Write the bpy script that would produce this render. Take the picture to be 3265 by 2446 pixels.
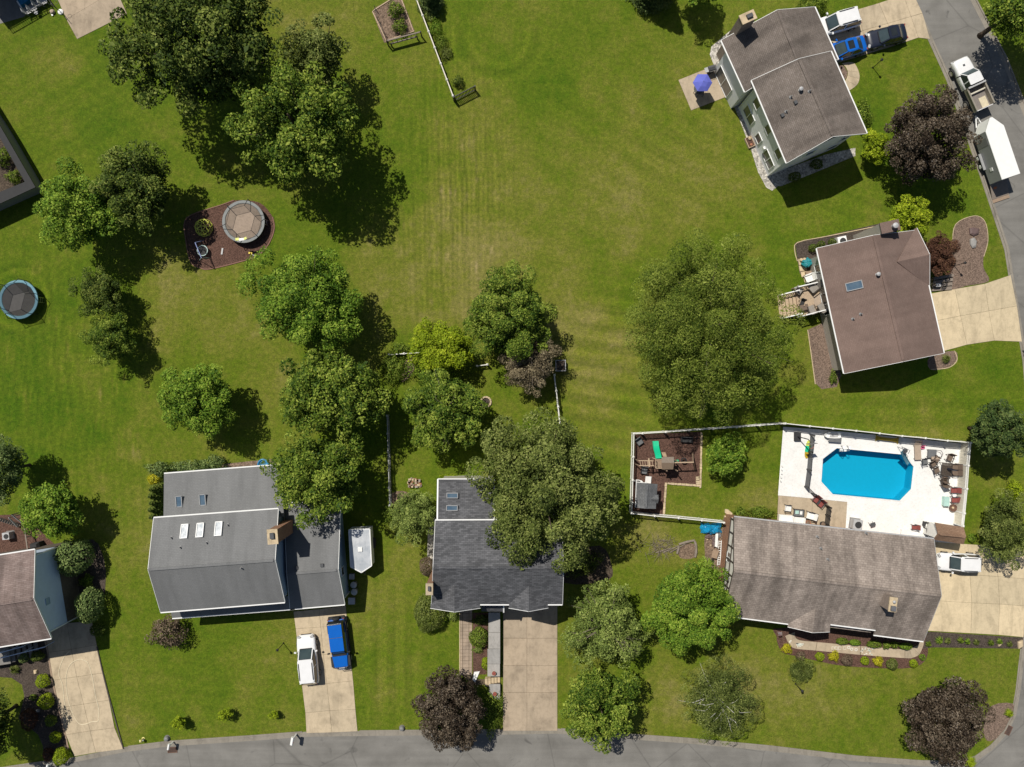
import bpy, bmesh, math, random
import numpy as np
from mathutils import Vector, Matrix, geometry

# ------------------------------------------------------------------ scene, camera, light
sc = bpy.context.scene
for o in list(bpy.data.objects):
    bpy.data.objects.remove(o, do_unlink=True)
COL = sc.collection
CAMH = 78.0          # drone height above the lawns, metres
PPM = 31.0           # photo pixels per metre on the ground
CX, CY = 1632.5, 1223.0
F_PX = PPM * CAMH

cam = bpy.data.cameras.new('camera')
cam.sensor_width = 36.0
cam.lens = 36.0 * F_PX / 3265.0
cam.clip_end = 2000
camo = bpy.data.objects.new('camera', cam)
camo.location = (0, 0, CAMH)
COL.objects.link(camo)
sc.camera = camo

SUN_D = Vector((0.392, -0.50, -1.0)).normalized()      # travel direction of sunlight
world = bpy.data.worlds.new('World')
sc.world = world
world.use_nodes = True
wn = world.node_tree
bg = wn.nodes['Background']
sky = wn.nodes.new('ShaderNodeTexSky')
sky.sky_type = 'NISHITA'
sky.sun_disc = False
sky.sun_elevation = math.asin(-SUN_D.z)
sky.sun_rotation = math.atan2(-SUN_D.x, -SUN_D.y)
wn.links.new(sky.outputs[0], bg.inputs[0])
bg.inputs[1].default_value = 0.055
sl = bpy.data.lights.new('sun', 'SUN')
sl.energy = 4.6
sl.angle = math.radians(0.5)
sl.color = (1.0, 0.95, 0.86)
so = bpy.data.objects.new('sun', sl)
so.rotation_euler = SUN_D.to_track_quat('-Z', 'Y').to_euler()
so.location = (-30, 45, 90)
COL.objects.link(so)
vs = sc.view_settings
vs.view_transform = 'Standard'
vs.look = 'None'
vs.exposure = 0.0
vs.gamma = 1.0
vs.use_curve_mapping = False
sc.render.engine = 'CYCLES'
sc.render.resolution_x = 1024
sc.render.resolution_y = 767
sc.cycles.max_bounces = 6
sc.cycles.transparent_max_bounces = 12

# ------------------------------------------------------------------ photo pixel -> place
CROPS = {
    'g': (1180, 0, 300 / 2209), 'umb': (2150, 180, 400 / 2209), 'cars': (2640, 0, 300 / 2209),
    'truck': (2980, 160, 285 / 2207), 'trail': (3060, 360, 205 / 1213), 'deck': (2460, 820, 300 / 2209),
    'pl': (580, 620, 320 / 2209), 'pr': (2000, 1360, 300 / 1657), 'tarp': (2200, 1620, 280 / 1933),
    'po': (2460, 1360, 300 / 1462), 'pq': (2860, 1370, 280 / 1326), 'fc': (2460, 1960, 500 / 2212),
    'wd': (1340, 1880, 300 / 1184), 'jp': (920, 1920, 240 / 1657), 'f': (0, 1640, 300 / 1553),
    'tl': (0, 0, 400 / 2209), 's': (0, 0, 1.0)}
_K = 820 / 2209
for _c, _x in enumerate((0, 815, 1630, 2445)):
    for _r, _y in enumerate((0, 610, 1220, 1831)):
        CROPS['%d%d' % (_c, _r)] = (_x, _y, _K)


def S(c, x, y):
    a, b, k = CROPS[c]
    return (a + x * k, b + y * k)


def W(px, z=0.0):
    k = (1 - z / CAMH) / PPM
    return Vector(((px[0] - CX) * k, (CY - px[1]) * k, z))


def P(c, x, y, z=0.0):
    return W(S(c, x, y), z)


# ------------------------------------------------------------------ objects
WM = {}


def thing(name, label, cat, loc=(0, 0, 0), rz=0.0, group=None):
    o = bpy.data.objects.new(name, None)
    o.empty_display_size = 0.3
    COL.objects.link(o)
    o.location = loc
    o.rotation_euler = (0, 0, rz)
    o['label'] = label
    o['category'] = cat
    if group:
        o['group'] = group
    WM[o.name] = Matrix.Translation(Vector(loc)) @ Matrix.Rotation(rz, 4, 'Z')
    return o


def tag(o, label, cat, group=None):
    o['label'] = label
    o['category'] = cat
    if group:
        o['group'] = group
    return o


def struct(o):
    o['kind'] = 'structure'
    return o


def copy_tree(o, parent=None):
    c = o.copy()
    COL.objects.link(c)
    c.parent = parent
    for ch in list(o.children):
        copy_tree(ch, c)
    return c


def place(o, loc, rz=0.0, sc_=None):
    o.location = loc
    o.rotation_euler = (0, 0, rz)
    if sc_:
        o.scale = sc_ if hasattr(sc_, '__len__') else (sc_,) * 3
    return o


def root_of(o):
    while o.parent:
        o = o.parent
    return o


BOXF = [(0, 3, 2, 1), (4, 5, 6, 7), (0, 1, 5, 4), (1, 2, 6, 5), (2, 3, 7, 6), (3, 0, 4, 7)]


class MB:
    def __init__(s):
        s.v = []
        s.f = []

    def add(s, vs_, fs):
        n = len(s.v)
        s.v += [Vector(v) for v in vs_]
        s.f += [[i + n for i in f] for f in fs]
        return s

    def box(s, x0, x1, y0, y1, z0, z1):
        return s.add([(x0, y0, z0), (x1, y0, z0), (x1, y1, z0), (x0, y1, z0),
                      (x0, y0, z1), (x1, y0, z1), (x1, y1, z1), (x0, y1, z1)], BOXF)

    def rbox(s, c, size, rz=0.0):
        hx, hy, hz = size[0] / 2, size[1] / 2, size[2] / 2
        M = Matrix.Translation(Vector(c)) @ Matrix.Rotation(rz, 4, 'Z')
        return s.add([M @ Vector(p) for p in [(-hx, -hy, -hz), (hx, -hy, -hz), (hx, hy, -hz), (-hx, hy, -hz),
                                              (-hx, -hy, hz), (hx, -hy, hz), (hx, hy, hz), (-hx, hy, hz)]], BOXF)

    def beam(s, p0, p1, w, h=None):
        p0, p1 = Vector(p0), Vector(p1)
        h = w if h is None else h
        d = (p1 - p0).normalized()
        up = Vector((0, 0, 1)) if abs(d.z) < 0.98 else Vector((1, 0, 0))
        a = d.cross(up).normalized() * (w / 2)
        b = a.cross(d).normalized() * (h / 2)
        return s.add([p0 - a - b, p0 + a - b, p0 + a + b, p0 - a + b,
                      p1 - a - b, p1 + a - b, p1 + a + b, p1 - a + b],
                     [(3, 2, 1, 0), (4, 5, 6, 7), (0, 1, 5, 4), (1, 2, 6, 5), (2, 3, 7, 6), (3, 0, 4, 7)])

    def prism(s, poly, z0, z1):
        n = len(poly)
        a = sum(poly[i][0] * poly[(i + 1) % n][1] - poly[(i + 1) % n][0] * poly[i][1] for i in range(n))
        if a < 0:
            poly = list(poly)[::-1]
        vs_ = [(p[0], p[1], z0) for p in poly] + [(p[0], p[1], z1) for p in poly]
        fs = [list(range(n - 1, -1, -1)), list(range(n, 2 * n))]
        fs += [(i, (i + 1) % n, n + (i + 1) % n, n + i) for i in range(n)]
        return s.add(vs_, fs)

    def slab(s, pts, th):
        pts = [Vector(p) for p in pts]
        n = len(pts)
        a = sum(pts[i].x * pts[(i + 1) % n].y - pts[(i + 1) % n].x * pts[i].y for i in range(n))
        if a < 0:
            pts = pts[::-1]
        vs_ = [p - Vector((0, 0, th)) for p in pts] + pts
        fs = [list(range(n - 1, -1, -1)), list(range(n, 2 * n))]
        fs += [(i, (i + 1) % n, n + (i + 1) % n, n + i) for i in range(n)]
        return s.add(vs_, fs)

    def quad(s, *pts):
        return s.add(pts, [list(range(len(pts)))])

    def tube(s, pts, r, n=6):
        pts = [Vector(p) for p in pts]
        rs = r if hasattr(r, '__len__') else [r] * len(pts)
        base = len(s.v)
        prev = None
        for i, p in enumerate(pts):
            d = (pts[min(i + 1, len(pts) - 1)] - pts[max(i - 1, 0)]).normalized()
            if prev is None:
                up = Vector((0, 0, 1)) if abs(d.z) < 0.95 else Vector((1, 0, 0))
                a = d.cross(up).normalized()
            else:
                a = (prev - d * prev.dot(d)).normalized()
            prev = a
            b = d.cross(a)
            for k in range(n):
                t = 2 * math.pi * k / n
                s.v.append(p + (a * math.cos(t) + b * math.sin(t)) * rs[i])
        for i in range(len(pts) - 1):
            for k in range(n):
                q = base + i * n
                s.f.append([q + k, q + (k + 1) % n, q + n + (k + 1) % n, q + n + k])
        s.f.append([base + k for k in range(n)][::-1])
        s.f.append([base + (len(pts) - 1) * n + k for k in range(n)])
        return s

    def ring(s, c, R, r, n=24, m=6, sx=1.0, sy=1.0):
        c = Vector(c)
        b = len(s.v)
        for i in range(n):
            t = 2 * math.pi * i / n
            for k in range(m):
                q = 2 * math.pi * k / m
                rr = R + r * math.cos(q)
                s.v.append(c + Vector((rr * math.cos(t) * sx, rr * math.sin(t) * sy, r * math.sin(q))))
        for i in range(n):
            for k in range(m):
                i2, k2 = (i + 1) % n, (k + 1) % m
                s.f.append([b + i * m + k, b + i2 * m + k, b + i2 * m + k2, b + i * m + k2])
        return s

    def lathe(s, prof, c=(0, 0, 0), n=16, sx=1.0, sy=1.0):
        c = Vector(c)
        b = len(s.v)
        for r, z in prof:
            for k in range(n):
                t = 2 * math.pi * k / n
                s.v.append(c + Vector((r * math.cos(t) * sx, r * math.sin(t) * sy, z)))
        for i in range(len(prof) - 1):
            for k in range(n):
                s.f.append([b + i * n + k, b + i * n + (k + 1) % n, b + (i + 1) * n + (k + 1) % n, b + (i + 1) * n + k])
        s.f.append([b + k for k in range(n)][::-1])
        s.f.append([b + (len(prof) - 1) * n + k for k in range(n)])
        return s

    def loft(s, rings, cap=True):
        b = len(s.v)
        n = len(rings[0])
        for r in rings:
            s.v += [Vector(p) for p in r]
        for i in range(len(rings) - 1):
            for k in range(n):
                q = b + i * n
                s.f.append([q + k, q + (k + 1) % n, q + n + (k + 1) % n, q + n + k])
        if cap:
            s.f.append([b + k for k in range(n)][::-1])
            s.f.append([b + (len(rings) - 1) * n + k for k in range(n)])
        return s

    def flat(s, poly, z, holes=()):
        loops = [[Vector((p[0], p[1], z)) for p in poly]] + [[Vector((p[0], p[1], z)) for p in h] for h in holes]
        tris = geometry.tessellate_polygon(loops)
        vs_ = [v for l in loops for v in l]
        out = []
        for t in tris:
            a, b, c = (vs_[i] for i in t)
            out.append(t if (b - a).cross(c - a).z > 0 else t[::-1])
        return s.add(vs_, out)

    def ribbon(s, pts, w, z, h=0.0):
        """flat strip (or low kerb when h>0) of width w along a polyline"""
        pts = [Vector((p[0], p[1], 0)) for p in pts]
        L, R = [], []
        for i, p in enumerate(pts):
            d = (pts[min(i + 1, len(pts) - 1)] - pts[max(i - 1, 0)]).normalized()
            nrm = Vector((-d.y, d.x, 0)) * (w / 2)
            L.append(p + nrm)
            R.append(p - nrm)
        for i in range(len(pts) - 1):
            q = [R[i], R[i + 1], L[i + 1], L[i]]
            if h > 0:
                s.slab([(v.x, v.y, z + h) for v in q], h)
            else:
                s.add([(v.x, v.y, z) for v in q], [(0, 1, 2, 3)])
        return s

    def build(s, name, mat, parent=None, world=False, M=None, smooth=False):
        me = bpy.data.meshes.new(name)
        vs_ = s.v
        T = None
        if M is not None:
            T = M
        if parent is not None and (world or M is not None):
            inv = WM[root_of(parent).name].inverted()
            T = inv @ T if T is not None else inv
        if T is not None:
            vs_ = [T @ Vector(v) for v in vs_]
        me.from_pydata([tuple(v) for v in vs_], [], s.f)
        me.validate()
        if isinstance(mat, str):
            mat = MAT[mat]
        me.materials.append(mat)
        if smooth:
            me.polygons.foreach_set('use_smooth', [True] * len(me.polygons))
        me.update()
        o = bpy.data.objects.new(name, me)
        COL.objects.link(o)
        if parent is not None:
            o.parent = parent
        return o


def arc(pts, n=6):
    """Catmull-Rom through 2-D points"""
    out = []
    m = len(pts)
    for i in range(m - 1):
        p0, p1, p2, p3 = (Vector((*pts[max(0, min(m - 1, i + k))][:2], 0)) for k in (-1, 0, 1, 2))
        for j in range(n):
            t = j / n
            out.append(0.5 * ((2 * p1) + (p2 - p0) * t + (2 * p0 - 5 * p1 + 4 * p2 - p3) * t * t + (3 * p1 - p0 - 3 * p2 + p3) * t ** 3))
    out.append(Vector((*pts[-1][:2], 0)))
    return out


def closed(pts, n=5):
    m = len(pts)
    out = []
    for i in range(m):
        p0, p1, p2, p3 = (Vector((*pts[(i + k) % m][:2], 0)) for k in (-1, 0, 1, 2))
        for j in range(n):
            t = j / n
            out.append(0.5 * ((2 * p1) + (p2 - p0) * t + (2 * p0 - 5 * p1 + 4 * p2 - p3) * t * t + (3 * p1 - p0 - 3 * p2 + p3) * t ** 3))
    return out


# ------------------------------------------------------------------ materials
MAT = {}


class N:
    """tiny node helper"""
    def __init__(s, name):
        s.m = bpy.data.materials.new(name)
        s.m.use_nodes = True
        s.t = s.m.node_tree
        s.b = s.t.nodes['Principled BSDF']
        s.out = s.t.nodes['Material Output']
        MAT[name] = s.m

    def n(s, typ, **kw):
        nd = s.t.nodes.new('ShaderNode' + typ)
        for k, v in kw.items():
            if k.startswith('i_'):
                key = k[2:].replace('_', ' ')
                nd.inputs[int(key) if key.isdigit() else key].default_value = v
            else:
                setattr(nd, k, v)
        return nd

    def l(s, a, b):
        s.t.links.new(a, b)

    def coord(s, scale=(1, 1, 1), rot=0.0, kind='Object'):
        tc = s.n('TexCoord')
        mp = s.n('Mapping')
        mp.inputs['Scale'].default_value = scale
        mp.inputs['Rotation'].default_value = (0, 0, rot)
        s.l(tc.outputs[kind], mp.inputs[0])
        return mp.outputs[0]

    def noise(s, vec, scale, detail=4, rough=0.6, dist=0.0):
        nd = s.n('TexNoise')
        nd.inputs['Scale'].default_value = scale
        nd.inputs['Detail'].default_value = detail
        nd.inputs['Roughness'].default_value = rough
        nd.inputs['Distortion'].default_value = dist
        s.l(vec, nd.inputs['Vector'])
        return nd.outputs[0]

    def ramp(s, fac, stops):
        r = s.n('ValToRGB')
        e = r.color_ramp.elements
        while len(e) < len(stops):
            e.new(0.5)
        for el, (p, c) in zip(e, stops):
            el.position = p
            el.color = (*c, 1) if len(c) == 3 else c
        s.l(fac, r.inputs[0])
        return r.outputs[0]

    def mix(s, fac, a, b, mode='MIX'):
        m = s.n('Mix', data_type='RGBA', blend_type=mode)
        for sock, v in ((m.inputs[0], fac), (m.inputs[6], a), (m.inputs[7], b)):
            if hasattr(v, 'is_linked') or hasattr(v, 'links'):
                s.l(v, sock)
            elif isinstance(v, (int, float)):
                sock.default_value = v
            else:
                sock.default_value = (*v, 1)
        return m.outputs[2]

    def bump(s, h, dist=0.02, strength=0.6):
        b = s.n('Bump')
        b.inputs['Distance'].default_value = dist
        b.inputs['Strength'].default_value = strength
        s.l(h, b.inputs['Height'])
        s.l(b.outputs[0], s.b.inputs['Normal'])

    def col(s, c):
        if isinstance(c, tuple):
            s.b.inputs['Base Color'].default_value = (*c, 1)
        else:
            s.l(c, s.b.inputs['Base Color'])

    def set(s, rough=0.8, metal=0.0, spec=None, coat=None):
        s.b.inputs['Roughness'].default_value = rough
        s.b.inputs['Metallic'].default_value = metal
        if spec is not None:
            s.b.inputs['Specular IOR Level'].default_value = spec
        if coat is not None:
            s.b.inputs['Coat Weight'].default_value = coat
            s.b.inputs['Coat Roughness'].default_value = 0.03


def dull(c, k):
    return tuple(min(1, x * k) for x in c)


def simple(name, c, rough=0.7, metal=0.0, var=0.18, scale=3.0, bump=0.0, coat=None, spec=None, kind='Object'):
    """one colour with soft wear"""
    m = N(name)
    v = m.coord(kind=kind)
    n1 = m.noise(v, scale, 5, 0.65)
    m.col(m.ramp(n1, [(0.25, dull(c, 1 - var)), (0.55, c), (0.85, dull(c, 1 + var * 0.6))]))
    m.set(rough, metal, spec, coat)
    if bump:
        m.bump(m.noise(v, scale * 12, 3), bump, 0.5)
    return m.m


def shingle(name, c1, c2, tab=(0.32, 0.145), streak=0.35, mort=0.55, blot=0.25):
    m = N(name)
    v = m.coord()
    br = m.n('TexBrick')
    br.inputs['Scale'].default_value = 1.0
    br.inputs['Brick Width'].default_value = tab[0]
    br.inputs['Row Height'].default_value = tab[1]
    br.inputs['Mortar Size'].default_value = 0.012
    br.inputs['Mortar Smooth'].default_value = 0.4
    br.inputs['Bias'].default_value = 0.0
    br.inputs['Color1'].default_value = (*c1, 1)
    br.inputs['Color2'].default_value = (*c2, 1)
    br.inputs['Mortar'].default_value = (*dull(c1, mort), 1)
    m.l(v, br.inputs['Vector'])
    vs1 = m.coord((0.9, 0.14, 0.14))
    st = m.ramp(m.noise(vs1, 0.9, 5, 0.65), [(0.38, (1 - streak,) * 3), (0.56, (1, 1, 1)), (0.75, (1 + streak * 0.35,) * 3)])
    bl = m.ramp(m.noise(v, 0.45, 4, 0.6), [(0.3, (1 - blot,) * 3), (0.7, (1 + blot * 0.4,) * 3)])
    gr = m.ramp(m.noise(v, 26, 3, 0.8), [(0.25, (0.72,) * 3), (0.75, (1.25,) * 3)])
    c = m.mix(1.0, br.outputs[0], st, 'MULTIPLY')
    c = m.mix(1.0, c, bl, 'MULTIPLY')
    c = m.mix(1.0, c, gr, 'MULTIPLY')
    m.col(c)
    m.set(0.9, spec=0.2)
    m.bump(br.outputs[1], 0.02, -0.6)
    return m.m


def siding(name, c, lap=0.15, rough=0.55):
    m = N(name)
    v = m.coord()
    w = m.n('TexWave', wave_type='BANDS', bands_direction='Z', wave_profile='SAW')
    w.inputs['Scale'].default_value = 1.0 / lap / 3.183 * 0.5
    m.l(v, w.inputs['Vector'])
    n1 = m.noise(v, 1.3, 4)
    m.col(m.ramp(n1, [(0.3, dull(c, 0.9)), (0.7, c)]))
    m.set(rough)
    m.bump(w.outputs[0], 0.01, 0.15)
    return m.m


def brickmat(name, c1, c2, mortar, bw=0.21, bh=0.075, vert=True):
    m = N(name)
    tc = m.n('TexCoord')
    sp = m.n('SeparateXYZ')
    m.l(tc.outputs['Object'], sp.inputs[0])
    ad = m.n('Math', operation='ADD')
    m.l(sp.outputs[0], ad.inputs[0])
    m.l(sp.outputs[1], ad.inputs[1])
    cb = m.n('CombineXYZ')
    m.l(ad.outputs[0], cb.inputs[0])
    m.l(sp.outputs[2], cb.inputs[1])
    br = m.n('TexBrick')
    br.inputs['Scale'].default_value = 1.0
    br.inputs['Brick Width'].default_value = bw
    br.inputs['Row Height'].default_value = bh
    br.inputs['Mortar Size'].default_value = 0.008
    br.inputs['Color1'].default_value = (*c1, 1)
    br.inputs['Color2'].default_value = (*c2, 1)
    br.inputs['Mortar'].default_value = (*mortar, 1)
    m.l(cb.outputs[0] if vert else tc.outputs['Object'], br.inputs['Vector'])
    n1 = m.ramp(m.noise(tc.outputs['Object'], 3, 4), [(0.3, (0.8,) * 3), (0.7, (1.1,) * 3)])
    m.col(m.mix(1.0, br.outputs[0], n1, 'MULTIPLY'))
    m.set(0.9, spec=0.2)
    m.bump(br.outputs[1], 0.015, -0.5)


def concrete(name, c, stain=0.3, scale=1.0, spots=True, wear=True):
    m = N(name)
    v = m.coord(kind='Object')
    a = m.noise(v, 0.55 * scale, 6, 0.62, 0.4)
    b = m.noise(v, 3.0 * scale, 5, 0.7)
    g = m.noise(v, 60, 3, 0.8)
    c1 = m.ramp(a, [(0.28, dull(c, 1 - stain)), (0.48, c), (0.75, dull(c, 1.1))])
    c2 = m.ramp(b, [(0.3, (0.86,) * 3), (0.5, (1, 1, 1)), (0.8, (1.07,) * 3)])
    c3 = m.ramp(g, [(0.3, (0.9,) * 3), (0.7, (1.1,) * 3)])
    cc = m.mix(1.0, m.mix(1.0, c1, c2, 'MULTIPLY'), c3, 'MULTIPLY')
    if wear:
        wr = m.ramp(m.noise(m.coord((1.5, 0.5, 1)), 0.8, 5, 0.65, 0.8), [(0.34, (0.82,) * 3), (0.5, (1, 1, 1)), (0.8, (1.05,) * 3)])
        cc = m.mix(1.0, cc, wr, 'MULTIPLY')
    oi = m.n('ObjectInfo')
    cc = m.mix(1.0, cc, m.ramp(oi.outputs['Random'], [(0.0, (0.9, 0.9, 0.9)), (1.0, (1.07, 1.05, 1.03))]), 'MULTIPLY')
    if spots:
        sp = m.ramp(m.noise(v, 1.4, 3, 0.5, 1.5), [(0.66, (0, 0, 0)), (0.8, (1, 1, 1))])
        cc = m.mix(m.mix(0.5, (0, 0, 0), sp), cc, dull(c, 0.5))
    m.col(cc)
    m.set(0.9, spec=0.25)
    m.bump(g, 0.004, 0.4)


def mulch(name, c, c2, scale=14):
    m = N(name)
    v = m.coord()
    vo = m.n('TexVoronoi')
    vo.inputs['Scale'].default_value = scale
    m.l(v, vo.inputs['Vector'])
    n1 = m.noise(v, 0.9, 5)
    base = m.mix(n1, c, c2)
    k = m.ramp(vo.outputs['Color'], [(0.15, (0.55,) * 3), (0.6, (1.05,) * 3), (0.95, (1.5,) * 3)])
    m.col(m.mix(1.0, base, k, 'MULTIPLY'))
    m.set(0.95, spec=0.15)
    m.bump(vo.outputs['Distance'], 0.03, 0.7)


def paint(name, c, rough=0.25, coat=1.0, metal=0.0):
    m = N(name)
    v = m.coord()
    n1 = m.noise(v, 2.2, 4)
    m.col(m.ramp(n1, [(0.3, dull(c, 0.93)), (0.7, c)]))
    m.set(rough, metal, coat=coat)


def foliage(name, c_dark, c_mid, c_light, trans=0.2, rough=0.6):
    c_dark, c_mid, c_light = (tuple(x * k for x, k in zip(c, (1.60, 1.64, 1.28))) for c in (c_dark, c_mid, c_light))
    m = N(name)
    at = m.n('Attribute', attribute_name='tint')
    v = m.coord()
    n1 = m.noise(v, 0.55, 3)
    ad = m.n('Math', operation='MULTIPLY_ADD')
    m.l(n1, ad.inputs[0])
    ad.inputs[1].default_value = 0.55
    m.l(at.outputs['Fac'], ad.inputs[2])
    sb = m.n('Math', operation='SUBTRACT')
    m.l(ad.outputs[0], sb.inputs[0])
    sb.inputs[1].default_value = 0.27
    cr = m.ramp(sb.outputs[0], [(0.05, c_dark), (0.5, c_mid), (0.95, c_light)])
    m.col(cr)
    m.set(rough, spec=0.12)
    tr = m.n('BsdfTranslucent')
    m.l(m.mix(1.0, cr, (1.15, 1.2, 0.6), 'MULTIPLY'), tr.inputs['Color'])
    mx = m.n('MixShader')
    mx.inputs[0].default_value = trans
    m.l(m.b.outputs[0], mx.inputs[1])
    m.l(tr.outputs[0], mx.inputs[2])
    m.l(mx.outputs[0], m.out.inputs['Surface'])


def netting(name, c, alpha):
    m = N(name)
    v = m.coord()
    m.col(m.mix(m.noise(v, 4), dull(c, 0.8), c))
    m.set(0.7)
    tr = m.n('BsdfTransparent')
    mx = m.n('MixShader')
    mx.inputs[0].default_value = alpha
    m.l(tr.outputs[0], mx.inputs[1])
    m.l(m.b.outputs[0], mx.inputs[2])
    m.l(mx.outputs[0], m.out.inputs['Surface'])


# --- the list
def make_materials():
    # lawn: attributes painted on the sheet (dryness, mowing) plus noise
    m = N('lawn')
    v = m.coord()
    dry = m.n('Attribute', attribute_name='dry').outputs['Fac']
    mow = m.n('Attribute', attribute_name='mow').outputs['Fac']
    fine = m.noise(v, 9.0, 6, 0.75)
    mid = m.noise(v, 1.6, 6, 0.68, 0.3)
    ad = m.n('Math', operation='MULTIPLY_ADD')
    m.l(mid, ad.inputs[0]); ad.inputs[1].default_value = 0.62; m.l(dry, ad.inputs[2])
    ad2 = m.n('Math', operation='MULTIPLY_ADD')
    m.l(fine, ad2.inputs[0]); ad2.inputs[1].default_value = 0.34; m.l(ad.outputs[0], ad2.inputs[2])
    sb = m.n('Math', operation='SUBTRACT'); m.l(ad2.outputs[0], sb.inputs[0]); sb.inputs[1].default_value = 0.47
    base = m.ramp(sb.outputs[0], [(0.0, (0.056, 0.112, 0.003)), (0.28, (0.098, 0.140, 0.008)), (0.50, (0.142, 0.156, 0.020)),
                                  (0.74, (0.200, 0.182, 0.052)), (1.0, (0.320, 0.258, 0.125))])
    lum = m.ramp(mow, [(0.0, (0.55, 0.60, 0.55)), (0.5, (1, 1, 1)), (1.0, (1.5, 1.42, 1.4))])
    blades = m.ramp(m.noise(v, 8.0, 5, 0.85), [(0.28, (0.5,) * 3), (0.5, (1, 1, 1)), (0.72, (1.6,) * 3)])
    tuft = m.ramp(m.noise(v, 2.6, 6, 0.8), [(0.30, (0.60, 0.66, 0.60)), (0.5, (1, 1, 1)), (0.70, (1.42, 1.36, 1.42))])
    c = m.mix(1.0, m.mix(1.0, base, lum, 'MULTIPLY'), m.mix(1.0, blades, tuft, 'MULTIPLY'), 'MULTIPLY')
    # scattered pale clippings and clover
    sp = m.ramp(m.noise(v, 6.0, 3, 0.5), [(0.70, (0, 0, 0)), (0.78, (1, 1, 1))])
    c = m.mix(m.mix(0.6, (0, 0, 0), sp), c, (0.24, 0.26, 0.09))
    m.col(c)
    m.set(0.85, spec=0.15)
    m.bump(m.noise(v, 22.0, 4, 0.8), 0.06, 0.9)

    m = N('asphalt')
    v = m.coord()
    st = m.coord((0.05, 0.9, 1))
    a = m.noise(v, 0.35, 6, 0.6, 0.3)
    s2 = m.noise(st, 1.1, 4, 0.6)
    g = m.noise(v, 45, 3, 0.8)
    c = m.ramp(a, [(0.3, (0.150, 0.143, 0.130)), (0.5, (0.185, 0.177, 0.162)), (0.72, (0.222, 0.213, 0.195))])
    c = m.mix(1.0, c, m.ramp(s2, [(0.3, (0.86,) * 3), (0.7, (1.1,) * 3)]), 'MULTIPLY')
    c = m.mix(1.0, c, m.ramp(g, [(0.3, (0.82,) * 3), (0.7, (1.18,) * 3)]), 'MULTIPLY')
    oil = m.ramp(m.noise(v, 0.8, 2, 0.5, 1.0), [(0.66, (0, 0, 0)), (0.8, (1, 1, 1))])
    c = m.mix(m.mix(0.6, (0, 0, 0), oil), c, (0.06, 0.058, 0.056))
    wv = m.mix(0.25, v, m.n('TexNoise').outputs[1])
    vo = m.n('TexVoronoi', feature='DISTANCE_TO_EDGE')
    vo.inputs['Scale'].default_value = 0.16
    m.l(wv, vo.inputs['Vector'])
    ck = m.ramp(vo.outputs['Distance'], [(0.0, (1, 1, 1)), (0.010, (0, 0, 0))])
    m.col(m.mix(m.mix(0.32, (0, 0, 0), ck), c, (0.05, 0.048, 0.046)))
    m.set(0.85, spec=0.25)
    m.bump(g, 0.006, 0.5)

    concrete('concrete_tan', (0.485, 0.40, 0.28), 0.26)
    concrete('concrete_pale', (0.56, 0.465, 0.310), 0.14)
    concrete('concrete_pink', (0.385, 0.312, 0.23), 0.30)
    concrete('concrete_white', (0.78, 0.775, 0.755), 0.06, 1.6, False, False)
    concrete('concrete_grey', (0.21, 0.20, 0.19), 0.2)
    concrete('gutter', (0.25, 0.228, 0.192), 0.25, 1.5)
    concrete('patio_tan', (0.42, 0.345, 0.25), 0.15)
    concrete('joint', (0.11, 0.085, 0.055), 0.3)
    concrete('stone', (0.55, 0.44, 0.29), 0.3, 4)
    concrete('stone_grey', (0.34, 0.33, 0.315), 0.2, 3)
    concrete('brick_step', (0.36, 0.285, 0.22), 0.25, 3)
    mulch('mulch_red', (0.092, 0.050, 0.038), (0.125, 0.072, 0.055))
    mulch('mulch_brown', (0.088, 0.068, 0.055), (0.062, 0.050, 0.042))
    mulch('mulch_pale', (0.21, 0.150, 0.115), (0.16, 0.115, 0.09))
    mulch('soil', (0.23, 0.165, 0.12), (0.15, 0.105, 0.075), 9)
    mulch('gravel_white', (0.50, 0.47, 0.42), (0.36, 0.335, 0.29), 7)
    mulch('bark', (0.095, 0.072, 0.052), (0.065, 0.05, 0.038), 10)

    shingle('roof_taupe', (0.180, 0.150, 0.129), (0.222, 0.188, 0.165), streak=0.30)
    shingle('roof_redbrown', (0.190, 0.133, 0.112), (0.208, 0.148, 0.125), streak=0.14, mort=0.8, blot=0.14)
    shingle('roof_tan', (0.272, 0.226, 0.195), (0.362, 0.305, 0.264), tab=(0.34, 0.2), streak=0.38)
    shingle('roof_charcoal', (0.080, 0.082, 0.088), (0.149, 0.150, 0.160), tab=(0.40, 0.15), streak=0.1, mort=0.6)
    shingle('roof_grey', (0.180, 0.182, 0.183), (0.194, 0.196, 0.197), streak=0.14, mort=0.82, blot=0.06)
    shingle('roof_brown', (0.206, 0.154, 0.138), (0.269, 0.209, 0.190), tab=(0.5, 0.16), streak=0.32)
    shingle('roof_shed', (0.273, 0.169, 0.111), (0.312, 0.202, 0.137), streak=0.15)
    shingle('roof_play', (0.160, 0.166, 0.173), (0.208, 0.213, 0.219), streak=0.3)

    siding('siding_white', (0.90, 0.90, 0.93))
    siding('siding_blue', (0.58, 0.68, 0.86))
    siding('siding_teal', (0.34, 0.45, 0.56))
    siding('siding_cream', (0.55, 0.53, 0.45))
    siding('siding_tan', (0.44, 0.41, 0.36))
    simple('stucco', (0.74, 0.72, 0.66), 0.85, var=0.08)
    brickmat('brick_orange', (0.34, 0.165, 0.09), (0.29, 0.13, 0.075), (0.36, 0.28, 0.21))
    brickmat('brick_brown', (0.145, 0.115, 0.092), (0.12, 0.095, 0.076), (0.16, 0.14, 0.12))
    brickmat('brick_grey', (0.30, 0.235, 0.19), (0.24, 0.185, 0.155), (0.33, 0.29, 0.25))
    simple('white', (0.80, 0.80, 0.78), 0.45, var=0.06)
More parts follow.
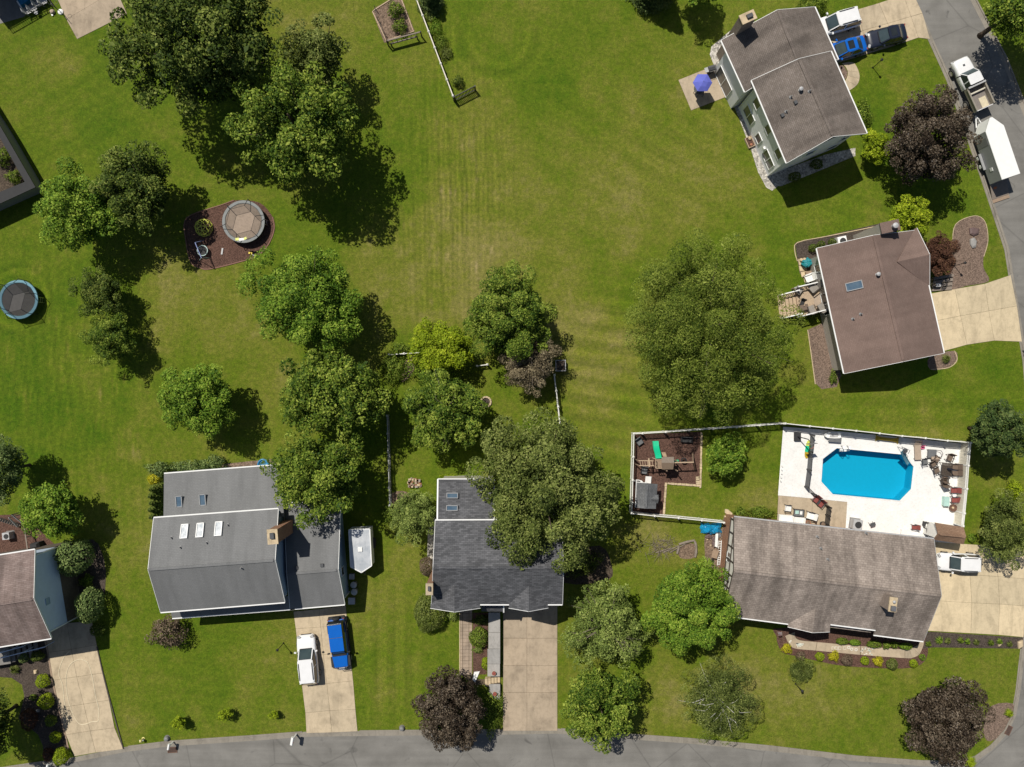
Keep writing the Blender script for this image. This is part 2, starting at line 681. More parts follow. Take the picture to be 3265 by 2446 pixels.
    simple('vinyl', (0.78, 0.77, 0.72), 0.4, var=0.08)
    simple('vinyl_cream', (0.62, 0.58, 0.47), 0.5, var=0.12)
    simple('dark_timber', (0.055, 0.042, 0.034), 0.75)
    simple('wood_pale', (0.46, 0.345, 0.23), 0.8, var=0.2, scale=5)
    simple('wood_deck', (0.47, 0.355, 0.245), 0.8, var=0.18, scale=4)
    simple('wood_grey', (0.23, 0.19, 0.155), 0.85, var=0.25, scale=6)
    simple('wood_tan', (0.30, 0.215, 0.15), 0.85, var=0.2, scale=6)
    simple('wood_dark', (0.07, 0.06, 0.05), 0.85, var=0.2)
    simple('black', (0.018, 0.018, 0.02), 0.5)
    simple('black_matt', (0.03, 0.03, 0.031), 0.85)
    simple('rubber', (0.02, 0.02, 0.021), 0.85)
    simple('dark_grey', (0.07, 0.072, 0.077), 0.6)
    simple('mid_grey', (0.20, 0.20, 0.20), 0.6)
    simple('pale_grey', (0.42, 0.42, 0.42), 0.5)
    simple('steel', (0.55, 0.55, 0.56), 0.3, 0.9)
    simple('lead', (0.22, 0.22, 0.23), 0.45, 0.5)
    simple('terracotta', (0.36, 0.15, 0.085), 0.85)
    simple('red_fabric', (0.25, 0.065, 0.055), 0.9)
    simple('brown_mesh', (0.16, 0.115, 0.085), 0.8)
    simple('tan_fabric', (0.40, 0.315, 0.24), 0.9)
    simple('grey_fabric', (0.28, 0.255, 0.225), 0.9)
    simple('cushion_white', (0.78, 0.77, 0.74), 0.9, var=0.08)
    simple('cushion_grey', (0.14, 0.145, 0.15), 0.9)
    simple('teal_plastic', (0.42, 0.62, 0.56), 0.4)
    simple('teal_cover', (0.012, 0.22, 0.25), 0.6)
    simple('blue_tarp', (0.008, 0.25, 0.48), 0.3, var=0.35, scale=2)
    simple('tarp_brown', (0.13, 0.085, 0.08), 0.6, var=0.4)
    simple('umbrella_blue', (0.115, 0.135, 0.52), 0.8, var=0.08)
    simple('slide_green', (0.008, 0.46, 0.24), 0.35, var=0.06)
    simple('yellow', (0.70, 0.52, 0.02), 0.5)
    simple('yellow_float', (0.42, 0.29, 0.02), 0.4)
    simple('lime_tube', (0.60, 0.64, 0.10), 0.4)
    simple('blue_tube', (0.30, 0.36, 0.62), 0.35)
    simple('aqua_tube', (0.42, 0.56, 0.52), 0.35)
    simple('orange', (0.60, 0.17, 0.05), 0.6)
    simple('pink', (0.66, 0.12, 0.25), 0.5)
    simple('tramp_mat_tan', (0.32, 0.25, 0.195), 0.9, var=0.25, scale=4)
    simple('tramp_mat_grey', (0.075, 0.072, 0.07), 0.9)
    simple('pad_blue', (0.11, 0.26, 0.33), 0.6)
    simple('pad_grey', (0.17, 0.185, 0.185), 0.6)
    simple('pool_blue', (0.004, 0.39, 0.55), 0.5, var=0.05)
    simple('paddling_blue', (0.02, 0.20, 0.40), 0.4)
    simple('edging_red', (0.22, 0.115, 0.08), 0.8)
    simple('marking', (0.74, 0.66, 0.48), 0.7)
    simple('chalk', (0.72, 0.70, 0.62), 0.95, var=0.25, scale=9)
    simple('chalk_blue', (0.46, 0.56, 0.50), 0.95, var=0.25, scale=9)
    simple('rust', (0.14, 0.075, 0.05), 0.85, var=0.3)
    simple('flag_red', (0.36, 0.10, 0.09), 0.8)
    simple('plywood', (0.58, 0.51, 0.36), 0.85, var=0.25, scale=2)
    simple('truck_bed', (0.20, 0.175, 0.155), 0.7, var=0.2)
    simple('bed_rail', (0.26, 0.235, 0.19), 0.6)
    simple('twig', (0.22, 0.18, 0.14), 0.9)
    simple('birch', (0.62, 0.59, 0.54), 0.8, var=0.3, scale=6)
    simple('hydrant', (0.68, 0.60, 0.22), 0.6)
    simple('roof_membrane', (0.80, 0.80, 0.78), 0.55, var=0.06, scale=2, bump=0.03)
    simple('alu_panel', (0.30, 0.305, 0.31), 0.45, 0.0, var=0.1)
    paint('paint_white', (0.80, 0.80, 0.80))
    paint('paint_blue', (0.004, 0.115, 0.50))
    paint('paint_blue_deep', (0.003, 0.10, 0.40))
    paint('paint_dark', (0.014, 0.018, 0.034), 0.3, 0.35)
    m = N('silver_roof')
    v = m.coord()
    m.col(m.ramp(m.noise(v, 0.8, 3), [(0.3, (0.46, 0.50, 0.54)), (0.7, (0.80, 0.81, 0.82))]))
    m.set(0.3, 0.35)
    m.bump(m.noise(m.coord((0.5, 2.2, 1)), 1.0, 2), 0.12, 0.5)
    m = N('glass')
    v = m.coord()
    m.col(m.ramp(m.noise(v, 0.7, 2), [(0.3, (0.028, 0.045, 0.052)), (0.7, (0.06, 0.085, 0.09))]))
    m.set(0.06, spec=0.7)
    m = N('glass_dark')
    v = m.coord()
    m.col(m.ramp(m.noise(v, 0.7, 2), [(0.3, (0.012, 0.015, 0.018)), (0.7, (0.03, 0.036, 0.04))]))
    m.set(0.08, spec=0.6)
    m = N('glass_pane')
    v = m.coord()
    m.col(m.ramp(m.noise(v, 1.2, 3), [(0.3, (0.085, 0.085, 0.085)), (0.7, (0.16, 0.16, 0.155))]))
    m.set(0.12, spec=0.6)
    m = N('glass_sky')
    v = m.coord()
    m.col(m.ramp(m.noise(v, 1.2, 3), [(0.3, (0.05, 0.095, 0.15)), (0.7, (0.10, 0.15, 0.20))]))
    m.set(0.1, spec=0.7)
    m = N('skylight_dome')
    v = m.coord()
    m.col(m.ramp(m.noise(v, 3, 3), [(0.3, (0.36, 0.40, 0.43)), (0.7, (0.72, 0.74, 0.75))]))
    m.set(0.15)
    # pool water
    m = N('water')
    v = m.coord()
    tr = m.n('BsdfTransparent')
    tr.inputs[0].default_value = (0.62, 0.92, 0.98, 1)
    gl = m.n('BsdfGlossy')
    gl.inputs['Roughness'].default_value = 0.06
    bp = m.n('Bump')
    bp.inputs['Distance'].default_value = 0.02
    bp.inputs['Strength'].default_value = 0.3
    m.l(m.noise(v, 5, 3), bp.inputs['Height'])
    m.l(bp.outputs[0], gl.inputs['Normal'])
    fr = m.n('Fresnel')
    fr.inputs[0].default_value = 1.33
    mx = m.n('MixShader')
    m.l(fr.outputs[0], mx.inputs[0])
    m.l(tr.outputs[0], mx.inputs[1])
    m.l(gl.outputs[0], mx.inputs[2])
    m.l(mx.outputs[0], m.out.inputs['Surface'])
    netting('net_black', (0.02, 0.02, 0.02), 0.42)
    netting('net_screen', (0.035, 0.036, 0.038), 0.72)
    netting('net_grey', (0.07, 0.07, 0.07), 0.26)
    netting('glass_table', (0.07, 0.05, 0.035), 0.7)

    foliage('leaf_dark', (0.014, 0.027, 0.006), (0.052, 0.076, 0.014), (0.16, 0.182, 0.05))
    foliage('leaf_green', (0.018, 0.04, 0.006), (0.078, 0.116, 0.015), (0.205, 0.238, 0.05))
    foliage('leaf_bright', (0.03, 0.065, 0.008), (0.095, 0.158, 0.018), (0.205, 0.255, 0.045))
    foliage('leaf_yellow', (0.073, 0.103, 0.006), (0.152, 0.202, 0.010), (0.265, 0.295, 0.025))
    foliage('leaf_gold', (0.131, 0.123, 0.007), (0.271, 0.246, 0.012), (0.459, 0.410, 0.049))
    foliage('leaf_olive', (0.028, 0.04, 0.01), (0.085, 0.105, 0.028), (0.185, 0.2, 0.075))
    foliage('leaf_grey', (0.056, 0.079, 0.021), (0.122, 0.156, 0.044), (0.225, 0.257, 0.090))
    foliage('leaf_purple', (0.013, 0.009, 0.008), (0.042, 0.030, 0.026), (0.128, 0.100, 0.092), trans=0.12, rough=0.4)
    foliage('leaf_redbrown', (0.034, 0.015, 0.012), (0.072, 0.033, 0.027), (0.125, 0.067, 0.048), trans=0.15)
    foliage('leaf_brown', (0.046, 0.031, 0.027), (0.095, 0.068, 0.059), (0.182, 0.137, 0.123), trans=0.15)
    foliage('leaf_dead', (0.045, 0.034, 0.026), (0.11, 0.086, 0.066), (0.23, 0.19, 0.15), trans=0.15)
    foliage('leaf_spruce', (0.018, 0.034, 0.012), (0.042, 0.066, 0.022), (0.100, 0.122, 0.045), trans=0.15)
    foliage('leaf_feather', (0.020, 0.038, 0.005), (0.080, 0.106, 0.016), (0.175, 0.200, 0.046))
    foliage('leaf_bluegreen', (0.035, 0.060, 0.020), (0.095, 0.130, 0.050), (0.19, 0.225, 0.10))


make_materials()
# ------------------------------------------------------------------ numpy noise
def vnoise(x, y, cell, seed):
    r = np.random.default_rng(seed)
    g = r.random((256, 256))
    fx, fy = x / cell + 1000.37, y / cell + 1000.71
    ix, iy = np.floor(fx).astype(int), np.floor(fy).astype(int)
    tx, ty = fx - ix, fy - iy
    tx, ty = tx * tx * (3 - 2 * tx), ty * ty * (3 - 2 * ty)
    ix, iy = ix % 255, iy % 255
    return (g[iy, ix] * (1 - tx) + g[iy, ix + 1] * tx) * (1 - ty) + (g[iy + 1, ix] * (1 - tx) + g[iy + 1, ix + 1] * tx) * ty


def fbm(x, y, cell, seed, oct_=4):
    s = np.zeros_like(x)
    a, t = 1.0, 0.0
    for i in range(oct_):
        s += a * vnoise(x, y, cell / 2 ** i, seed + i)
        t += a
        a *= 0.55
    return s / t


def inside(x, y, poly):
    c = np.zeros(x.shape, bool)
    n = len(poly)
    for i in range(n):
        x0, y0 = poly[i][0], poly[i][1]
        x1, y1 = poly[(i + 1) % n][0], poly[(i + 1) % n][1]
        if y0 == y1:
            continue
        c ^= ((y0 > y) != (y1 > y)) & (x < (x1 - x0) * (y - y0) / (y1 - y0) + x0)
    return c


POOL_PX = [(600, 563), (1170, 618), (1258, 722), (1236, 915), (1140, 1013), (565, 958), (467, 850), (480, 655)]
POOL = [P('32', x, y) for x, y in POOL_PX]


# ------------------------------------------------------------------ lawn: one sheet to the horizon
def build_lawn():
    def axis(a, step):
        inner = np.arange(-a, a + step / 2, step)
        far = np.array([a + 2, a + 6, a + 15, a + 40, a + 120, a + 600])
        return np.concatenate([-far[::-1], inner, far])
    xs, ys = axis(56.0, 0.24), axis(42.5, 0.24)
    X, Y = np.meshgrid(xs, ys)
    nx, ny = len(xs), len(ys)
    co = np.zeros((ny, nx, 3), np.float32)
    co[..., 0], co[..., 1] = X, Y
    idx = np.arange(nx * ny).reshape(ny, nx)
    q = np.stack([idx[:-1, :-1], idx[:-1, 1:], idx[1:, 1:], idx[1:, :-1]], -1).reshape(-1, 4)
    cxq = (X[:-1, :-1] + X[1:, 1:]).ravel() / 2
    cyq = (Y[:-1, :-1] + Y[1:, 1:]).ravel() / 2
    cen = sum(POOL, Vector()) / len(POOL)
    big = [cen + (p - cen) * 1.09 for p in POOL]
    q = q[~inside(cxq, cyq, big)]
    # photo pixel of every vertex
    PX, PY = X * PPM + CX, CY - Y * PPM

    def blob(px, py, rx, ry=None, ang=0.0):
        ry = ry or rx
        a = math.radians(ang)
        dx, dy = PX - px, PY - py
        u = (dx * math.cos(a) + dy * math.sin(a)) / rx
        w_ = (-dx * math.sin(a) + dy * math.cos(a)) / ry
        return np.exp(-(u * u + w_ * w_) * 1.2)
    n1 = fbm(X, Y, 9, 3)
    n2 = fbm(X, Y, 3.2, 20)
    n3 = fbm(X, Y, 1.1, 40, 3)
    dry = 0.295 + (n1 - 0.5) * 0.36 + (n2 - 0.5) * 0.42 + (n3 - 0.5) * 0.24
    # lush / dry areas of the real lawns
    for (px, py, rx, ry, a, amt) in [
        (110, 1150, 260, 420, 0, -0.14), (120, 480, 330, 300, 0, -0.10), (500, 2240, 330, 160, 0, -0.12),
        (2900, 1000, 300, 120, 0, -0.02), (2600, 640, 260, 60, -10, -0.08), (1130, 2180, 90, 260, 0, -0.06),
        (1450, 1450, 120, 90, 0, -0.10), (2100, 1560, 120, 90, 0, -0.06), (1760, 120, 330, 160, 0, -0.08),
        (2860, 230, 90, 80, 0, -0.05), (3100, 760, 80, 140, 0, -0.13), (1100, 1020, 60, 110, 0, -0.12),
        (1840, 1450, 90, 60, 0, -0.08), (1800, 1000, 80, 60, 0, 0.05),
        (590, 880, 220, 160, 0, 0.22), (560, 900, 50, 90, 30, 0.10), (440, 1290, 45, 180, 0, 0.16), (480, 1660, 70, 200, 5, 0.10),
        (700, 1050, 220, 140, 0, 0.14), (900, 1190, 60, 60, 0, 0.16), (1190, 860, 70, 190, 0, 0.10),
        (1480, 820, 280, 240, 0, 0.16), (1640, 930, 320, 140, 20, 0.16), (1890, 1240, 230, 330, 0, 0.20),
        (2000, 700, 420, 160, -8, 0.12), (2250, 560, 200, 120, 0, 0.14), (1500, 420, 130, 260, 0, 0.04),
        (2030, 1060, 150, 40, -6, 0.12), (1960, 1180, 150, 30, -6, 0.12), (2070, 1420, 180, 50, 0, 0.10),
        (2330, 2160, 120, 170, 0, 0.20), (2560, 2270, 420, 170, 0, 0.22), (2900, 2120, 260, 90, 0, 0.10), (2000, 400, 500, 300, 0, 0.05), (2900, 2130, 160, 40, 0, 0.04),
        (2140, 2180, 40, 200, -14, 0.16), (1960, 2130, 130, 50, 0, 0.06), (2420, 1600, 90, 70, 0, 0.30),
        (2120, 1740, 140, 90, 0, 0.20), (2920, 1370, 160, 30, 5, 0.08), (3160, 1640, 60, 160, 0, 0.12),
        (2290, 320, 90, 60, 30, 0.12), (2300, 200, 60, 40, 0, 0.18), (420, 2290, 45, 240, -6, 0.16), (200, 220, 60, 50, 0, 0.14),
        (440, 420, 120, 60, 0, 0.08), (1000, 60, 110, 80, 0, 0.12), (1500, 1260, 60, 50, 0, 0.04),
        (1420, 1230, 40, 30, 0, 0.1), (2640, 230, 200, 30, 20, 0.1), (2870, 290, 60, 60, 0, 0.16),
        (1210, 2170, 14, 200, 0, 0.16), (1240, 2210, 30, 14, 0, 0.18), (3220, 250, 50, 130, -25, 0.22), (20, 2190, 80, 60, 0, 0.22),
        (1180, 1000, 40, 120, 0, 0.12), (860, 20, 60, 60, 0, 0.10), (2780, 1460, 20, 20, 0, 0.0),
        (2030, 2240, 120, 120, 0, 0.04), (2360, 2060, 60, 40, 0, -0.06), (2600, 2080, 90, 30, 0, 0.02)]:
        dry += amt * blob(px, py, rx, ry, a)
    # mowing passes: alternating tone with direction by garden
    mow = np.full(X.shape, 0.5)
    jit = (fbm(X, Y, 2.0, 77, 3) - 0.5)

    def passes(angle, width, amp, mask, curve=0.0, sharp=3.5, jt=0.35):
        a = math.radians(angle)
        t = (X * math.cos(a) + Y * math.sin(a)) + jit * jt + curve * (X * math.sin(a) - Y * math.cos(a)) ** 2
        w_ = np.tanh(np.sin(2 * math.pi * t / width) * sharp) * (0.55 + 0.9 * fbm(X, Y, 2.5, 91, 2) - 0.35)
        return amp * w_ * mask
    m_left = blob(230, 1180, 330, 560) * 1.0
    mow += passes(5, 1.1, 0.13, m_left) + passes(5, 0.42, 0.10, m_left)
    m_c = blob(1440, 620, 200, 560)
    mow += passes(2, 1.3, 0.13, m_c) + passes(2, 0.55, 0.26, m_c)
    m_r = blob(1960, 1230, 220, 360)
    mow += passes(81, 1.9, 0.30, m_r, 0.0002, 3.0, 0.12) + passes(82, 0.8, 0.10, m_r)
    mow += passes(62, 2.2, 0.10, blob(2100, 480, 520, 330)) + passes(62, 0.7, 0.06, blob(2100, 480, 520, 330))
    mow += passes(88, 2.0, 0.16, blob(2950, 1310, 330, 110)) + passes(70, 1.8, 0.14, blob(2750, 660, 240, 60))
    mow += passes(0, 1.7, 0.17, blob(1240, 2120, 140, 260)) + passes(0, 0.6, 0.08, blob(1240, 2120, 140, 260))
    mow += passes(86, 1.6, 0.08, blob(620, 2180, 330, 150))
    mow += passes(30, 1.8, 0.09, blob(2650, 2250, 480, 180))
    mow += passes(8, 1.5, 0.13, blob(2030, 2220, 120, 160)) + passes(-58, 1.5, 0.10, blob(240, 330, 330, 330))
    mow += passes(-20, 1.3, 0.10, blob(2880, 210, 120, 110)) + passes(88, 1.3, 0.08, blob(1450, 1480, 150, 120))
    # curved mower turns
    for (px, py, r0, amp) in [(1590, 110, 95, 0.22), (1590, 110, 122, -0.18), (1590, 110, 150, 0.12),
                              (3120, 660, 62, 0.12), (61, 955, 92, 0.22), (61, 955, 104, -0.16)]:
        d = np.hypot(PX - px, (PY - py))
        band = np.exp(-((d - r0) / 9.0) ** 2)
        if px == 1590:
            band *= (PY > py - 20) * 0.8
        mow += amp * band
        dry += 0.10 * max(amp, 0) * band * 3
    # fine pale clipping streaks on the left lawn and centre
    streak = vnoise(X * 1.0 + Y * 0.09, Y * 0.06, 0.16, 5) * vnoise(X, Y, 1.6, 8)
    dry += np.clip(streak - 0.42, 0, 1) * 0.9 * np.clip(m_left + m_c * 0.9, 0, 1)
    me = bpy.data.meshes.new('lawn')
    me.vertices.add(nx * ny)
    me.vertices.foreach_set('co', co.ravel())
    me.loops.add(len(q) * 4)
    me.loops.foreach_set('vertex_index', q.ravel().astype(np.int32))
    me.polygons.add(len(q))
    me.polygons.foreach_set('loop_start', np.arange(0, len(q) * 4, 4, dtype=np.int32))
    for nm, arr in (('dry', np.clip(dry, 0, 1)), ('mow', np.clip(mow, 0, 1))):
        at = me.attributes.new(nm, 'FLOAT', 'POINT')
        at.data.foreach_set('value', arr.ravel().astype(np.float32))
    me.update(calc_edges=True)
    me.validate()
    me.materials.append(MAT['lawn'])
    o = bpy.data.objects.new('lawn', me)
    COL.objects.link(o)
    struct(o)


build_lawn()

# ------------------------------------------------------------------ roads
NE_EDGE = [(-2600, 2830), (-700, 2560), (60, 2448), (223, 2425), (397, 2390), (538, 2372), (820, 2353), (976, 2341), (1220, 2338), (1630, 2334), (1778, 2331),
           (2046, 2352), (2187, 2362), (2450, 2386), (2727, 2419), (2939, 2434), (3050, 2436), (3110, 2420), (3160, 2385),
           (3205, 2335), (3232, 2280), (3246, 2200), (3256, 2110), (3266, 2031), (3278, 1700), (3280, 1300), (3268, 1150), (3256, 1078),
           (3239, 974), (3225, 892), (3210, 796), (3161, 647), (3130, 555), (3024, 252), (2965, 122), (2913, 0), (2760, -360), (2250, -1700)]
edge_w = [W(p) for p in NE_EDGE]
far = [W(p) for p in [(2480, -1700), (3020, -360), (3102, 0), (3199, 186), (3280, 390), (3400, 760), (3460, 1100), (3480, 1700), (3470, 2100), (3560, 2330), (6200, 2400), (6200, 2780), (-700, 2800), (-2600, 3070)]]
struct(MB().flat(edge_w + far, 0.010).build('road', 'asphalt'))
# gutter pans and low rolled kerbs beside the asphalt
struct(MB().ribbon(edge_w, 0.52, 0.014).build('gutter', 'gutter'))
kin = MB()
d_gaps = [((223, 2425), (397, 2390)), ((976, 2341), (1142, 2338)), ((1600, 2334), (1778, 2331)), ((2900, -40), (2972, 130)), ((3225, 892), (3260, 1085))]


def in_gap(p):
    for a, b in d_gaps:
        if min(a[0], b[0]) - 4 <= p[0] <= max(a[0], b[0]) + 4 and min(a[1], b[1]) - 6 <= p[1] <= max(a[1], b[1]) + 6:
            return True
    return False


def dense(pts, step=12):
    out = []
    for a, b in zip(pts[:-1], pts[1:]):
        n = max(1, int(math.hypot(b[0] - a[0], b[1] - a[1]) / step))
        out += [(a[0] + (b[0] - a[0]) * i / n, a[1] + (b[1] - a[1]) * i / n) for i in range(n)]
    return out + [pts[-1]]


run = []
for p in dense(NE_EDGE[1:]) + [None]:
    if p is None or in_gap(p):
        if len(run) > 1:
            kin.ribbon([W(q) + Vector((0, 0, 0)) for q in run], 0.14, 0.0, 0.07)
        run = []
    else:
        run.append(p)
KERB = kin.build('kerb', 'gutter')
KERB.location = (-0.02, 0.27, 0)
struct(KERB)
east = [W(p) for p in [(3020, -360), (3102, 0), (3199, 186), (3280, 390)]]
struct(MB().ribbon(east, 0.5, 0.014).build('gutter', 'gutter'))
struct(MB().ribbon([v + Vector((0.3, 0.05, 0)) for v in east], 0.15, 0.0, 0.08).build('kerb', 'gutter'))


# ------------------------------------------------------------------ concrete drives: every slab its own piece
def slabs(name, crop, rows, mat, gap=0.012, top=0.035, base='joint', lift=0.0):
    outer = [P(crop, *p) for p in rows[0]] + [P(crop, *r[-1]) for r in rows[1:]] + [P(crop, *p) for p in rows[-1][::-1][1:]] + [P(crop, *r[0]) for r in rows[::-1][1:-1]]
    b = MB().flat(outer, 0.018 + lift).build(name, base)
    struct(b)
    for i in range(len(rows) - 1):
        for j in range(len(rows[i]) - 1):
            q = [P(crop, *rows[i][j]), P(crop, *rows[i][j + 1]), P(crop, *rows[i + 1][j + 1]), P(crop, *rows[i + 1][j])]
            c = sum(q, Vector()) / 4
            L = ((q[0] - q[1]).length + (q[1] - q[2]).length) / 2
            k = 1 - 2 * gap / max(L, 0.3)
            q = [c + (v - c) * k for v in q]
            MB().slab([(v.x, v.y, top + lift) for v in q], 0.016).build('slab', mat, b)
    return b


slabs('driveway', '30', [[(430, 185), (770, 85), (962, 28), (1172, -42), (1250, -66)], [(520, 355), (822, 265), (1037, 203), (1237, 143), (1335, 115)],
                         [(600, 545), (862, 465), (1092, 395), (1300, 325), (1400, 338)]], 'concrete_tan')
slabs('driveway', '31', [[(1400, 880), (1615, 840), (1870, 795), (2092, 720)], [(1440, 1115), (1662, 1070), (1905, 1028), (2147, 985)],
                         [(1500, 1378), (1718, 1318), (1952, 1283), (2190, 1292)]], 'concrete_pale')
slabs('driveway', 's', [[(2960, 1726), (3085, 1735), (3175, 1741), (3290, 1750)], [(2980, 1824), (3092, 1832), (3181, 1838), (3290, 1848)],
                        [(2960, 1914), (3098, 1922), (3187, 1926), (3290, 1934)], [(2956, 2011), (3095, 2019), (3182, 2024), (3290, 2034)]], 'concrete_pale')
slabs('driveway', 's', [[(1604, y0), (1680, y0), (1777, y0)] for y0 in (1900, 2035, 2122, 2208, 2330)], 'concrete_pink')
slabs('driveway', '13', [[(325, 320), (545, 300), (775, 270)], [(345, 468), (560, 453), (790, 440)], [(372, 700), (583, 690), (812, 675)],
                         [(398, 950), (612, 938), (838, 915)], [(428, 1190), (637, 1170), (858, 1160)], [(437, 1364), (655, 1358), (876, 1348)]], 'concrete_tan')
slabs('driveway', '03', [[(350, 440), (575, 420), (790, 400)], [(405, 672), (615, 645), (832, 605)], [(460, 910), (660, 880), (880, 848)],
                         [(512, 1146), (720, 1115), (938, 1080)], [(568, 1378), (775, 1345), (985, 1318)], [(640, 1563), (825, 1530), (1060, 1501)]], 'concrete_tan')
slabs('sports_pad', 'tl', [[(1020, 0), (1700, -380)], [(1140, 340), (2050, -220)], [(1360, 690), (2240, 230)]][0:1] +
      [[(1170, 345), (2050, -180)], [(1360, 690), (2240, 250)]], 'concrete_pink')
slabs('patio', '20', [[(1435, 688), (1600, 622), (1760, 560)], [(1545, 950), (1705, 888), (1868, 825)]], 'patio_tan')
slabs('patio', '32', [[(97, 968), (390, 995), (690, 1025)], [(82, 1290), (380, 1300), (672, 1310)]], 'patio_tan', lift=0.012)


def sheet(name, mat, pts, z=0.02, smooth_n=0):
    if smooth_n:
        pts = closed(pts, smooth_n)
    return struct(MB().flat(pts, z).build(name, mat))


def strip(name, mat, pts, w, h, z=0.0, n=0, parent=None):
    if n:
        pts = arc(pts, n)
    o = MB().ribbon(pts, w, z, h).build(name, mat, parent)
    if parent is None:
        struct(o)
    return o


# pool terrace with the pool cut out of it
deck_px = [(135, 425), (150, 385), (420, 400), (1000, 455), (1660, 545), (1640, 700), (1600, 1190), (1690, 1250), (1600, 1420), (400, 1400), (690, 1028), (95, 970)]
struct(MB().flat([P('32', *p) for p in [(140, 380), (420, 400), (1000, 455), (1735, 530), (1690, 1250), (1600, 1420), (660, 1400), (688, 1028), (95, 970)]], 0.03, [POOL]).build('pool_terrace', 'concrete_white'))

# curved front walk of the ranch house, with its slabs
wk_out = [P('fc', *p) for p in [(190, 300), (250, 420), (340, 478), (620, 505), (1250, 565), (1880, 612), (1990, 605), (2080, 560), (2130, 460), (2150, 380)]]
wk_in = [P('fc', *p) for p in [(330, 240), (330, 310), (400, 360), (640, 385), (1255, 440), (1880, 490), (1940, 480), (1990, 460), (2060, 430), (2080, 380)]]
wk = struct(MB().flat(wk_out + wk_in[::-1], 0.022).build('front_walk', 'joint'))
ao, ai = arc(wk_out, 4), arc(wk_in, 4)
for i in range(0, len(ao) - 4, 4):
    q = [*ao[i:i + 5], *ai[i:i + 5][::-1]]
    c = sum(q, Vector()) / len(q)
    MB().slab([(c.x + (v.x - c.x) * 0.985, c.y + (v.y - c.y) * 0.985, 0.04) for v in q], 0.018).build('slab', 'patio_tan', wk)
sheet('mulch_bed', 'mulch_red', [P('fc', *p) for p in [(70, 300), (140, 520), (330, 580), (640, 650), (1000, 720), (1700, 760), (2050, 730), (2190, 600), (2200, 420), (2150, 280), (200, 180)]], 0.014, 3)
sheet('mulch_bed', 'mulch_brown', [P('33', *p) for p in [(1380, 492), (2230, 545), (2200, 640), (1430, 628), (1340, 640)]], 0.016)
sheet('mulch_bed', 'mulch_pale', [P('33', *p) for p in [(1930, 1130), (2110, 1110), (2120, 1200), (2080, 1290), (1990, 1400), (1890, 1430), (1860, 1300)]], 0.016, 3)
# brown-roofed house: beds and kidney bed
sheet('mulch_bed', 'mulch_pale', [P('31', *p) for p in [(1560, 840), (1580, 640), (1592, 470), (1620, 285), (1780, 212), (1872, 262), (1898, 420), (1862, 560), (1862, 660), (1905, 772), (1720, 812)]], 0.016, 4)
sheet('mulch_bed', 'mulch_brown', [P('31', *p) for p in [(240, 445), (1000, 270), (1120, 255), (1120, 420), (420, 620), (300, 720), (262, 600)]], 0.016)
sheet('mulch_bed', 'mulch_pale', [P('31', *p) for p in [(350, 1190), (500, 1120), (640, 1580), (600, 1680), (470, 1700), (410, 1640)]], 0.016)
sheet('mulch_bed', 'mulch_pale', [P('31', *p) for p in [(1400, 1420), (1610, 1370), (1630, 1450), (1540, 1520), (1400, 1530)]], 0.016, 3)
strip('bed_edging', 'stone', [P('31', *p) for p in [(262, 600), (240, 520), (262, 440), (500, 390), (800, 330), (1000, 288)]], 0.07, 0.05, n=3)
strip('bed_edging', 'stone', [P('31', *p) for p in [(1580, 640), (1592, 470), (1620, 285), (1780, 212), (1872, 262), (1898, 420), (1862, 560)]], 0.06, 0.05, n=4)
strip('bed_edging', 'stone', [P('31', *p) for p in [(350, 1190), (380, 1400), (415, 1657)]], 0.07, 0.05)
strip('bed_edging', 'stone', [P('31', *p) for p in [(1610, 1370), (1632, 1450), (1560, 1515), (1410, 1530)]], 0.07, 0.05, n=4)
# white stone beds round the two-storey house
sheet('gravel_bed', 'gravel_white', [P('20', *p) for p in [(1900, 250), (1850, 290), (1720, 400), (1705, 470), (1740, 560), (1800, 600), (1860, 800), (1950, 1000), (2060, 1290), (2120, 1480), (2190, 1610), (2240, 1640), (2290, 1600), (2260, 1500), (1850, 480), (1950, 330)]], 0.016)
sheet('gravel_bed', 'gravel_white', [P('30', *p) for p in [(30, 1590), (120, 1600), (420, 1480), (760, 1340), (760, 1270), (500, 1330), (30, 1500)]], 0.011)
# curved concrete path in front of that house
cw_o = arc([P('30', *p) for p in [(700, 535), (752, 545), (790, 620), (795, 680), (770, 735), (700, 785)]], 4)
cw_i = arc([P('30', *p) for p in [(640, 545), (670, 570), (692, 610), (692, 650), (675, 690), (640, 720)]], 4)
cwb = struct(MB().flat(cw_o + cw_i[::-1], 0.02).build('front_walk', 'joint'))
for i in range(0, len(cw_o) - 4, 4):
    q = [*cw_o[i:i + 5], *cw_i[i:i + 5][::-1]]
    c = sum(q, Vector()) / len(q)
    MB().slab([(c.x + (v.x - c.x) * 0.98, c.y + (v.y - c.y) * 0.98, 0.036) for v in q], 0.016).build('slab', 'concrete_tan', cwb)
sheet('mulch_bed', 'mulch_pale', [P('30', *p) for p in [(600, 550), (660, 565), (694, 620), (685, 670), (600, 740)]], 0.013)
# play areas
sheet('play_mulch', 'mulch_red', [P('pl', *p) for p in [(60, 620), (240, 440), (850, 240), (1150, 130), (1700, 180), (2000, 500), (2035, 760), (1920, 1080), (1690, 1340), (1300, 1480), (640, 1640), (400, 1620), (190, 1480), (80, 950)]], 0.018, 4)
strip('bed_edging', 'edging_red', [P('pl', *p) for p in [(1150, 130), (850, 240), (240, 440), (60, 620), (80, 950), (190, 1480), (400, 1620), (640, 1640), (1300, 1480), (1690, 1340), (1920, 1080), (2035, 760), (2000, 500)]], 0.09, 0.07, n=5)
sheet('play_mulch', 'mulch_red', [P('pr', *p) for p in [(140, 140), (1300, 90), (1285, 1040), (690, 1000), (640, 1570), (80, 1540)]], 0.018)
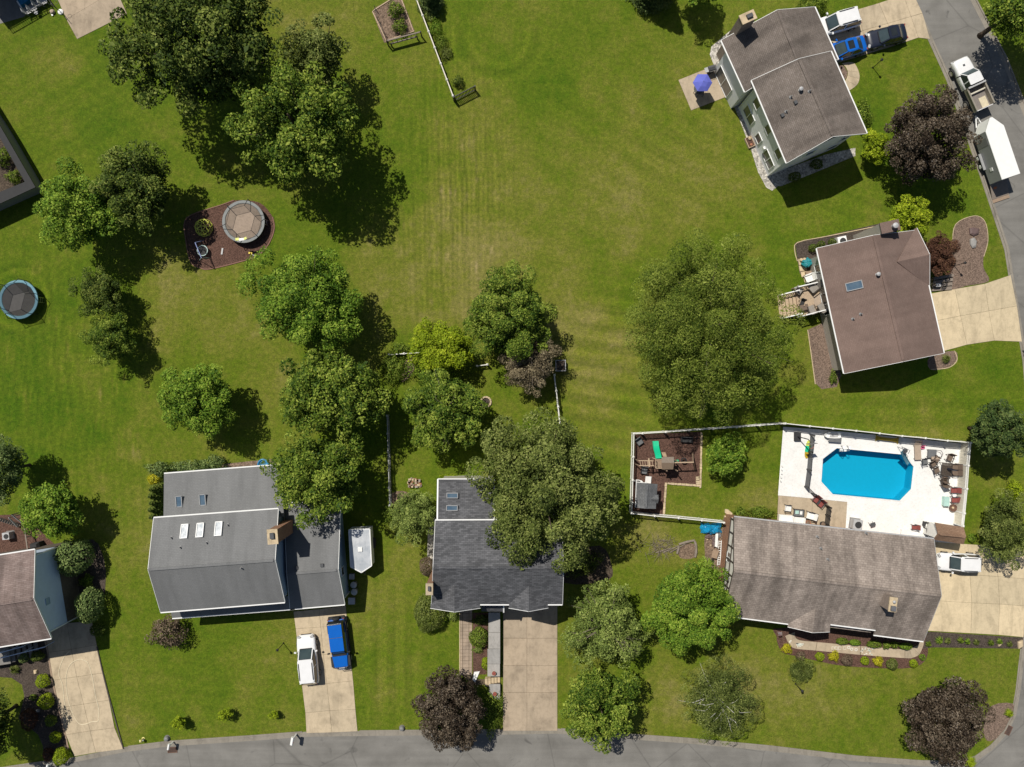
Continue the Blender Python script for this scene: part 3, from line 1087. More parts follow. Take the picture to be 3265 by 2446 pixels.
# stone edging of that play yard: each stone a piece of its own
eb = struct(MB().ribbon([P('pr', *p) for p in [(1302, 100), (1284, 1035), (690, 1000), (640, 1560)]], 0.10, 0.0, 0.03).build('stone_edging', 'stone'))
rng = random.Random(5)
segs = [((1305, 110), (1285, 1030)), ((1285, 1040), (700, 1000)), ((680, 985), (640, 1550))]
for a, b in segs:
    A, B = P('pr', *a), P('pr', *b)
    L = (B - A).length
    d = (B - A).normalized()
    t = 0.0
    while t < L - 0.1:
        w_ = rng.uniform(0.28, 0.48)
        c = A + d * (t + w_ / 2)
        MB().rbox((c.x, c.y, 0.07), (w_ - 0.03, rng.uniform(0.15, 0.22), rng.uniform(0.09, 0.14)), math.atan2(d.y, d.x) + rng.uniform(-0.1, 0.1)).build('stone', 'stone', eb)
        t += w_
for (x, y, w_, h_, a) in [(1235, 895, .36, .18, 5), (1235, 925, .34, .2, 0), (1240, 968, .42, .18, -4), (1238, 1000, .36, .17, 3), (1275, 900, .25, .3, 0)]:
    c = P('pr', x, y)
    MB().rbox((c.x, c.y, 0.09), (w_, h_, 0.16), math.radians(a)).build('stone', 'stone', eb)
# kitchen-garden bed at the top
sheet('garden_bed', 'soil', [P('g', *p) for p in [(50, 270), (120, 180), (620, -60), (760, 0), (1050, 740), (390, 1000), (330, 1000)]], 0.02)
strip('bed_edging', 'wood_pale', [P('g', *p) for p in [(700, -140), (130, 220), (60, 280), (380, 960), (1020, 745), (720, -60)]], 0.10, 0.09)
# beds by the house on the far left
sheet('mulch_bed', 'mulch_brown', [P('03', *p) for p in [(-40, 640), (390, 560), (440, 900), (520, 1200), (590, 1500), (480, 1600), (380, 1600), (370, 1480), (330, 1380), (160, 1240), (210, 1050), (190, 950), (100, 890), (-40, 880)]], 0.014)
sheet('mulch_bed', 'mulch_brown', [P('03', *p) for p in [(560, -160), (800, -300), (900, -100), (905, 100), (880, 190), (700, 300)]], 0.012, 3)
sheet('patio', 'mulch_red', [P('02', *p) for p in [(-60, 1140), (200, 1130), (480, 1400), (300, 1500), (-60, 1520)]], 0.012)
strip('drive_edging', 'wood_tan', [P('03', *p) for p in [(395, 560), (455, 930), (530, 1240), (590, 1500)]], 0.16, 0.06)
strip('drive_edging', 'wood_dark', [P('03', *p) for p in [(835, 620), (885, 840), (950, 1090), (1062, 1498)]], 0.10, 0.10)
# sandy strip behind the grey house, bare earth by the tarp
sheet('bare_earth', 'soil', [P('12', *p) for p in [(-290, 700), (150, 655), (230, 760), (-290, 800)]], 0.012)
sheet('bare_earth', 'soil', [P('tarp', *p) for p in [(330, 640), (560, 560), (720, 420), (720, 260), (860, 200), (860, 1300), (360, 1300), (330, 1000)]], 0.010, 3)
sheet('gravel_bed', 'gravel_white', [P('12', *p) for p in [(1495, 1190), (1560, 1190), (1540, 1560), (1480, 1540), (1478, 1350)]], 0.010, 3)
sheet('mulch_bed', 'soil', [P('12', *p) for p in [(1170, 950), (1300, 940), (1330, 1050), (1180, 1080)]], 0.012, 3)
sheet('mulch_bed', 'bark', [P('22', *p) for p in [(450, 1500), (760, 1400), (860, 1560), (830, 1700), (450, 1720)]], 0.010, 3)
sheet('mulch_bed', 'soil', [P('11', *p) for p in [(1300, 1420), (1360, 1430), (1350, 1560), (1260, 1640), (1260, 1560)]], 0.010, 3)
# ------------------------------------------------------------------ pool basin and water
pool = struct(MB().flat(POOL, -1.35).build('pool_basin', 'pool_blue'))
wl = MB()
for i in range(8):
    a, b = POOL[i], POOL[(i + 1) % 8]
    wl.quad((a.x, a.y, -1.35), (a.x, a.y, 0.0), (b.x, b.y, 0.0), (b.x, b.y, -1.35))
wl.build('pool_wall', 'pool_blue', pool)
cp = MB()
cen = sum(POOL, Vector()) / 8
for i in range(8):
    a, b = POOL[i], POOL[(i + 1) % 8]
    ao_, bo_ = cen + (a - cen) * 1.035, cen + (b - cen) * 1.035
    cp = MB().slab([(a.x, a.y, 0.07), (b.x, b.y, 0.07), (bo_.x, bo_.y, 0.07), (ao_.x, ao_.y, 0.07)], 0.06)
    cp.build('coping', 'concrete_white', pool)
struct(MB().flat([cen + (p - cen) * 0.998 for p in POOL], -0.16).build('pool_water', 'water'))


# ------------------------------------------------------------------ houses
class Frame:
    """gabled block given by photo pixels: A side eave (2), B side eave (2), ridge (2)"""
    def __init__(s, A0, A1, B0, B1, R0, R1, ze, zr):
        s.ze, s.zr = ze, zr
        a0, a1, b0, b1 = (W(p, ze) for p in (A0, A1, B0, B1))
        u = ((a1 - a0) + (b1 - b0))
        ang = math.atan2(u.y, u.x)
        c = (a0 + a1 + b0 + b1) / 4
        s.M = Matrix.Translation((c.x, c.y, 0)) @ Matrix.Rotation(ang, 4, 'Z')
        s.ang, s.c = ang, Vector((c.x, c.y, 0))
        inv = s.M.inverted()
        s.inv = inv
        s.a0, s.a1, s.b0, s.b1 = (inv @ p for p in (a0, a1, b0, b1))
        s.r0, s.r1 = (inv @ W(p, zr) for p in (R0, R1))
        s.va = (s.a0.y + s.a1.y) / 2
        s.vb = (s.b0.y + s.b1.y) / 2
        s.v0 = (s.r0.y + s.r1.y) / 2
        s.u0 = (s.a0.x + s.b0.x) / 2
        s.u1 = (s.a1.x + s.b1.x) / 2

    def z(s, v):
        if v < s.v0:
            return s.ze + (s.zr - s.ze) * (v - s.va) / (s.v0 - s.va)
        return s.ze + (s.zr - s.ze) * (v - s.vb) / (s.v0 - s.vb)

    def loc(s, px, z):
        return s.inv @ W(px, z)

    def on_roof(s, px):
        z = s.zr
        for _ in range(8):
            p = s.loc(px, z)
            z = s.z(p.y)
        return Vector((p.x, p.y, z))


def gable(root, F, roof_mat, wall_mat, oh=0.45, rk=0.3, low=None, low_z=0.0, gut=True, gmat='white', wall=True, notch=None):
    th = 0.14
    slopes = [(F.a0, F.a1, F.r1, F.r0), (F.b1, F.b0, F.r0, F.r1)]
    m = MB()
    for q in slopes:
        m.slab(q, th)
    roof = m.build('roof', roof_mat, root, M=F.M)
    MB().beam(F.r0 + Vector((0.15, 0, 0.015)), F.r1 + Vector((-0.15, 0, 0.015)), 0.26, 0.05).build('ridge_cap', roof_mat, roof, M=F.M)
    if gut:
        for a, b, s_ in ((F.a0, F.a1, -1), (F.b0, F.b1, 1)):
            o = Vector((0, s_ * 0.055, -0.05))
            MB().beam(a + o, b + o, 0.11, 0.10).build('gutter', gmat, roof, M=F.M)
        for a, r, s_ in ((F.a0, F.r0, -1), (F.b0, F.r0, -1), (F.a1, F.r1, 1), (F.b1, F.r1, 1)):
            o = Vector((s_ * 0.02, 0, -0.085))
            MB().beam(a + o, r + o, 0.035, 0.17).build('fascia', gmat, roof, M=F.M)
    if wall:
        u0, u1 = max(F.a0.x, F.b0.x) + rk, min(F.a1.x, F.b1.x) - rk
        va, vb = F.va + oh, F.vb - oh
        za, zb = F.z(va) - th - 0.01, F.z(vb) - th - 0.01
        zt = F.zr - th - 0.01

        def shell(z0, matn, nm, off=0.0, top=None):
            w_ = MB()
            A, B = va - off, vb + off
            for uu, flip in ((u0 - off, 0), (u1 + off, 1)):
                if top is None:
                    pts = [(uu, A, z0), (uu, B, z0), (uu, B, zb), (uu, F.v0, zt), (uu, A, za)]
                else:
                    pts = [(uu, A, z0), (uu, B, z0), (uu, B, top), (uu, A, top)]
                w_.add(pts if flip else pts[::-1], [list(range(len(pts)))])
            tA, tB = (za, zb) if top is None else (top, top)
            w_.add([(u0 - off, A, z0), (u1 + off, A, z0), (u1 + off, A, tA), (u0 - off, A, tA)], [(0, 1, 2, 3)])
            w_.add([(u1 + off, B, z0), (u0 - off, B, z0), (u0 - off, B, tB), (u1 + off, B, tB)], [(0, 1, 2, 3)])
            return w_.build(nm, matn, root, M=F.M)
        shell(low_z if low else 0.0, wall_mat, 'wall')
        if low:
            shell(0.0, low, 'lower_wall', 0.03, low_z + 0.01)
        F.wall = (u0, u1, va, vb)
    return roof


def window(root, F, side, pos, z, w, h, panes=1, fm='white', gm='glass_pane', name='window'):
    """side 'A','B' (eave walls, pos = u) or '0','1' (gable walls, pos = v)"""
    u0, u1, va, vb = F.wall
    if side in 'AB':
        v = va if side == 'A' else vb
        s_ = -1 if side == 'A' else 1
        o, e, nn = Vector((pos, v, z)), Vector((1, 0, 0)), Vector((0, s_, 0))
    else:
        u = u0 if side == '0' else u1
        s_ = -1 if side == '0' else 1
        o, e, nn = Vector((u, pos, z)), Vector((0, 1, 0)), Vector((s_, 0, 0))
    up = Vector((0, 0, 1))
    t = 0.07
    fr = MB()
    n0, n1 = nn * 0.005, nn * 0.07

    def bar(c0, c1, d0, d1):
        ps = [o + e * c0 + up * d0, o + e * c1 + up * d0, o + e * c1 + up * d1, o + e * c0 + up * d1]
        fr.add([p + n0 for p in ps] + [p + n1 for p in ps], [(3, 2, 1, 0), (4, 5, 6, 7), (0, 1, 5, 4), (1, 2, 6, 5), (2, 3, 7, 6), (3, 0, 4, 7)])
    bar(-w / 2 - t, w / 2 + t, -h / 2 - t, -h / 2)
    bar(-w / 2 - t, w / 2 + t, h / 2, h / 2 + t)
    bar(-w / 2 - t, -w / 2, -h / 2, h / 2)
    bar(w / 2, w / 2 + t, -h / 2, h / 2)
    for k in range(1, panes):
        x = -w / 2 + w * k / panes
        bar(x - t / 2, x + t / 2, -h / 2, h / 2)
    f = fr.build(name, fm, root, M=F.M)
    for k in range(panes):
        x0, x1 = -w / 2 + w * k / panes, -w / 2 + w * (k + 1) / panes
        ps = [o + e * x0 - up * h / 2 + nn * 0.03, o + e * x1 - up * h / 2 + nn * 0.03, o + e * x1 + up * h / 2 + nn * 0.03, o + e * x0 + up * h / 2 + nn * 0.03]
        if (ps[1] - ps[0]).cross(ps[2] - ps[0]).dot(nn) < 0:
            ps = ps[::-1]
        MB().add(ps, [(0, 1, 2, 3)]).build('pane', gm, f, M=F.M)
    return f


def roof_tilt(F, v):
    s_ = (F.zr - F.ze) / (F.v0 - F.va) if v < F.v0 else (F.zr - F.ze) / (F.v0 - F.vb)
    return s_


def skylight(roof, F, px, w, l, gm='glass_sky', fm='alu_panel', hgt=0.12, wu=True):
    """w along the ridge, l up the slope"""
    c = F.on_roof(px)
    s_ = roof_tilt(F, c.y)
    up = Vector((0, 1, s_)).normalized()
    e = Vector((1, 0, 0))
    n_ = e.cross(up)
    c = c + n_ * (hgt / 2)
    fr = MB()
    t = 0.07
    for (a, b, w2, l2) in ((0, l / 2, w + t, t), (0, -l / 2, w + t, t), (w / 2, 0, t, l), (-w / 2, 0, t, l)):
        q = c + e * a + up * b
        fr.add([q + e * (sx * w2 / 2) + up * (sy * l2 / 2) + n_ * (sz * hgt / 2) for sz in (-1, 1) for sx, sy in ((-1, -1), (1, -1), (1, 1), (-1, 1))], BOXF)
    f = fr.build('skylight', fm, roof, M=F.M)
    q = c + n_ * (hgt * 0.2)
    MB().add([q + e * (sx * (w - t) / 2) + up * (sy * (l - t) / 2) for sx, sy in ((-1, -1), (1, -1), (1, 1), (-1, 1))], [(0, 1, 2, 3)]).build('pane', gm, roof, M=F.M)


def vent(roof, F, px, kind='pipe'):
    c = F.on_roof(px)
    m = MB()
    if kind == 'pipe':
        m.lathe([(0.16, 0), (0.09, 0.05), (0.055, 0.06), (0.055, 0.34), (0.03, 0.34)], c, 10)
        m.build('vent_pipe', 'mid_grey', roof, M=F.M, smooth=False)
    elif kind == 'cap':
        m.lathe([(0.14, 0), (0.1, 0.04), (0.1, 0.3), (0.19, 0.3), (0.19, 0.42), (0.06, 0.5)], c, 12)
        m.build('flue_cap', 'pale_grey', roof, M=F.M)
    else:
        m.rbox((c.x, c.y, c.z + 0.09), (0.32, 0.30, 0.16))
        m.build('roof_vent', 'dark_grey', roof, M=F.M)


def chimney(roof, F, px_top, ztop, w, d, zbase, mat='brick_orange', cap='concrete_tan', flue=True, lean=None):
    c = F.loc(px_top, ztop)
    b = MB().box(c.x - w / 2, c.x + w / 2, c.y - d / 2, c.y + d / 2, zbase, ztop - 0.12).build('chimney', mat, roof, M=F.M)
    MB().box(c.x - w / 2 - 0.06, c.x + w / 2 + 0.06, c.y - d / 2 - 0.06, c.y + d / 2 + 0.06, ztop - 0.12, ztop).build('chimney_cap', cap, roof, M=F.M)
    if flue:
        MB().box(c.x - w * 0.22, c.x + w * 0.22, c.y - d * 0.12, c.y + d * 0.3, ztop, ztop + 0.22).build('flue', 'dark_grey', roof, M=F.M)
    return c


def cross_gable(root, F, side, u_px, half, z_eave, z_ridge, out, back, roof_mat, wall_mat, wall=True):
    """small gable facing out from an eave. u_px = u in the frame; out = how far past the eave, back = how far up the roof"""
    s_ = -1 if side == 'A' else 1
    ve = F.va if side == 'A' else F.vb
    vo = ve + s_ * out
    vi = ve - s_ * back
    r0, r1 = Vector((u_px, vo, z_ridge)), Vector((u_px, vi, z_ridge))
    m = MB()
    for k in (-1, 1):
        e0, e1 = Vector((u_px + k * half, vo, z_eave)), Vector((u_px + k * half, ve - s_ * 0.1, z_eave))
        m.slab([e0, r0, r1, e1], 0.12)
    g = m.build('gable_roof', roof_mat, root, M=F.M)
    for k in (-1, 1):
        MB().beam((u_px + k * half, vo + s_ * 0.02, z_eave - 0.07), (u_px, vo + s_ * 0.02, z_ridge - 0.07), 0.04, 0.15).build('fascia', 'white' if wall else 'dark_grey', g, M=F.M)
    if wall:
        y = vo - s_ * 0.35
        pts = [(u_px - half + 0.25, y, 0), (u_px + half - 0.25, y, 0), (u_px + half - 0.25, y, z_eave), (u_px, y, z_ridge - 0.15), (u_px - half + 0.25, y, z_eave)]
        MB().add(pts if s_ < 0 else pts[::-1], [(0, 1, 2, 3, 4)]).build('gable_wall', wall_mat, root, M=F.M)
    return g


def part_roof(root, pts, mat, th=0.12, name='roof'):
    m = MB().slab(pts, th)
    return m.build(name, mat, root, world=True)


def walls_under(root, pts, mat, inset=0.4, name='wall', z0=0.0, drop=0.14):
    c = sum((Vector(p) for p in pts), Vector()) / len(pts)
    q = []
    for p in pts:
        p = Vector(p)
        d = Vector((p.x - c.x, p.y - c.y, 0))
        q.append(p - d.normalized() * inset)
    m = MB()
    n = len(q)
    for i in range(n):
        a, b = q[i], q[(i + 1) % n]
        m.add([(a.x, a.y, z0), (b.x, b.y, z0), (b.x, b.y, b.z - drop), (a.x, a.y, a.z - drop)], [(0, 1, 2, 3), ])
    return m.build(name, mat, root, world=True)


# ---------- A: white two-storey house with taupe roof
FA = Frame(S('20', 2065, 690), S('30', 170, 1400), S('30', 550, 440), S('30', 858, 1145), S('30', 275, 505), S('30', 568, 1172), 5.8, 7.6)
FA1 = Frame(S('20', 1805, 345), S('20', 2008, 790), S('30', 410, 60), S('30', 612, 512), S('30', 92, 85), S('30', 262, 520), 5.2, 7.1)
A = thing('two_storey_house', 'white two-storey house with stepped taupe shingle roof beside a blue patio umbrella', 'house', FA.c, FA.ang)
ra1 = gable(A, FA1, 'roof_taupe', 'siding_white', 0.25, 0.2)
ra = gable(A, FA, 'roof_taupe', 'siding_white', 0.25, 0.2)
L_ = FA.wall
for (pu, z, w_, h_, n_) in [(-2.35, 1.7, 1.7, 1.5, 2), (0.15, 1.6, 0.8, 1.2, 1), (2.5, 1.7, 1.7, 1.5, 2), (-2.55, 4.4, 0.9, 1.25, 1), (0.2, 4.4, 0.8, 1.1, 1), (2.75, 4.4, 0.9, 1.25, 1)]:
    window(A, FA, 'A', pu, z, w_, h_, n_)
window(A, FA1, 'A', -0.4, 1.15, 2.6, 2.0, 2, name='patio_door')
window(A, FA, '1', -0.9, 4.3, 1.0, 1.2, 1, gm='glass_dark')
window(A, FA, '1', 2.7, 4.3, 0.9, 1.2, 1, gm='glass_dark')
window(A, FA, '1', 2.6, 1.6, 1.2, 1.3, 1, gm='glass_dark')
for px in [S('30', 205, 835), S('30', 165, 960), S('30', 365, 785)]:
    vent(ra, FA, px, 'pipe')
vent(ra, FA, S('30', 283, 775), 'cap')
for px in [S('30', 245, 882), S('30', 132, 993)]:
    vent(ra, FA, px, 'box')
cA = chimney(ra1, FA1, S('20', 2035, 145), 8.1, 0.8, 1.35, 0.0, 'brick_grey', 'stone')
# utility box + downspouts on the white wall
u0, u1, va, vb = FA.wall
MB().rbox((1.35, va - 0.12, 2.0), (0.25, 0.2, 0.5)).build('meter_box', 'white', A, M=FA.M)
MB().beam((u1 - 0.05, va - 0.06, 0.1), (u1 - 0.05, va - 0.06, 5.5), 0.09).build('downspout', 'white', A, M=FA.M)
MB().beam((u0 + 0.1, va - 0.06, 0.1), (u0 + 0.1, va - 0.06, 5.5), 0.09).build('downspout', 'white', A, M=FA.M)

# ---------- B: brown-roofed house with deck
FB = Frame(S('31', 430, 490), S('31', 665, 1565), S('31', 1282, 335), S('31', 1520, 1390), S('31', 918, 378), S('31', 1172, 1462), 3.9, 5.6)
B = thing('single_storey_house', 'single-storey house with plain red-brown roof, one skylight and a rear deck', 'house', FB.c, FB.ang)
rb = gable(B, FB, 'roof_redbrown', 'siding_tan', 0.55, 0.25)
cr0 = FB.loc(S('31', 1335, 570), 3.9)
cross_gable(B, FB, 'B', FB.u0 + 2.85, 2.85, 3.9, 5.05, 0.1, 3.1, 'roof_redbrown', 'siding_tan')
skylight(rb, FB, S('31', 750, 812), 0.75, 1.45)
vent(rb, FB, S('31', 945, 715), 'cap')
vent(rb, FB, S('31', 805, 1055), 'pipe')
vent(rb, FB, S('31', 738, 1097), 'pipe')
vent(rb, FB, S('31', 1238, 575), 'box')
for (pu, z, w_, h_, n_, g_) in [(-4.2, 2.0, 1.5, 1.5, 2, 'glass_pane'), (-0.9, 2.2, 2.1, 2.0, 2, 'glass_dark')]:
    window(B, FB, 'A', pu, z, w_, h_, n_, gm=g_)
window(B, FB, 'B', 2.2, 1.3, 4.8, 2.3, 4, gm='white', name='garage_door')
cb = FB.loc(S('31', 1065, 315), 5.9)
chs = MB().box(cb.x - 0.62, cb.x + 0.32, cb.y - 0.85, cb.y + 0.85, 0, 5.75).build('chimney', 'siding_tan', rb, M=FB.M)
MB().box(cb.x - 0.68, cb.x + 0.38, cb.y - 0.92, cb.y + 0.92, 5.75, 5.86).build('chimney_cap', 'roof_redbrown', rb, M=FB.M)
MB().lathe([(0.17, 5.86), (0.17, 6.25), (0.26, 6.25), (0.26, 6.42), (0.05, 6.5)], (cb.x - 0.1, cb.y + 0.25, 0), 14).build('flue', 'pale_grey', rb, M=FB.M)

# ---------- C: ranch house with half-timbered gable
FC = Frame((2306, 1962), S('33', 1345, 575), S('22', 1915, 1155), S('32', 1435, 1345), (2340, 1821), S('33', 1500, 185), 4.0, 6.3)
C_ = thing('ranch_house', 'long ranch house with weathered tan roof and half-timbered gable beside the swimming pool', 'house', FC.c, FC.ang)
# south slope has a recess over the porch, so it is laid in three panels
uu1 = FC.loc(S('33', 535, 455), 4.0).x
uu2 = FC.loc(S('33', 922, 490), 4.0).x
FCn = FC
th = 0.14
m = MB()
m.slab((FC.b1, FC.b0, FC.r0, FC.r1), th)


def lerp_ridge(u):
    t = (u - FC.r0.x) / (FC.r1.x - FC.r0.x)
    return FC.r0 + (FC.r1 - FC.r0) * t


def lerp_eave(u):
    t = (u - FC.a0.x) / (FC.a1.x - FC.a0.x)
    return FC.a0 + (FC.a1 - FC.a0) * t


cut = 0.55
ec1, ec2 = lerp_eave(uu1), lerp_eave(uu2)
up1 = Vector((ec1.x, ec1.y + cut, FC.z(ec1.y + cut)))
up2 = Vector((ec2.x, ec2.y + cut, FC.z(ec2.y + cut)))
m.slab((FC.a0, ec1, lerp_ridge(uu1), FC.r0), th)
m.slab((up1, up2, lerp_ridge(uu2), lerp_ridge(uu1)), th)
m.slab((ec2, FC.a1, FC.r1, lerp_ridge(uu2)), th)
rc = m.build('roof', 'roof_tan', C_, M=FC.M)
MB().beam(FC.r0 + Vector((0.1, 0, 0.015)), FC.r1 + Vector((-0.1, 0, 0.015)), 0.26, 0.05).build('ridge_cap', 'roof_tan', rc, M=FC.M)
for a, b in ((FC.a0, ec1), (up1, up2), (ec2, FC.a1)):
    o_ = Vector((0, -0.06, -0.05))
    MB().beam(a + o_, b + o_, 0.11, 0.1).build('gutter', 'white', rc, M=FC.M)
MB().beam(FC.b0 + Vector((0, 0.06, -0.05)), FC.b1 + Vector((0, 0.06, -0.05)), 0.11, 0.1).build('gutter', 'pale_grey', rc, M=FC.M)
for a, r_, s_ in ((FC.a0, FC.r0, -1), (FC.b0, FC.r0, -1), (FC.a1, FC.r1, 1), (FC.b1, FC.r1, 1)):
    MB().beam(a + Vector((s_ * .02, 0, -.085)), r_ + Vector((s_ * .02, 0, -.085)), 0.035, 0.17).build('fascia', 'dark_timber' if s_ < 0 else 'pale_grey', rc, M=FC.M)
MB().slab([ec1 + Vector((-0.1, cut + 0.1, -0.45)), ec2 + Vector((0, cut + 0.1, -0.45)), ec2 + Vector((0, 0.0, -0.6)), ec1 + Vector((-0.1, 0.0, -0.6))], 0.1).build('porch_roof', 'roof_tan', C_, M=FC.M)
_w = FC
u0, u1 = max(FC.a0.x, FC.b0.x) + 0.3, min(FC.a1.x, FC.b1.x) - 0.3
va, vb = FC.va + 1.3, FC.vb - 0.45
FC.wall = (u0, u1, va, vb)
zA, zB, zt = FC.z(va) - th, FC.z(vb) - th, FC.zr - th
wmb = MB()
for uu, fl in ((u0, 0), (u1, 1)):
    pts = [(uu, va, 1.9), (uu, vb, 1.9), (uu, vb, zB), (uu, FC.v0, zt), (uu, va, zA)]
    wmb.add(pts if fl else pts[::-1], [(0, 1, 2, 3, 4)])
wmb.add([(u0, va, 1.9), (u1, va, 1.9), (u1, va, zA), (u0, va, zA)], [(0, 1, 2, 3)])
wmb.add([(u1, vb, 1.9), (u0, vb, 1.9), (u0, vb, zB), (u1, vb, zB)], [(0, 1, 2, 3)])
wmb.build('wall', 'stucco', C_, M=FC.M)
MB().box(u0 - 0.06, u1 + 0.06, va - 0.06, vb + 0.06, 0, 1.9).build('lower_wall', 'brick_orange', C_, M=FC.M)
# timbers of the west gable, each its own piece
x_ = u0 - 0.035
for v_ in np.linspace(va + 0.1, vb - 0.1, 7):
    MB().box(x_ - 0.04, x_ + 0.03, v_ - 0.07, v_ + 0.07, 1.95, FC.z(v_) - th - 0.02).build('timber', 'dark_timber', C_, M=FC.M)
for z_ in (1.98, 3.3):
    MB().box(x_ - 0.05, x_ + 0.03, va, vb, z_ - 0.07, z_ + 0.07).build('timber', 'dark_timber', C_, M=FC.M)
window(C_, FC, '0', 0.6, 2.65, 0.9, 1.0, 2, gm='glass_pane')
window(C_, FC, '0', -3.1, 2.65, 0.9, 1.0, 1, gm='glass_pane')
for pu in (-7.5, -1.2, 3.2, 6.5):
    window(C_, FC, 'A', pu, 2.7, 1.5, 1.2, 2, gm='glass_dark')
for pu in (-6.2, -2.0, 1.0, 4.5):
    window(C_, FC, 'B', pu, 2.6, 1.8, 1.5, 2, gm='glass_dark')
cg = FC.loc(S('33', 372, 440), 4.2)
cross_gable(C_, FC, 'A', cg.x, 2.05, 4.0, 4.95, 0.28, 2.3, 'roof_tan', 'stucco')
for px in [S('32', 432, 1325), S('32', 462, 1425), S('32', 522, 1520), S('32', 850, 1295)]:
    vent(rc, FC, px, 'pipe')
cc = chimney(rc, FC, S('33', 1085, 262), 7.3, 0.62, 1.25, 4.4, 'brick_grey', 'stone', False)
MB().rbox((cc.x, cc.y - 0.32, 7.42), (0.45, 0.45, 0.22)).build('flue_cap', 'lead', rc, M=FC.M)
MB().lathe([(0.1, 7.3), (0.1, 7.5), (0.15, 7.5), (0.04, 7.6)], (cc.x, cc.y + 0.3, 0), 10).build('flue_cap', 'pale_grey', rc, M=FC.M)

# ---------- D: charcoal-roofed house in the middle lot
FD = Frame((1376, 1927), (1793, 1927), (1388, 1660), (1790, 1658), (1381, 1809), (1797, 1809), 6.0, 8.2)
D = thing('charcoal_roof_house', 'two-storey house with dark charcoal architectural shingles and twin front gables above a concrete drive', 'house', FD.c, FD.ang)
rd = gable(D, FD, 'roof_charcoal', 'siding_cream', 0.45, 0.3)
gl, gr = FD.loc((1452, 1930), 6.0).x, FD.loc((1685, 1930), 6.0).x
cross_gable(D, FD, 'A', gl, 2.35, 6.0, 7.2, 0.35, 2.6, 'roof_charcoal', 'siding_cream')
cross_gable(D, FD, 'A', gr, 1.85, 6.0, 7.1, 0.35, 2.4, 'roof_charcoal', 'siding_cream')
chimney(rd, FD, S('13', 1492, 130), 8.4, 0.55, 0.95, 0.0, 'brick_orange', 'concrete_tan')
# rear wing with two skylights
FD2 = Frame((1394, 1665), (1576, 1665), (1394, 1526), (1576, 1526), (1394, 1530), (1576, 1530), 5.2, 5.22)
rw = [W((1394, 1668), 5.5), W((1576, 1668), 5.5), W((1576, 1528), 4.6), W((1396, 1528), 4.6)]
r2 = part_roof(D, rw, 'roof_charcoal', name='rear_roof')
walls_under(D, rw, 'siding_cream', 0.35, 'rear_wall')
for a, b in ((rw[3], rw[0]), (rw[1], rw[2]), (rw[2], rw[3])):
    MB().beam(a - Vector((0, 0, .06)), b - Vector((0, 0, .06)), 0.13, 0.13).build('fascia', 'white', r2, world=True)
for (x, y) in ((1690, 970), (1687, 1077)):
    z_ = 5.05 if y < 1000 else 5.2
    c_ = P('12', x, y, z_ + 0.12)
    f_ = MB().rbox(c_ + Vector((0, 0.23, 0)), (1.1, 0.07, 0.14)).rbox(c_ - Vector((0, 0.23, 0)), (1.1, 0.07, 0.14)).rbox(c_ + Vector((0.52, 0, 0)), (0.07, 0.4, 0.14)).rbox(c_ - Vector((0.52, 0, 0)), (0.07, 0.4, 0.14)).build('skylight', 'alu_panel', r2, world=True)
    MB().rbox(c_ - Vector((0, 0, 0.02)), (1.0, 0.40, 0.06)).build('pane', 'glass_sky', r2, world=True)
# porch roof between the gables, garage doors
pr_ = [W((1535, 1950), 4.4), W((1606, 1950), 4.4), W((1606, 1925), 4.9), W((1535, 1925), 4.9)]
part_roof(D, pr_, 'roof_charcoal', name='porch_roof')
MB().beam(W((1606, 1926), 4.9), W((1606, 1952), 4.4), 0.12, 0.14).build('fascia', 'white', D, world=True)
yg = FD.va - 0.35 + 0.35
MB().box(gr - 1.45, gr + 1.45, yg - 0.06, yg - 0.004, 0.05, 2.4).build('garage_door', 'white', D, M=FD.M)
for k in range(3):
    MB().box(gr - 1.4, gr + 1.4, yg - 0.075, yg - 0.062, 0.12 + k * 0.76, 0.76 + k * 0.76).build('door_panel', 'vinyl', D, M=FD.M)
MB().box(gl - 0.7, gl + 0.7, yg - 0.06, yg - 0.004, 3.6, 4.9).build('window', 'white', D, M=FD.M)
MB().box(gl - 0.6, gl + 0.6, yg - 0.07, yg - 0.062, 3.7, 4.8).build('pane', 'glass_dark', D, M=FD.M)
window(D, FD, 'A', 0.4, 4.2, 1.3, 1.2, 2, gm='glass_dark')

# ---------- E: grey house on the left
FE = Frame((512, 1952), (908, 1920), (490, 1652), (887, 1623), (472, 1816), (877, 1786), 5.9, 7.9)
E = thing('grey_roof_house', 'large teal house with smooth grey roofs and five skylights', 'house', FE.c, FE.ang)
re_ = gable(E, FE, 'roof_grey', 'siding_teal', 0.4, 0.3)
for x, y in ((1587, 1280), (1722, 1270), (1880, 1258)):
    skylight(re_, FE, S('02', x, y), 0.62, 1.3, 'skylight_dome', 'white', 0.2)
for x, y in ((1475, 1330), (1778, 1373), (1552, 1413), (1960, 1220), (2075, 1590)):
    vent(re_, FE, S('02', x, y), 'pipe')
FG = Frame((925, 1942), (1099, 1927), (905, 1607), (1086, 1593), (915, 1830), (1078, 1817), 3.4, 4.9)
rg = gable(E, FG, 'roof_grey', 'siding_teal', 0.4, 0.3)
for x, y in ((572, 1568), (350, 1590)):
    vent(rg, FG, S('12', x, y), 'box')
ce = chimney(re_, FE, S('12', 145, 1325), 8.9, 0.85, 1.25, 0.0, 'brick_orange', 'stone')
rr = [W((523, 1511), 3.1), W((897, 1482), 3.1), W((905, 1648), 4.5), W((521, 1672), 4.5)]
r3 = part_roof(E, rr, 'roof_grey', name='rear_roof')
walls_under(E, rr, 'siding_teal', 0.35, 'rear_wall')
MB().beam(rr[0] + Vector((0, .05, -.05)), rr[1] + Vector((0, .05, -.05)), 0.12, 0.1).build('gutter', 'white', r3, world=True)
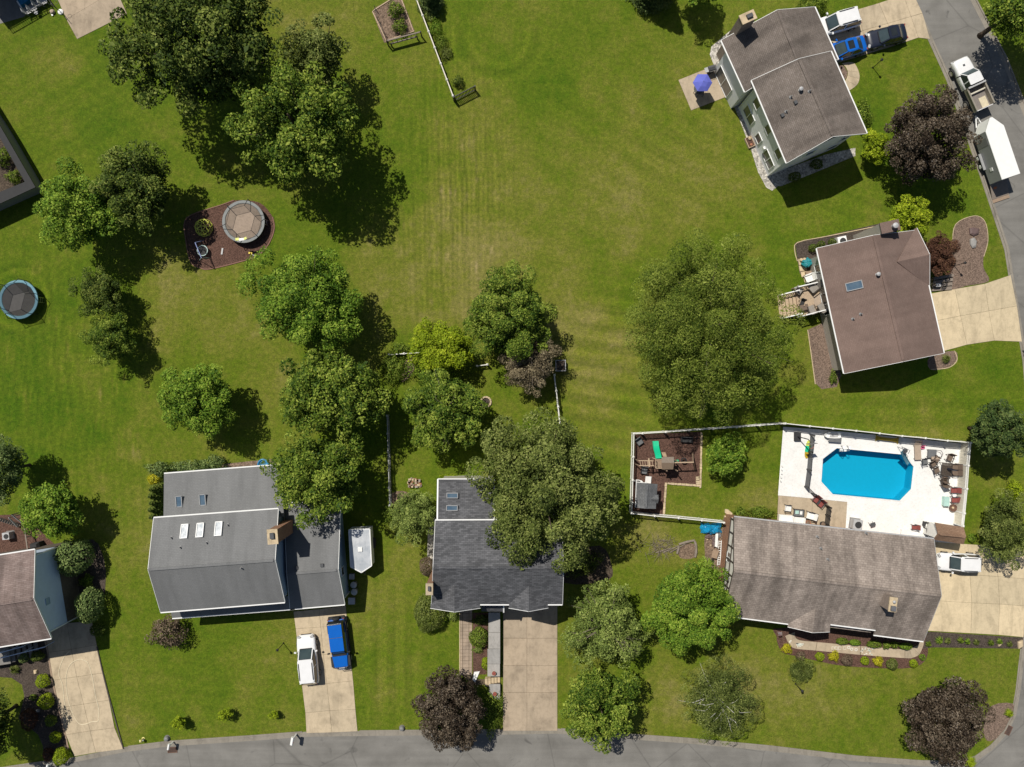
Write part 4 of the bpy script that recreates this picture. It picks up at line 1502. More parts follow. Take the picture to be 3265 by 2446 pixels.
for x, y in ((1537, 1022), (1740, 1008)):
    c_ = P('02', x, y, 4.06)
    MB().rbox(c_ + Vector((0, 0.52, 0)), (0.62, 0.07, 0.14), 0.07).rbox(c_ - Vector((0, 0.52, 0)), (0.62, 0.07, 0.14), 0.07).rbox(c_ + Vector((0.28, 0, 0)), (0.07, 1.1, 0.14), 0.07).rbox(c_ - Vector((0.28, 0, 0)), (0.07, 1.1, 0.14), 0.07).build('skylight', 'alu_panel', r3, world=True)
    MB().rbox(c_ - Vector((0, 0, 0.02)), (0.52, 1.02, 0.06), 0.07).build('pane', 'glass_sky', r3, world=True)
pp = [W((549, 1971), 3.4), W((940, 1941), 3.4), W((925, 1900), 3.9), W((540, 1935), 3.9)]
r4 = part_roof(E, pp, 'roof_grey', name='porch_roof')
MB().beam(pp[0] + Vector((0, -.05, -.05)), pp[1] + Vector((0, -.05, -.05)), 0.12, 0.1).build('gutter', 'white', r4, world=True)
for pu in (-5.5, -3.2, 0.5):
    p_ = FE.M @ Vector((pu, FE.wall[2] - 0.75, 0))
    MB().box(pu - 0.07, pu + 0.07, FE.wall[2] - 0.95, FE.wall[2] - 0.81, 0, 3.35).build('porch_post', 'white', E, M=FE.M)
window(E, FG, '1', 1.6, 2.0, 0.9, 1.1, 1, gm='glass_dark')
window(E, FG, '1', -2.2, 2.0, 0.8, 1.0, 1, gm='glass_dark')
window(E, FG, 'A', 0.2, 1.2, 4.2, 2.2, 4, gm='white', name='garage_door')
for pu in (-4.5, -1.5, 2.0, 5.0):
    window(E, FE, 'A', pu, 4.9, 1.2, 1.2, 2, gm='glass_dark')

# ---------- F: house at the left edge
FF = Frame((-160, 2088), (163, 2035), (-220, 1806), (111, 1753), (-215, 1961), (107, 1909), 6.0, 7.6)
Fh = thing('brown_roof_house', 'two-level house with pale blue gable siding, brick base and mottled brown roof', 'house', FF.c, FF.ang)
rf = gable(Fh, FF, 'roof_brown', 'siding_blue', 0.45, 0.12, low='brick_brown', low_z=2.7)
u0, u1, va, vb = FF.wall
MB().beam((u1 + 0.07, va + 0.1, 0.1), (u1 + 0.07, va + 0.1, 5.8), 0.09).build('downspout', 'white', Fh, M=FF.M)
MB().beam((u1 + 0.07, vb - 0.1, 0.1), (u1 + 0.07, vb - 0.1, 5.8), 0.09).build('downspout', 'white', Fh, M=FF.M)
window(Fh, FF, '1', -0.9, 5.2, 0.5, 0.5, 1, fm='siding_teal', gm='siding_teal', name='louvre')
window(Fh, FF, 'A', 3.0, 4.2, 1.6, 1.3, 2, gm='glass_dark')
# raised entry landing with steps and handrails in front of it
for k in range(6):
    a_ = P('03', 120 + k * 40, 600 - k * 6, 0)
    MB().rbox((a_.x, a_.y - 0.6, 1.1 - k * 0.18), (0.36, 1.9, 0.16), 0.16).build('step', 'concrete_grey', Fh, world=True)
MB().rbox(P('03', 20, 660, 0) + Vector((0, 0, 0.6)), (3.0, 2.2, 1.2), 0.16).build('landing', 'concrete_grey', Fh, world=True)
for (x0, y0, x1, y1) in ((0, 722, 388, 624), (-20, 680, 200, 620)):
    a_, b_ = P('03', x0, y0, 2.2), P('03', x1, y1, 1.7)
    MB().beam(a_, b_, 0.08).build('handrail', 'siding_blue', Fh, world=True)
    for t in (0.0, 0.5, 0.98):
        q = a_.lerp(b_, t)
        MB().beam((q.x, q.y, 0), q, 0.06).build('rail_post', 'siding_blue', Fh, world=True)

# ---------- pool shed
FS = Frame(S('32', 1435, 1350), S('32', 1690, 1390), S('32', 1447, 1203), S('32', 1692, 1243), S('32', 1472, 1298), S('32', 1712, 1325), 2.4, 2.95)
SH = thing('garden_shed', 'small shed with brown gabled roof against the corner of the ranch house', 'shed', FS.c, FS.ang)
gable(SH, FS, 'roof_shed', 'vinyl', 0.2, 0.15, gut=False)
# ---------- playhouse with grey roof
FP = Frame(S('pr', 165, 985), S('pr', 148, 1430), S('pr', 535, 1018), S('pr', 503, 1450), S('pr', 345, 1000), S('pr', 322, 1446), 2.0, 2.6)
PH = thing('playhouse', 'garden playhouse with charcoal roof and tiny dormer inside the mulched play yard', 'playhouse', FP.c, FP.ang)
gable(PH, FP, 'roof_play', 'wood_tan', 0.25, 0.25, gut=False)
cross_gable(PH, FP, 'B', FP.loc(S('pr', 530, 1280), 2.1).x, 0.42, 2.02, 2.35, 0.12, 0.75, 'roof_play', 'wood_tan', wall=False)
MB().beam(FP.a0 + Vector((0, -0.03, -0.05)), FP.a1 + Vector((0, -0.03, -0.05)), 0.05, 0.1).build('fascia', 'white', PH, M=FP.M)
MB().beam(FP.a0 + Vector((-0.03, 0, -0.05)), FP.r0 + Vector((-0.03, 0, -0.05)), 0.05, 0.1).build('fascia', 'white', PH, M=FP.M)

# ---------- grey-walled enclosure on the left edge
EN = thing('walled_enclosure', 'dark grey flat-capped wall round a planted yard with a slatted edge', 'wall', W((60, 600), 0), 0)
zt = 2.2
oc = [W(p, zt) for p in [(-190, 90), (0, 401), (113, 597), (0, 649), (-240, 760)]]
ic = [W(p, zt) for p in [(-190, 160), (0, 440), (79, 580), (0, 612), (-240, 715)]]
for i in range(4):
    MB().slab([oc[i], oc[i + 1], ic[i + 1], ic[i]], 0.12).build('coping', 'black_matt', EN, world=True)
    a, b = oc[i].lerp(ic[i], 0.35), oc[i + 1].lerp(ic[i + 1], 0.35)
    c, d = oc[i].lerp(ic[i], 0.75), oc[i + 1].lerp(ic[i + 1], 0.75)
    MB().slab([Vector((p.x, p.y, zt - 0.125)) for p in (a, b, d, c)], zt - 0.13).build('wall', 'mid_grey', EN, world=True)
sheet('planting_bed', 'bark', [W((p[0], p[1])) for p in [(-190, 150), (10, 420), (95, 570), (20, 610), (-240, 720)]], 0.012)
# ------------------------------------------------------------------ vehicles (local x = forward)
def section(w, zb, zs, zt):
    h = [(0.0, zt), (0.45 * w, zt - 0.004), (0.78 * w, zt - 0.02), (0.93 * w, zt - 0.07), (w, zs), (0.985 * w, (zs + zb) / 2), (0.93 * w, zb + 0.05), (0.80 * w, zb)]
    pts = [(y, z) for y, z in h]
    return pts + [(-y, z) for y, z in h[::-1][:-1]]


def wheel_set(root, L, Wd, r=0.34, xf=0.31, xr=-0.30, tw=0.23):
    for sx in (xf, xr):
        for sy in (-1, 1):
            y = sy * (Wd / 2 - tw * 0.36)
            t = MB()
            n = 18
            rings = []
            for (rr, yy) in [(r * 0.62, -tw / 2), (r * 0.94, -tw / 2), (r, -tw * 0.3), (r, tw * 0.3), (r * 0.94, tw / 2), (r * 0.62, tw / 2)]:
                rings.append([(sx * L + rr * math.cos(2 * math.pi * k / n), y + yy, r + rr * math.sin(2 * math.pi * k / n)) for k in range(n)])
            t.loft(rings)
            w_ = t.build('wheel', 'rubber', root)
            q = MB()
            yo = y + sy * tw * 0.42
            q.loft([[(sx * L + rr * math.cos(2 * math.pi * k / n), yo + o, r + rr * math.sin(2 * math.pi * k / n)) for k in range(n)] for rr, o in ((r * 0.62, -0.02), (r * 0.6, sy * 0.03), (r * 0.2, sy * 0.035))])
            q.build('rim', 'steel', w_)


def car(label, loc, heading, L, Wd, H, style, col, rails=False, sunroof=False, group=None, name='parked_car'):
    root = thing(name, label, 'car', loc, heading, group)
    w = Wd / 2
    belt = H * 0.60 if style == 'suv' else H * 0.62
    hood = belt * (0.93 if style == 'suv' else 0.90)
    if style == 'suv':
        xs = dict(ws0=0.235, ws1=0.075, rr1=-0.405, rr0=-0.475)
    else:
        xs = dict(ws0=0.20, ws1=0.035, rr1=-0.235, rr0=-0.375)
    deck = belt if style == 'suv' else belt * 0.99
    st = []
    for f, ww, top in [(0.5, 0.58, 0.62), (0.492, 0.74, 0.72), (0.475, 0.86, 0.80), (0.44, 0.94, 0.86), (0.36, 0.985, 0.93), (xs['ws0'] + 0.02, 1.0, 1.0),
                       (0.05, 1.0, 1.0), (-0.2, 1.0, 1.0), (-0.36, 0.99, 1.0), (-0.44, 0.955, 0.99), (-0.475, 0.90, 0.95), (-0.492, 0.80, 0.80), (-0.5, 0.66, 0.66)]:
        tz = (hood if f > xs['ws0'] else (belt if f > -0.36 else deck)) * top
        if f > xs['ws0'] + 0.03:
            tz = hood * (0.80 + 0.20 * (0.5 - f) / (0.5 - xs['ws0'])) * (top if f > 0.46 else 1.0)
        st.append([(f * L, y, z) for y, z in section(w * ww, 0.22, tz * 0.72, tz)])
    MB().loft(st).build('body', col, root, smooth=True)
    # greenhouse: dark glass loft with painted roof and pillars
    zr = H - 0.03
    rw = w * (0.80 if style == 'suv' else 0.74)
    bw = w * 0.93
    base = [(xs['ws0'] * L, bw * 0.72), (xs['ws0'] * L - 0.10 * L * 0.35, bw * 0.92), (-0.05 * L, bw), (xs['rr0'] * L + 0.07 * L, bw * 0.96), (xs['rr0'] * L, bw * 0.80)]
    roofp = [(xs['ws1'] * L, rw * 0.80), (xs['ws1'] * L - 0.03 * L, rw * 0.97), (-0.10 * L, rw), (xs['rr1'] * L + 0.03 * L, rw * 0.95), (xs['rr1'] * L, rw * 0.82)]

    def loop(p, z, cr=0.0):
        return [(x, y, z) for x, y in p] + [(x, -y, z) for x, y in p[::-1]]
    MB().loft([loop(base, belt - 0.06), loop(roofp, zr - 0.02)]).build('side_glass', 'glass_dark', root)
    # windscreen and rear glass as panes just proud of the glasshouse
    for nm, b0, r0, s_ in (('windscreen', base[0], roofp[0], 1), ('rear_window', base[4], roofp[4], -1)):
        o = Vector((0.012 * s_, 0, 0.012))
        bw_, rw_ = b0[1] * 0.97, r0[1] * 0.97
        n_ = 6
        va_ = [Vector((b0[0] + s_ * 0.05 * (1 - (2 * k / n_ - 1) ** 2), -bw_ + 2 * bw_ * k / n_, belt - 0.03)) + o for k in range(n_ + 1)]
        vb_ = [Vector((r0[0] + s_ * 0.03 * (1 - (2 * k / n_ - 1) ** 2), -rw_ + 2 * rw_ * k / n_, zr - 0.03)) + o for k in range(n_ + 1)]
        fs = [(k, k + 1, n_ + 2 + k, n_ + 1 + k) if s_ > 0 else (k + 1, k, n_ + 1 + k, n_ + 2 + k) for k in range(n_)]
        MB().add(va_ + vb_, fs).build(nm, 'glass', root, smooth=True)
    for s_ in (-1, 1):
        MB().beam((base[0][0] - 0.03, s_ * base[0][1] * 1.05, belt - 0.02), (roofp[0][0] - 0.02, s_ * roofp[0][1] * 1.07, zr - 0.02), 0.09, 0.06).build('pillar', col, root)
        MB().beam((base[4][0] + 0.05, s_ * base[4][1] * 1.04, belt - 0.02), (roofp[4][0] + 0.03, s_ * roofp[4][1] * 1.06, zr - 0.02), 0.14 if style == 'suv' else 0.12, 0.06).build('pillar', col, root)
        MB().beam((-0.08 * L, s_ * (bw + 0.0), belt), (-0.1 * L, s_ * (rw + 0.005), zr - 0.03), 0.09, 0.03).build('pillar', col, root)
    # roof skin with crown
    rings = [loop([(x, y * 1.03) for x, y in roofp], zr - 0.05), loop([(x * 0.995, y * 1.02) for x, y in roofp], zr - 0.005), loop([(x * 0.96 - 0.01, y * 0.88) for x, y in roofp], H + 0.015)]
    rf_ = MB().loft(rings).build('roof', col, root)
    if sunroof:
        x1 = roofp[0][0] - 0.22
        MB().box(x1 - 0.62, x1, -0.42, 0.42, H - 0.05, H + 0.03).build('sunroof', 'glass_dark', rf_)
    if rails:
        for s_ in (-1, 1):
            y = s_ * rw * 0.86
            MB().tube([(roofp[0][0] - 0.35, y, H), (roofp[0][0] - 0.42, y, H + 0.07), (roofp[4][0] + 0.45, y, H + 0.07), (roofp[4][0] + 0.35, y, H)], 0.035, 6).build('roof_rail', 'black', rf_)
    for s_ in (-1, 1):
        MB().rbox((xs['ws0'] * L - 0.22, s_ * (w + 0.09), belt + 0.05), (0.14, 0.22, 0.13), s_ * -0.25).build('mirror', col, root)
        MB().rbox((0.468 * L, s_ * w * 0.68, hood * 0.80), (0.22, 0.34, 0.14), s_ * -0.5).build('headlight', 'pale_grey', root)
        MB().rbox((-0.474 * L, s_ * w * 0.70, belt * 0.86), (0.10, 0.24, 0.14), s_ * 0.45).build('tail_light', 'red_fabric', root)
        for k in range(3):
            pass
    MB().rbox((xs['ws0'] * L + 0.05, 0, belt - 0.005), (0.10, bw * 1.35, 0.03)).build('wiper_cowl', 'black', root)
    MB().rbox((0.499 * L, 0, 0.42), (0.05, Wd * 0.55, 0.18)).build('grille', 'black', root)
    wheel_set(root, L, Wd, 0.35 if style == 'suv' else 0.33)
    return root


def heading_px(dx, dy):
    return math.atan2(-dy, dx)


def ground(v):
    return Vector((v.x, v.y, 0.036))


# three cars on the upper-right drive
def car_from_rear(c, x, y, dx, dy, L, z=0.9):
    a = heading_px(dx, dy)
    r = P(c, x, y, z)
    p = r + Vector((math.cos(a), math.sin(a), 0)) * (L / 2)
    return ground(p), a


loc, a = car_from_rear('cars', 752, 368, -320, 92, 4.75)
car('white estate SUV with black roof rails parked under the eave of the taupe-roofed house', loc, a, 4.75, 1.90, 1.72, 'suv', 'paint_white', rails=True)
loc, a = car_from_rear('cars', 912, 985, -490, 142, 4.55)
car('bright blue saloon with sunroof parked nose to the garage', loc, a, 4.55, 1.82, 1.46, 'sedan', 'paint_blue', sunroof=True)
loc, a = car_from_rear('cars', 1860, 716, -945, 225, 4.15)
car('dark navy saloon with sunroof parked behind the blue saloon', loc, a, 4.15, 1.82, 1.48, 'sedan', 'paint_dark', sunroof=True)
# right-hand drive
car('white crossover parked beside the brown-roofed garden shed', ground(P('32', 1652, 1545, 0.8)), heading_px(-340, -12), 4.3, 1.86, 1.64, 'suv', 'paint_white', sunroof=False, rails=True)
# left drive
car('long white SUV with black roof rails beside the blue off-road truck', ground(P('13', 447, 737, 0.8)), heading_px(-44, -430), 5.05, 1.96, 1.76, 'suv', 'paint_white', rails=True)

# ---------- blue off-road truck, nose towards the street
L, Wd, H = 5.35, 1.90, 1.86
JP = thing('off_road_truck', 'blue boxy off-road truck with black bumpers parked nose to the street', 'truck', ground(P('13', 716, 592, 0.9)), heading_px(62, 500))
st = []
for f, ww, top in [(0.455, 0.80, 1.02), (0.44, 0.84, 1.10), (0.30, 0.90, 1.16), (0.20, 0.95, 1.18), (-0.1, 0.95, 1.18), (-0.44, 0.95, 1.16), (-0.46, 0.93, 1.1)]:
    st.append([(f * L, y, z) for y, z in section(Wd / 2 * ww * 0.94, 0.45, top * 0.86, top)])
MB().loft(st).build('body', 'paint_blue_deep', JP, smooth=False)
MB().slab([(0.435 * L, -0.66, 1.14), (0.435 * L, 0.66, 1.14), (0.225 * L, 0.74, 1.22), (0.225 * L, -0.74, 1.22)], 0.05).build('bonnet', 'paint_blue', JP)
gb = [(0.19 * L, 0.78), (-0.445 * L, 0.80)]
gr_ = [(0.10 * L, 0.66), (-0.43 * L, 0.70)]


def lp(p, z):
    return [(x, y, z) for x, y in p] + [(x, -y, z) for x, y in p[::-1]]


MB().loft([lp(gb, 1.14), lp(gr_, H - 0.06)]).build('cab_glass', 'glass_dark', JP)
for x0, x1 in ((0.098, -0.155), (-0.165, -0.40)):
    MB().box(x1 * L, x0 * L, -0.69, 0.69, H - 0.07, H).build('roof_panel', 'paint_blue', JP)
MB().box(-0.163 * L, -0.157 * L, -0.69, 0.69, H - 0.06, H + 0.01).build('glint_seam', 'steel', JP)  # bright steel strip builds in the sun's reflection line across the roof
MB().box(-0.415 * L, -0.402 * L, -0.69, 0.69, H - 0.06, H + 0.005).build('glint_seam', 'steel', JP)
MB().add([(0.193 * L, -0.72, 1.2), (0.193 * L, 0.72, 1.2), (0.108 * L, 0.62, H - 0.05), (0.108 * L, -0.62, H - 0.05)], [(0, 1, 2, 3)]).build('windscreen', 'glass', JP)
MB().rbox((0.205 * L, 0, 1.21), (0.16, 1.4, 0.05)).build('wiper_cowl', 'black', JP)
for s_ in (-1, 1):
    MB().rbox((0.335 * L, s_ * 0.86, 1.0), (1.05, 0.24, 0.08)).build('front_fender', 'black_matt', JP)
    MB().rbox((-0.30 * L, s_ * 0.86, 1.0), (1.05, 0.22, 0.08)).build('rear_fender', 'black_matt', JP)
    MB().rbox((0.15 * L, s_ * 1.02, 1.35), (0.12, 0.24, 0.2)).build('mirror', 'black', JP)
    MB().beam((0.2 * L, s_ * 0.93, 0.45), (-0.2 * L, s_ * 0.93, 0.45), 0.14, 0.08).build('side_step', 'black_matt', JP)
    MB().rbox((0.46 * L, s_ * 0.45, 0.92), (0.06, 0.22, 0.22)).build('headlight', 'steel', JP)
    MB().rbox((-0.462 * L, s_ * 0.78, 0.95), (0.06, 0.16, 0.25)).build('tail_light', 'red_fabric', JP)
bp = MB()
bp.add([(0.47 * L, -0.5, 0.75), (0.47 * L, 0.5, 0.75), (0.455 * L, 0.92, 0.7), (0.435 * L, 0.95, 0.7), (0.44 * L, 0.5, 0.75), (0.44 * L, -0.5, 0.75), (0.435 * L, -0.95, 0.7), (0.455 * L, -0.92, 0.7)], [(0, 1, 4, 5), (1, 2, 3, 4), (7, 0, 5, 6)])
MB().loft([[(x, y, z) for x, y in [(0.445 * L, -0.95), (0.47 * L, -0.9), (0.495 * L, -0.45), (0.495 * L, 0.45), (0.47 * L, 0.9), (0.445 * L, 0.95)]] for z in (0.52, 0.78)]).build('front_bumper', 'black_matt', JP)
MB().tube([(0.48 * L, -0.5, 0.76), (0.50 * L, -0.38, 1.0), (0.50 * L, 0.38, 1.0), (0.48 * L, 0.5, 0.76)], 0.035, 6).build('bull_bar', 'steel', JP)
MB().tube([(0.477 * L, -0.3, 0.86), (0.477 * L, 0.3, 0.86)], 0.1, 10).build('winch', 'steel', JP)
MB().loft([[(x, y, z) for x, y in [(-0.455 * L, -0.9), (-0.50 * L, -0.82), (-0.50 * L, 0.82), (-0.455 * L, 0.9)]] for z in (0.5, 0.75)]).build('rear_bumper', 'black_matt', JP)
t_ = MB()
n = 18
t_.loft([[(-0.47 * L + o, 0.05 + rr * math.cos(2 * math.pi * k / n), 1.02 + rr * math.sin(2 * math.pi * k / n)) for k in range(n)] for rr, o in ((0.2, 0.05), (0.38, 0.05), (0.4, -0.05), (0.38, -0.18), (0.2, -0.18))])
t_.build('spare_wheel', 'rubber', JP)
wheel_set(JP, L, Wd, 0.41, 0.33, -0.30, 0.28)

# ---------- white dump-bed pickup on the street
L, Wd, H = 5.55, 1.95, 1.9
TK = thing('dump_bed_pickup', 'white pickup truck with open dump bed parked at the kerb ahead of the long trailer', 'truck', Vector((*P('truck', 905, 830, 1.0)[:2], 0.012)), heading_px(-550, -1195))
st = []
for f, ww, top in [(0.5, 0.74, 0.98), (0.485, 0.84, 1.10), (0.44, 0.90, 1.17), (0.34, 0.93, 1.22), (0.26, 0.94, 1.24), (0.1, 0.96, 1.24), (-0.05, 0.96, 1.24), (-0.055, 0.9, 1.2)]:
    st.append([(f * L, y, z) for y, z in section(Wd / 2 * ww, 0.42, top * 0.8, top)])
MB().loft(st).build('cab_body', 'paint_white', TK, smooth=True)
gb = [(0.235 * L, 0.70), (0.2 * L, 0.84), (-0.045 * L, 0.86)]
gr_ = [(0.145 * L, 0.60), (0.12 * L, 0.68), (-0.035 * L, 0.70)]
MB().loft([lp(gb, 1.18), lp(gr_, H - 0.05)]).build('cab_glass', 'glass_dark', TK)
MB().loft([lp([(x, y * 1.03) for x, y in gr_], H - 0.06), lp([(x, y * 1.02) for x, y in gr_], H - 0.01), lp([(x - 0.02, y * 0.85) for x, y in gr_], H + 0.02)]).build('cab_roof', 'paint_white', TK)
MB().add([(0.24 * L, -0.68, 1.22), (0.24 * L, 0.68, 1.22), (0.15 * L, 0.58, H - 0.05), (0.15 * L, -0.58, H - 0.05)], [(0, 1, 2, 3)]).build('windscreen', 'glass', TK)
for s_ in (-1, 1):
    MB().beam((0.235 * L, s_ * 0.74, 1.2), (0.145 * L, s_ * 0.64, H - 0.04), 0.09, 0.05).build('pillar', 'paint_white', TK)
    MB().beam((0.04 * L, s_ * 0.865, 1.2), (0.05 * L, s_ * 0.69, H - 0.05), 0.1, 0.04).build('pillar', 'paint_white', TK)
    MB().rbox((0.2 * L, s_ * 1.16, 1.38), (0.1, 0.3, 0.22)).build('mirror', 'black', TK)
    MB().rbox((0.487 * L, s_ * 0.62, 0.95), (0.1, 0.3, 0.2)).build('headlight', 'pale_grey', TK)
MB().rbox((0.36 * L, 0.05, 1.235), (0.2, 0.2, 0.03)).build('bonnet_scoop', 'dark_grey', TK)
MB().rbox((0.5 * L, 0, 0.62), (0.12, 1.7, 0.2)).build('front_bumper', 'pale_grey', TK)
MB().rbox((-0.28 * L, 0, 0.75), (2.6, 0.9, 0.25)).build('chassis', 'black_matt', TK)
x0, x1 = -0.075 * L, -0.50 * L
MB().box(x1, x0, -0.93, 0.93, 0.95, 1.02).build('bed_floor', 'truck_bed', TK)
MB().box(x1 + 0.05, x0 - 1.25, -0.72, 0.02, 1.022, 1.06).build('plywood_sheet', 'plywood', TK)
for s_ in (-1, 1):
    MB().box(x1, x0, s_ * 0.93 - 0.05, s_ * 0.93 + 0.05, 0.95, 1.5).build('bed_side', 'bed_rail', TK)
    MB().box(x1, x0, s_ * 0.95 - 0.08, s_ * 0.95 + 0.08, 1.5, 1.55).build('bed_rail', 'bed_rail', TK)
MB().box(x0 - 0.02, x0 + 0.06, -0.98, 0.98, 0.95, 1.62).build('headboard', 'bed_rail', TK)
MB().box(x0 - 0.05, x0 + 0.12, -0.95, 0.95, 1.66, 1.74).build('headboard_rail', 'pale_grey', TK)
MB().box(x0 - 0.62, x0 - 0.5, -0.86, 0.86, 1.25, 1.36).build('cross_bar', 'vinyl_cream', TK)
MB().box(x1 - 0.06, x1, -0.93, 0.93, 0.95, 1.35).build('tailgate', 'paint_white', TK)
wheel_set(TK, L, Wd + 0.1, 0.40, 0.33, -0.30, 0.27)

# ---------- long white enclosed trailer behind it
ax = heading_px(-305, -895)
tc_ = P('trail', 808, 751, 2.45)
TR = thing('enclosed_trailer', 'long white enclosed trailer with grey side and rear ramp lowered at the kerb', 'trailer', Vector((tc_.x, tc_.y, 0.012)), ax)
Lh, wv = 2.52, 0.94
prof = [(-Lh, -wv), (-Lh, wv), (Lh, wv), (Lh + 1.15, 0.12), (Lh + 1.15, -0.12), (Lh, -wv)]
MB().prism(prof, 0.55, 2.40).build('body', 'alu_panel', TR)
MB().prism([(x * 1.004, y * 1.02) for x, y in prof], 2.40, 2.50).build('roof', 'roof_membrane', TR)
MB().add([(Lh + 0.03, wv + 0.012, 0.6), (Lh + 1.16, 0.135, 0.6), (Lh + 1.16, 0.135, 2.38), (Lh + 0.03, wv + 0.012, 2.38)], [(0, 1, 2, 3)]).build('nose_panel', 'white', TR)
MB().add([(Lh + 0.03, -wv - 0.012, 0.6), (Lh + 0.03, -wv - 0.012, 2.38), (Lh + 1.16, -0.135, 2.38), (Lh + 1.16, -0.135, 0.6)], [(0, 1, 2, 3)]).build('nose_panel', 'white', TR)
for s_ in (1,):
    MB().box(Lh - 1.35, Lh - 0.55, s_ * wv, s_ * wv + 0.02, 0.65, 2.25).build('side_door', 'mid_grey', TR)
    MB().box(-1.35, -1.0, s_ * wv, s_ * wv + 0.04, 1.3, 1.7).build('access_hatch', 'white', TR)
for s_ in (-1, 1):
    MB().box(-0.95, 0.75, s_ * (wv + 0.02), s_ * (wv + 0.28), 0.72, 0.80).build('mudguard', 'alu_panel', TR)
    for xw in (0.36, -0.5):
        n = 16
        t_ = MB()
        t_.loft([[(xw + rr * math.cos(2 * math.pi * k / n), s_ * (wv + 0.13) + o, 0.35 + rr * math.sin(2 * math.pi * k / n)) for k in range(n)] for rr, o in ((0.2, -0.1), (0.34, -0.1), (0.36, 0), (0.34, 0.1), (0.2, 0.1))])
        w_ = t_.build('wheel', 'rubber', TR)
        MB().loft([[(xw + rr * math.cos(2 * math.pi * k / n), s_ * (wv + 0.22) + o, 0.35 + rr * math.sin(2 * math.pi * k / n)) for k in range(n)] for rr, o in ((0.2, 0), (0.19, s_ * 0.03), (0.06, s_ * 0.035))]).build('rim', 'white', w_)
MB().beam((Lh + 0.9, 0.35, 0.5), (Lh + 2.1, 0, 0.5), 0.09).build('drawbar', 'white', TR)
MB().beam((Lh + 0.9, -0.35, 0.5), (Lh + 2.1, 0, 0.5), 0.09).build('drawbar', 'white', TR)
MB().beam((Lh + 1.6, 0.0, 0.05), (Lh + 1.6, 0.0, 0.85), 0.08).build('jack', 'pale_grey', TR)
MB().slab([(-Lh - 0.02, -0.9, 0.55), (-Lh - 0.02, 0.9, 0.55), (-Lh - 1.55, 0.9, 0.10), (-Lh - 1.55, -0.9, 0.10)], 0.07).build('ramp', 'wood_grey', TR)
MB().box(-Lh - 1.9, -Lh - 1.56, -0.9, 0.9, 0.03, 0.08).build('ramp_flap', 'wood_tan', TR)
tag(MB().lathe([(0.16, 0.0), (0.2, 0.05), (0.2, 0.42), (0.14, 0.45)], (*P('trail', 618, 1425)[:2], 0.012), 14).build('bucket', 'orange', None), 'small orange bucket on the kerb behind the long trailer', 'bucket')

# ---------- small silver trailer beside the grey house
tc2 = P('12', 898, 1420, 2.15)
T2 = thing('cargo_trailer', 'small silver-roofed cargo trailer with pointed nose beside the grey-roofed house', 'trailer', Vector((tc2.x, tc2.y, 0)), heading_px(16, 325))
Lh, wv = 1.85, 1.05
prof = [(-Lh, -wv), (-Lh, wv), (Lh, wv), (Lh + 0.62, 0.0), (Lh, -wv)]
MB().prism(prof, 0.5, 2.1).build('body', 'white', T2)
MB().prism([(x * 0.985, y * 0.96) for x, y in prof], 2.1, 2.14).build('roof', 'silver_roof', T2)
n = len(prof)
for i in range(n):
    a, b = prof[i], prof[(i + 1) % n]
    MB().beam((a[0], a[1], 2.125), (b[0], b[1], 2.125), 0.09, 0.07).build('roof_trim', 'white', T2)
MB().rbox((0.15, 0, 2.2), (0.42, 0.42, 0.12)).build('roof_vent', 'white', T2)
MB().beam((Lh + 0.4, 0, 0.45), (Lh + 1.2, 0, 0.45), 0.1).build('drawbar', 'black_matt', T2)
for s_ in (-1, 1):
    MB().box(-0.7, 0.4, s_ * (wv + 0.01), s_ * (wv + 0.22), 0.7, 0.76).build('mudguard', 'black_matt', T2)
    n = 16
    MB().loft([[(-0.15 + rr * math.cos(2 * math.pi * k / n), s_ * (wv + 0.11) + o, 0.33 + rr * math.sin(2 * math.pi * k / n)) for k in range(n)] for rr, o in ((0.2, -0.09), (0.33, -0.09), (0.33, 0.09), (0.2, 0.09))]).build('wheel', 'rubber', T2)
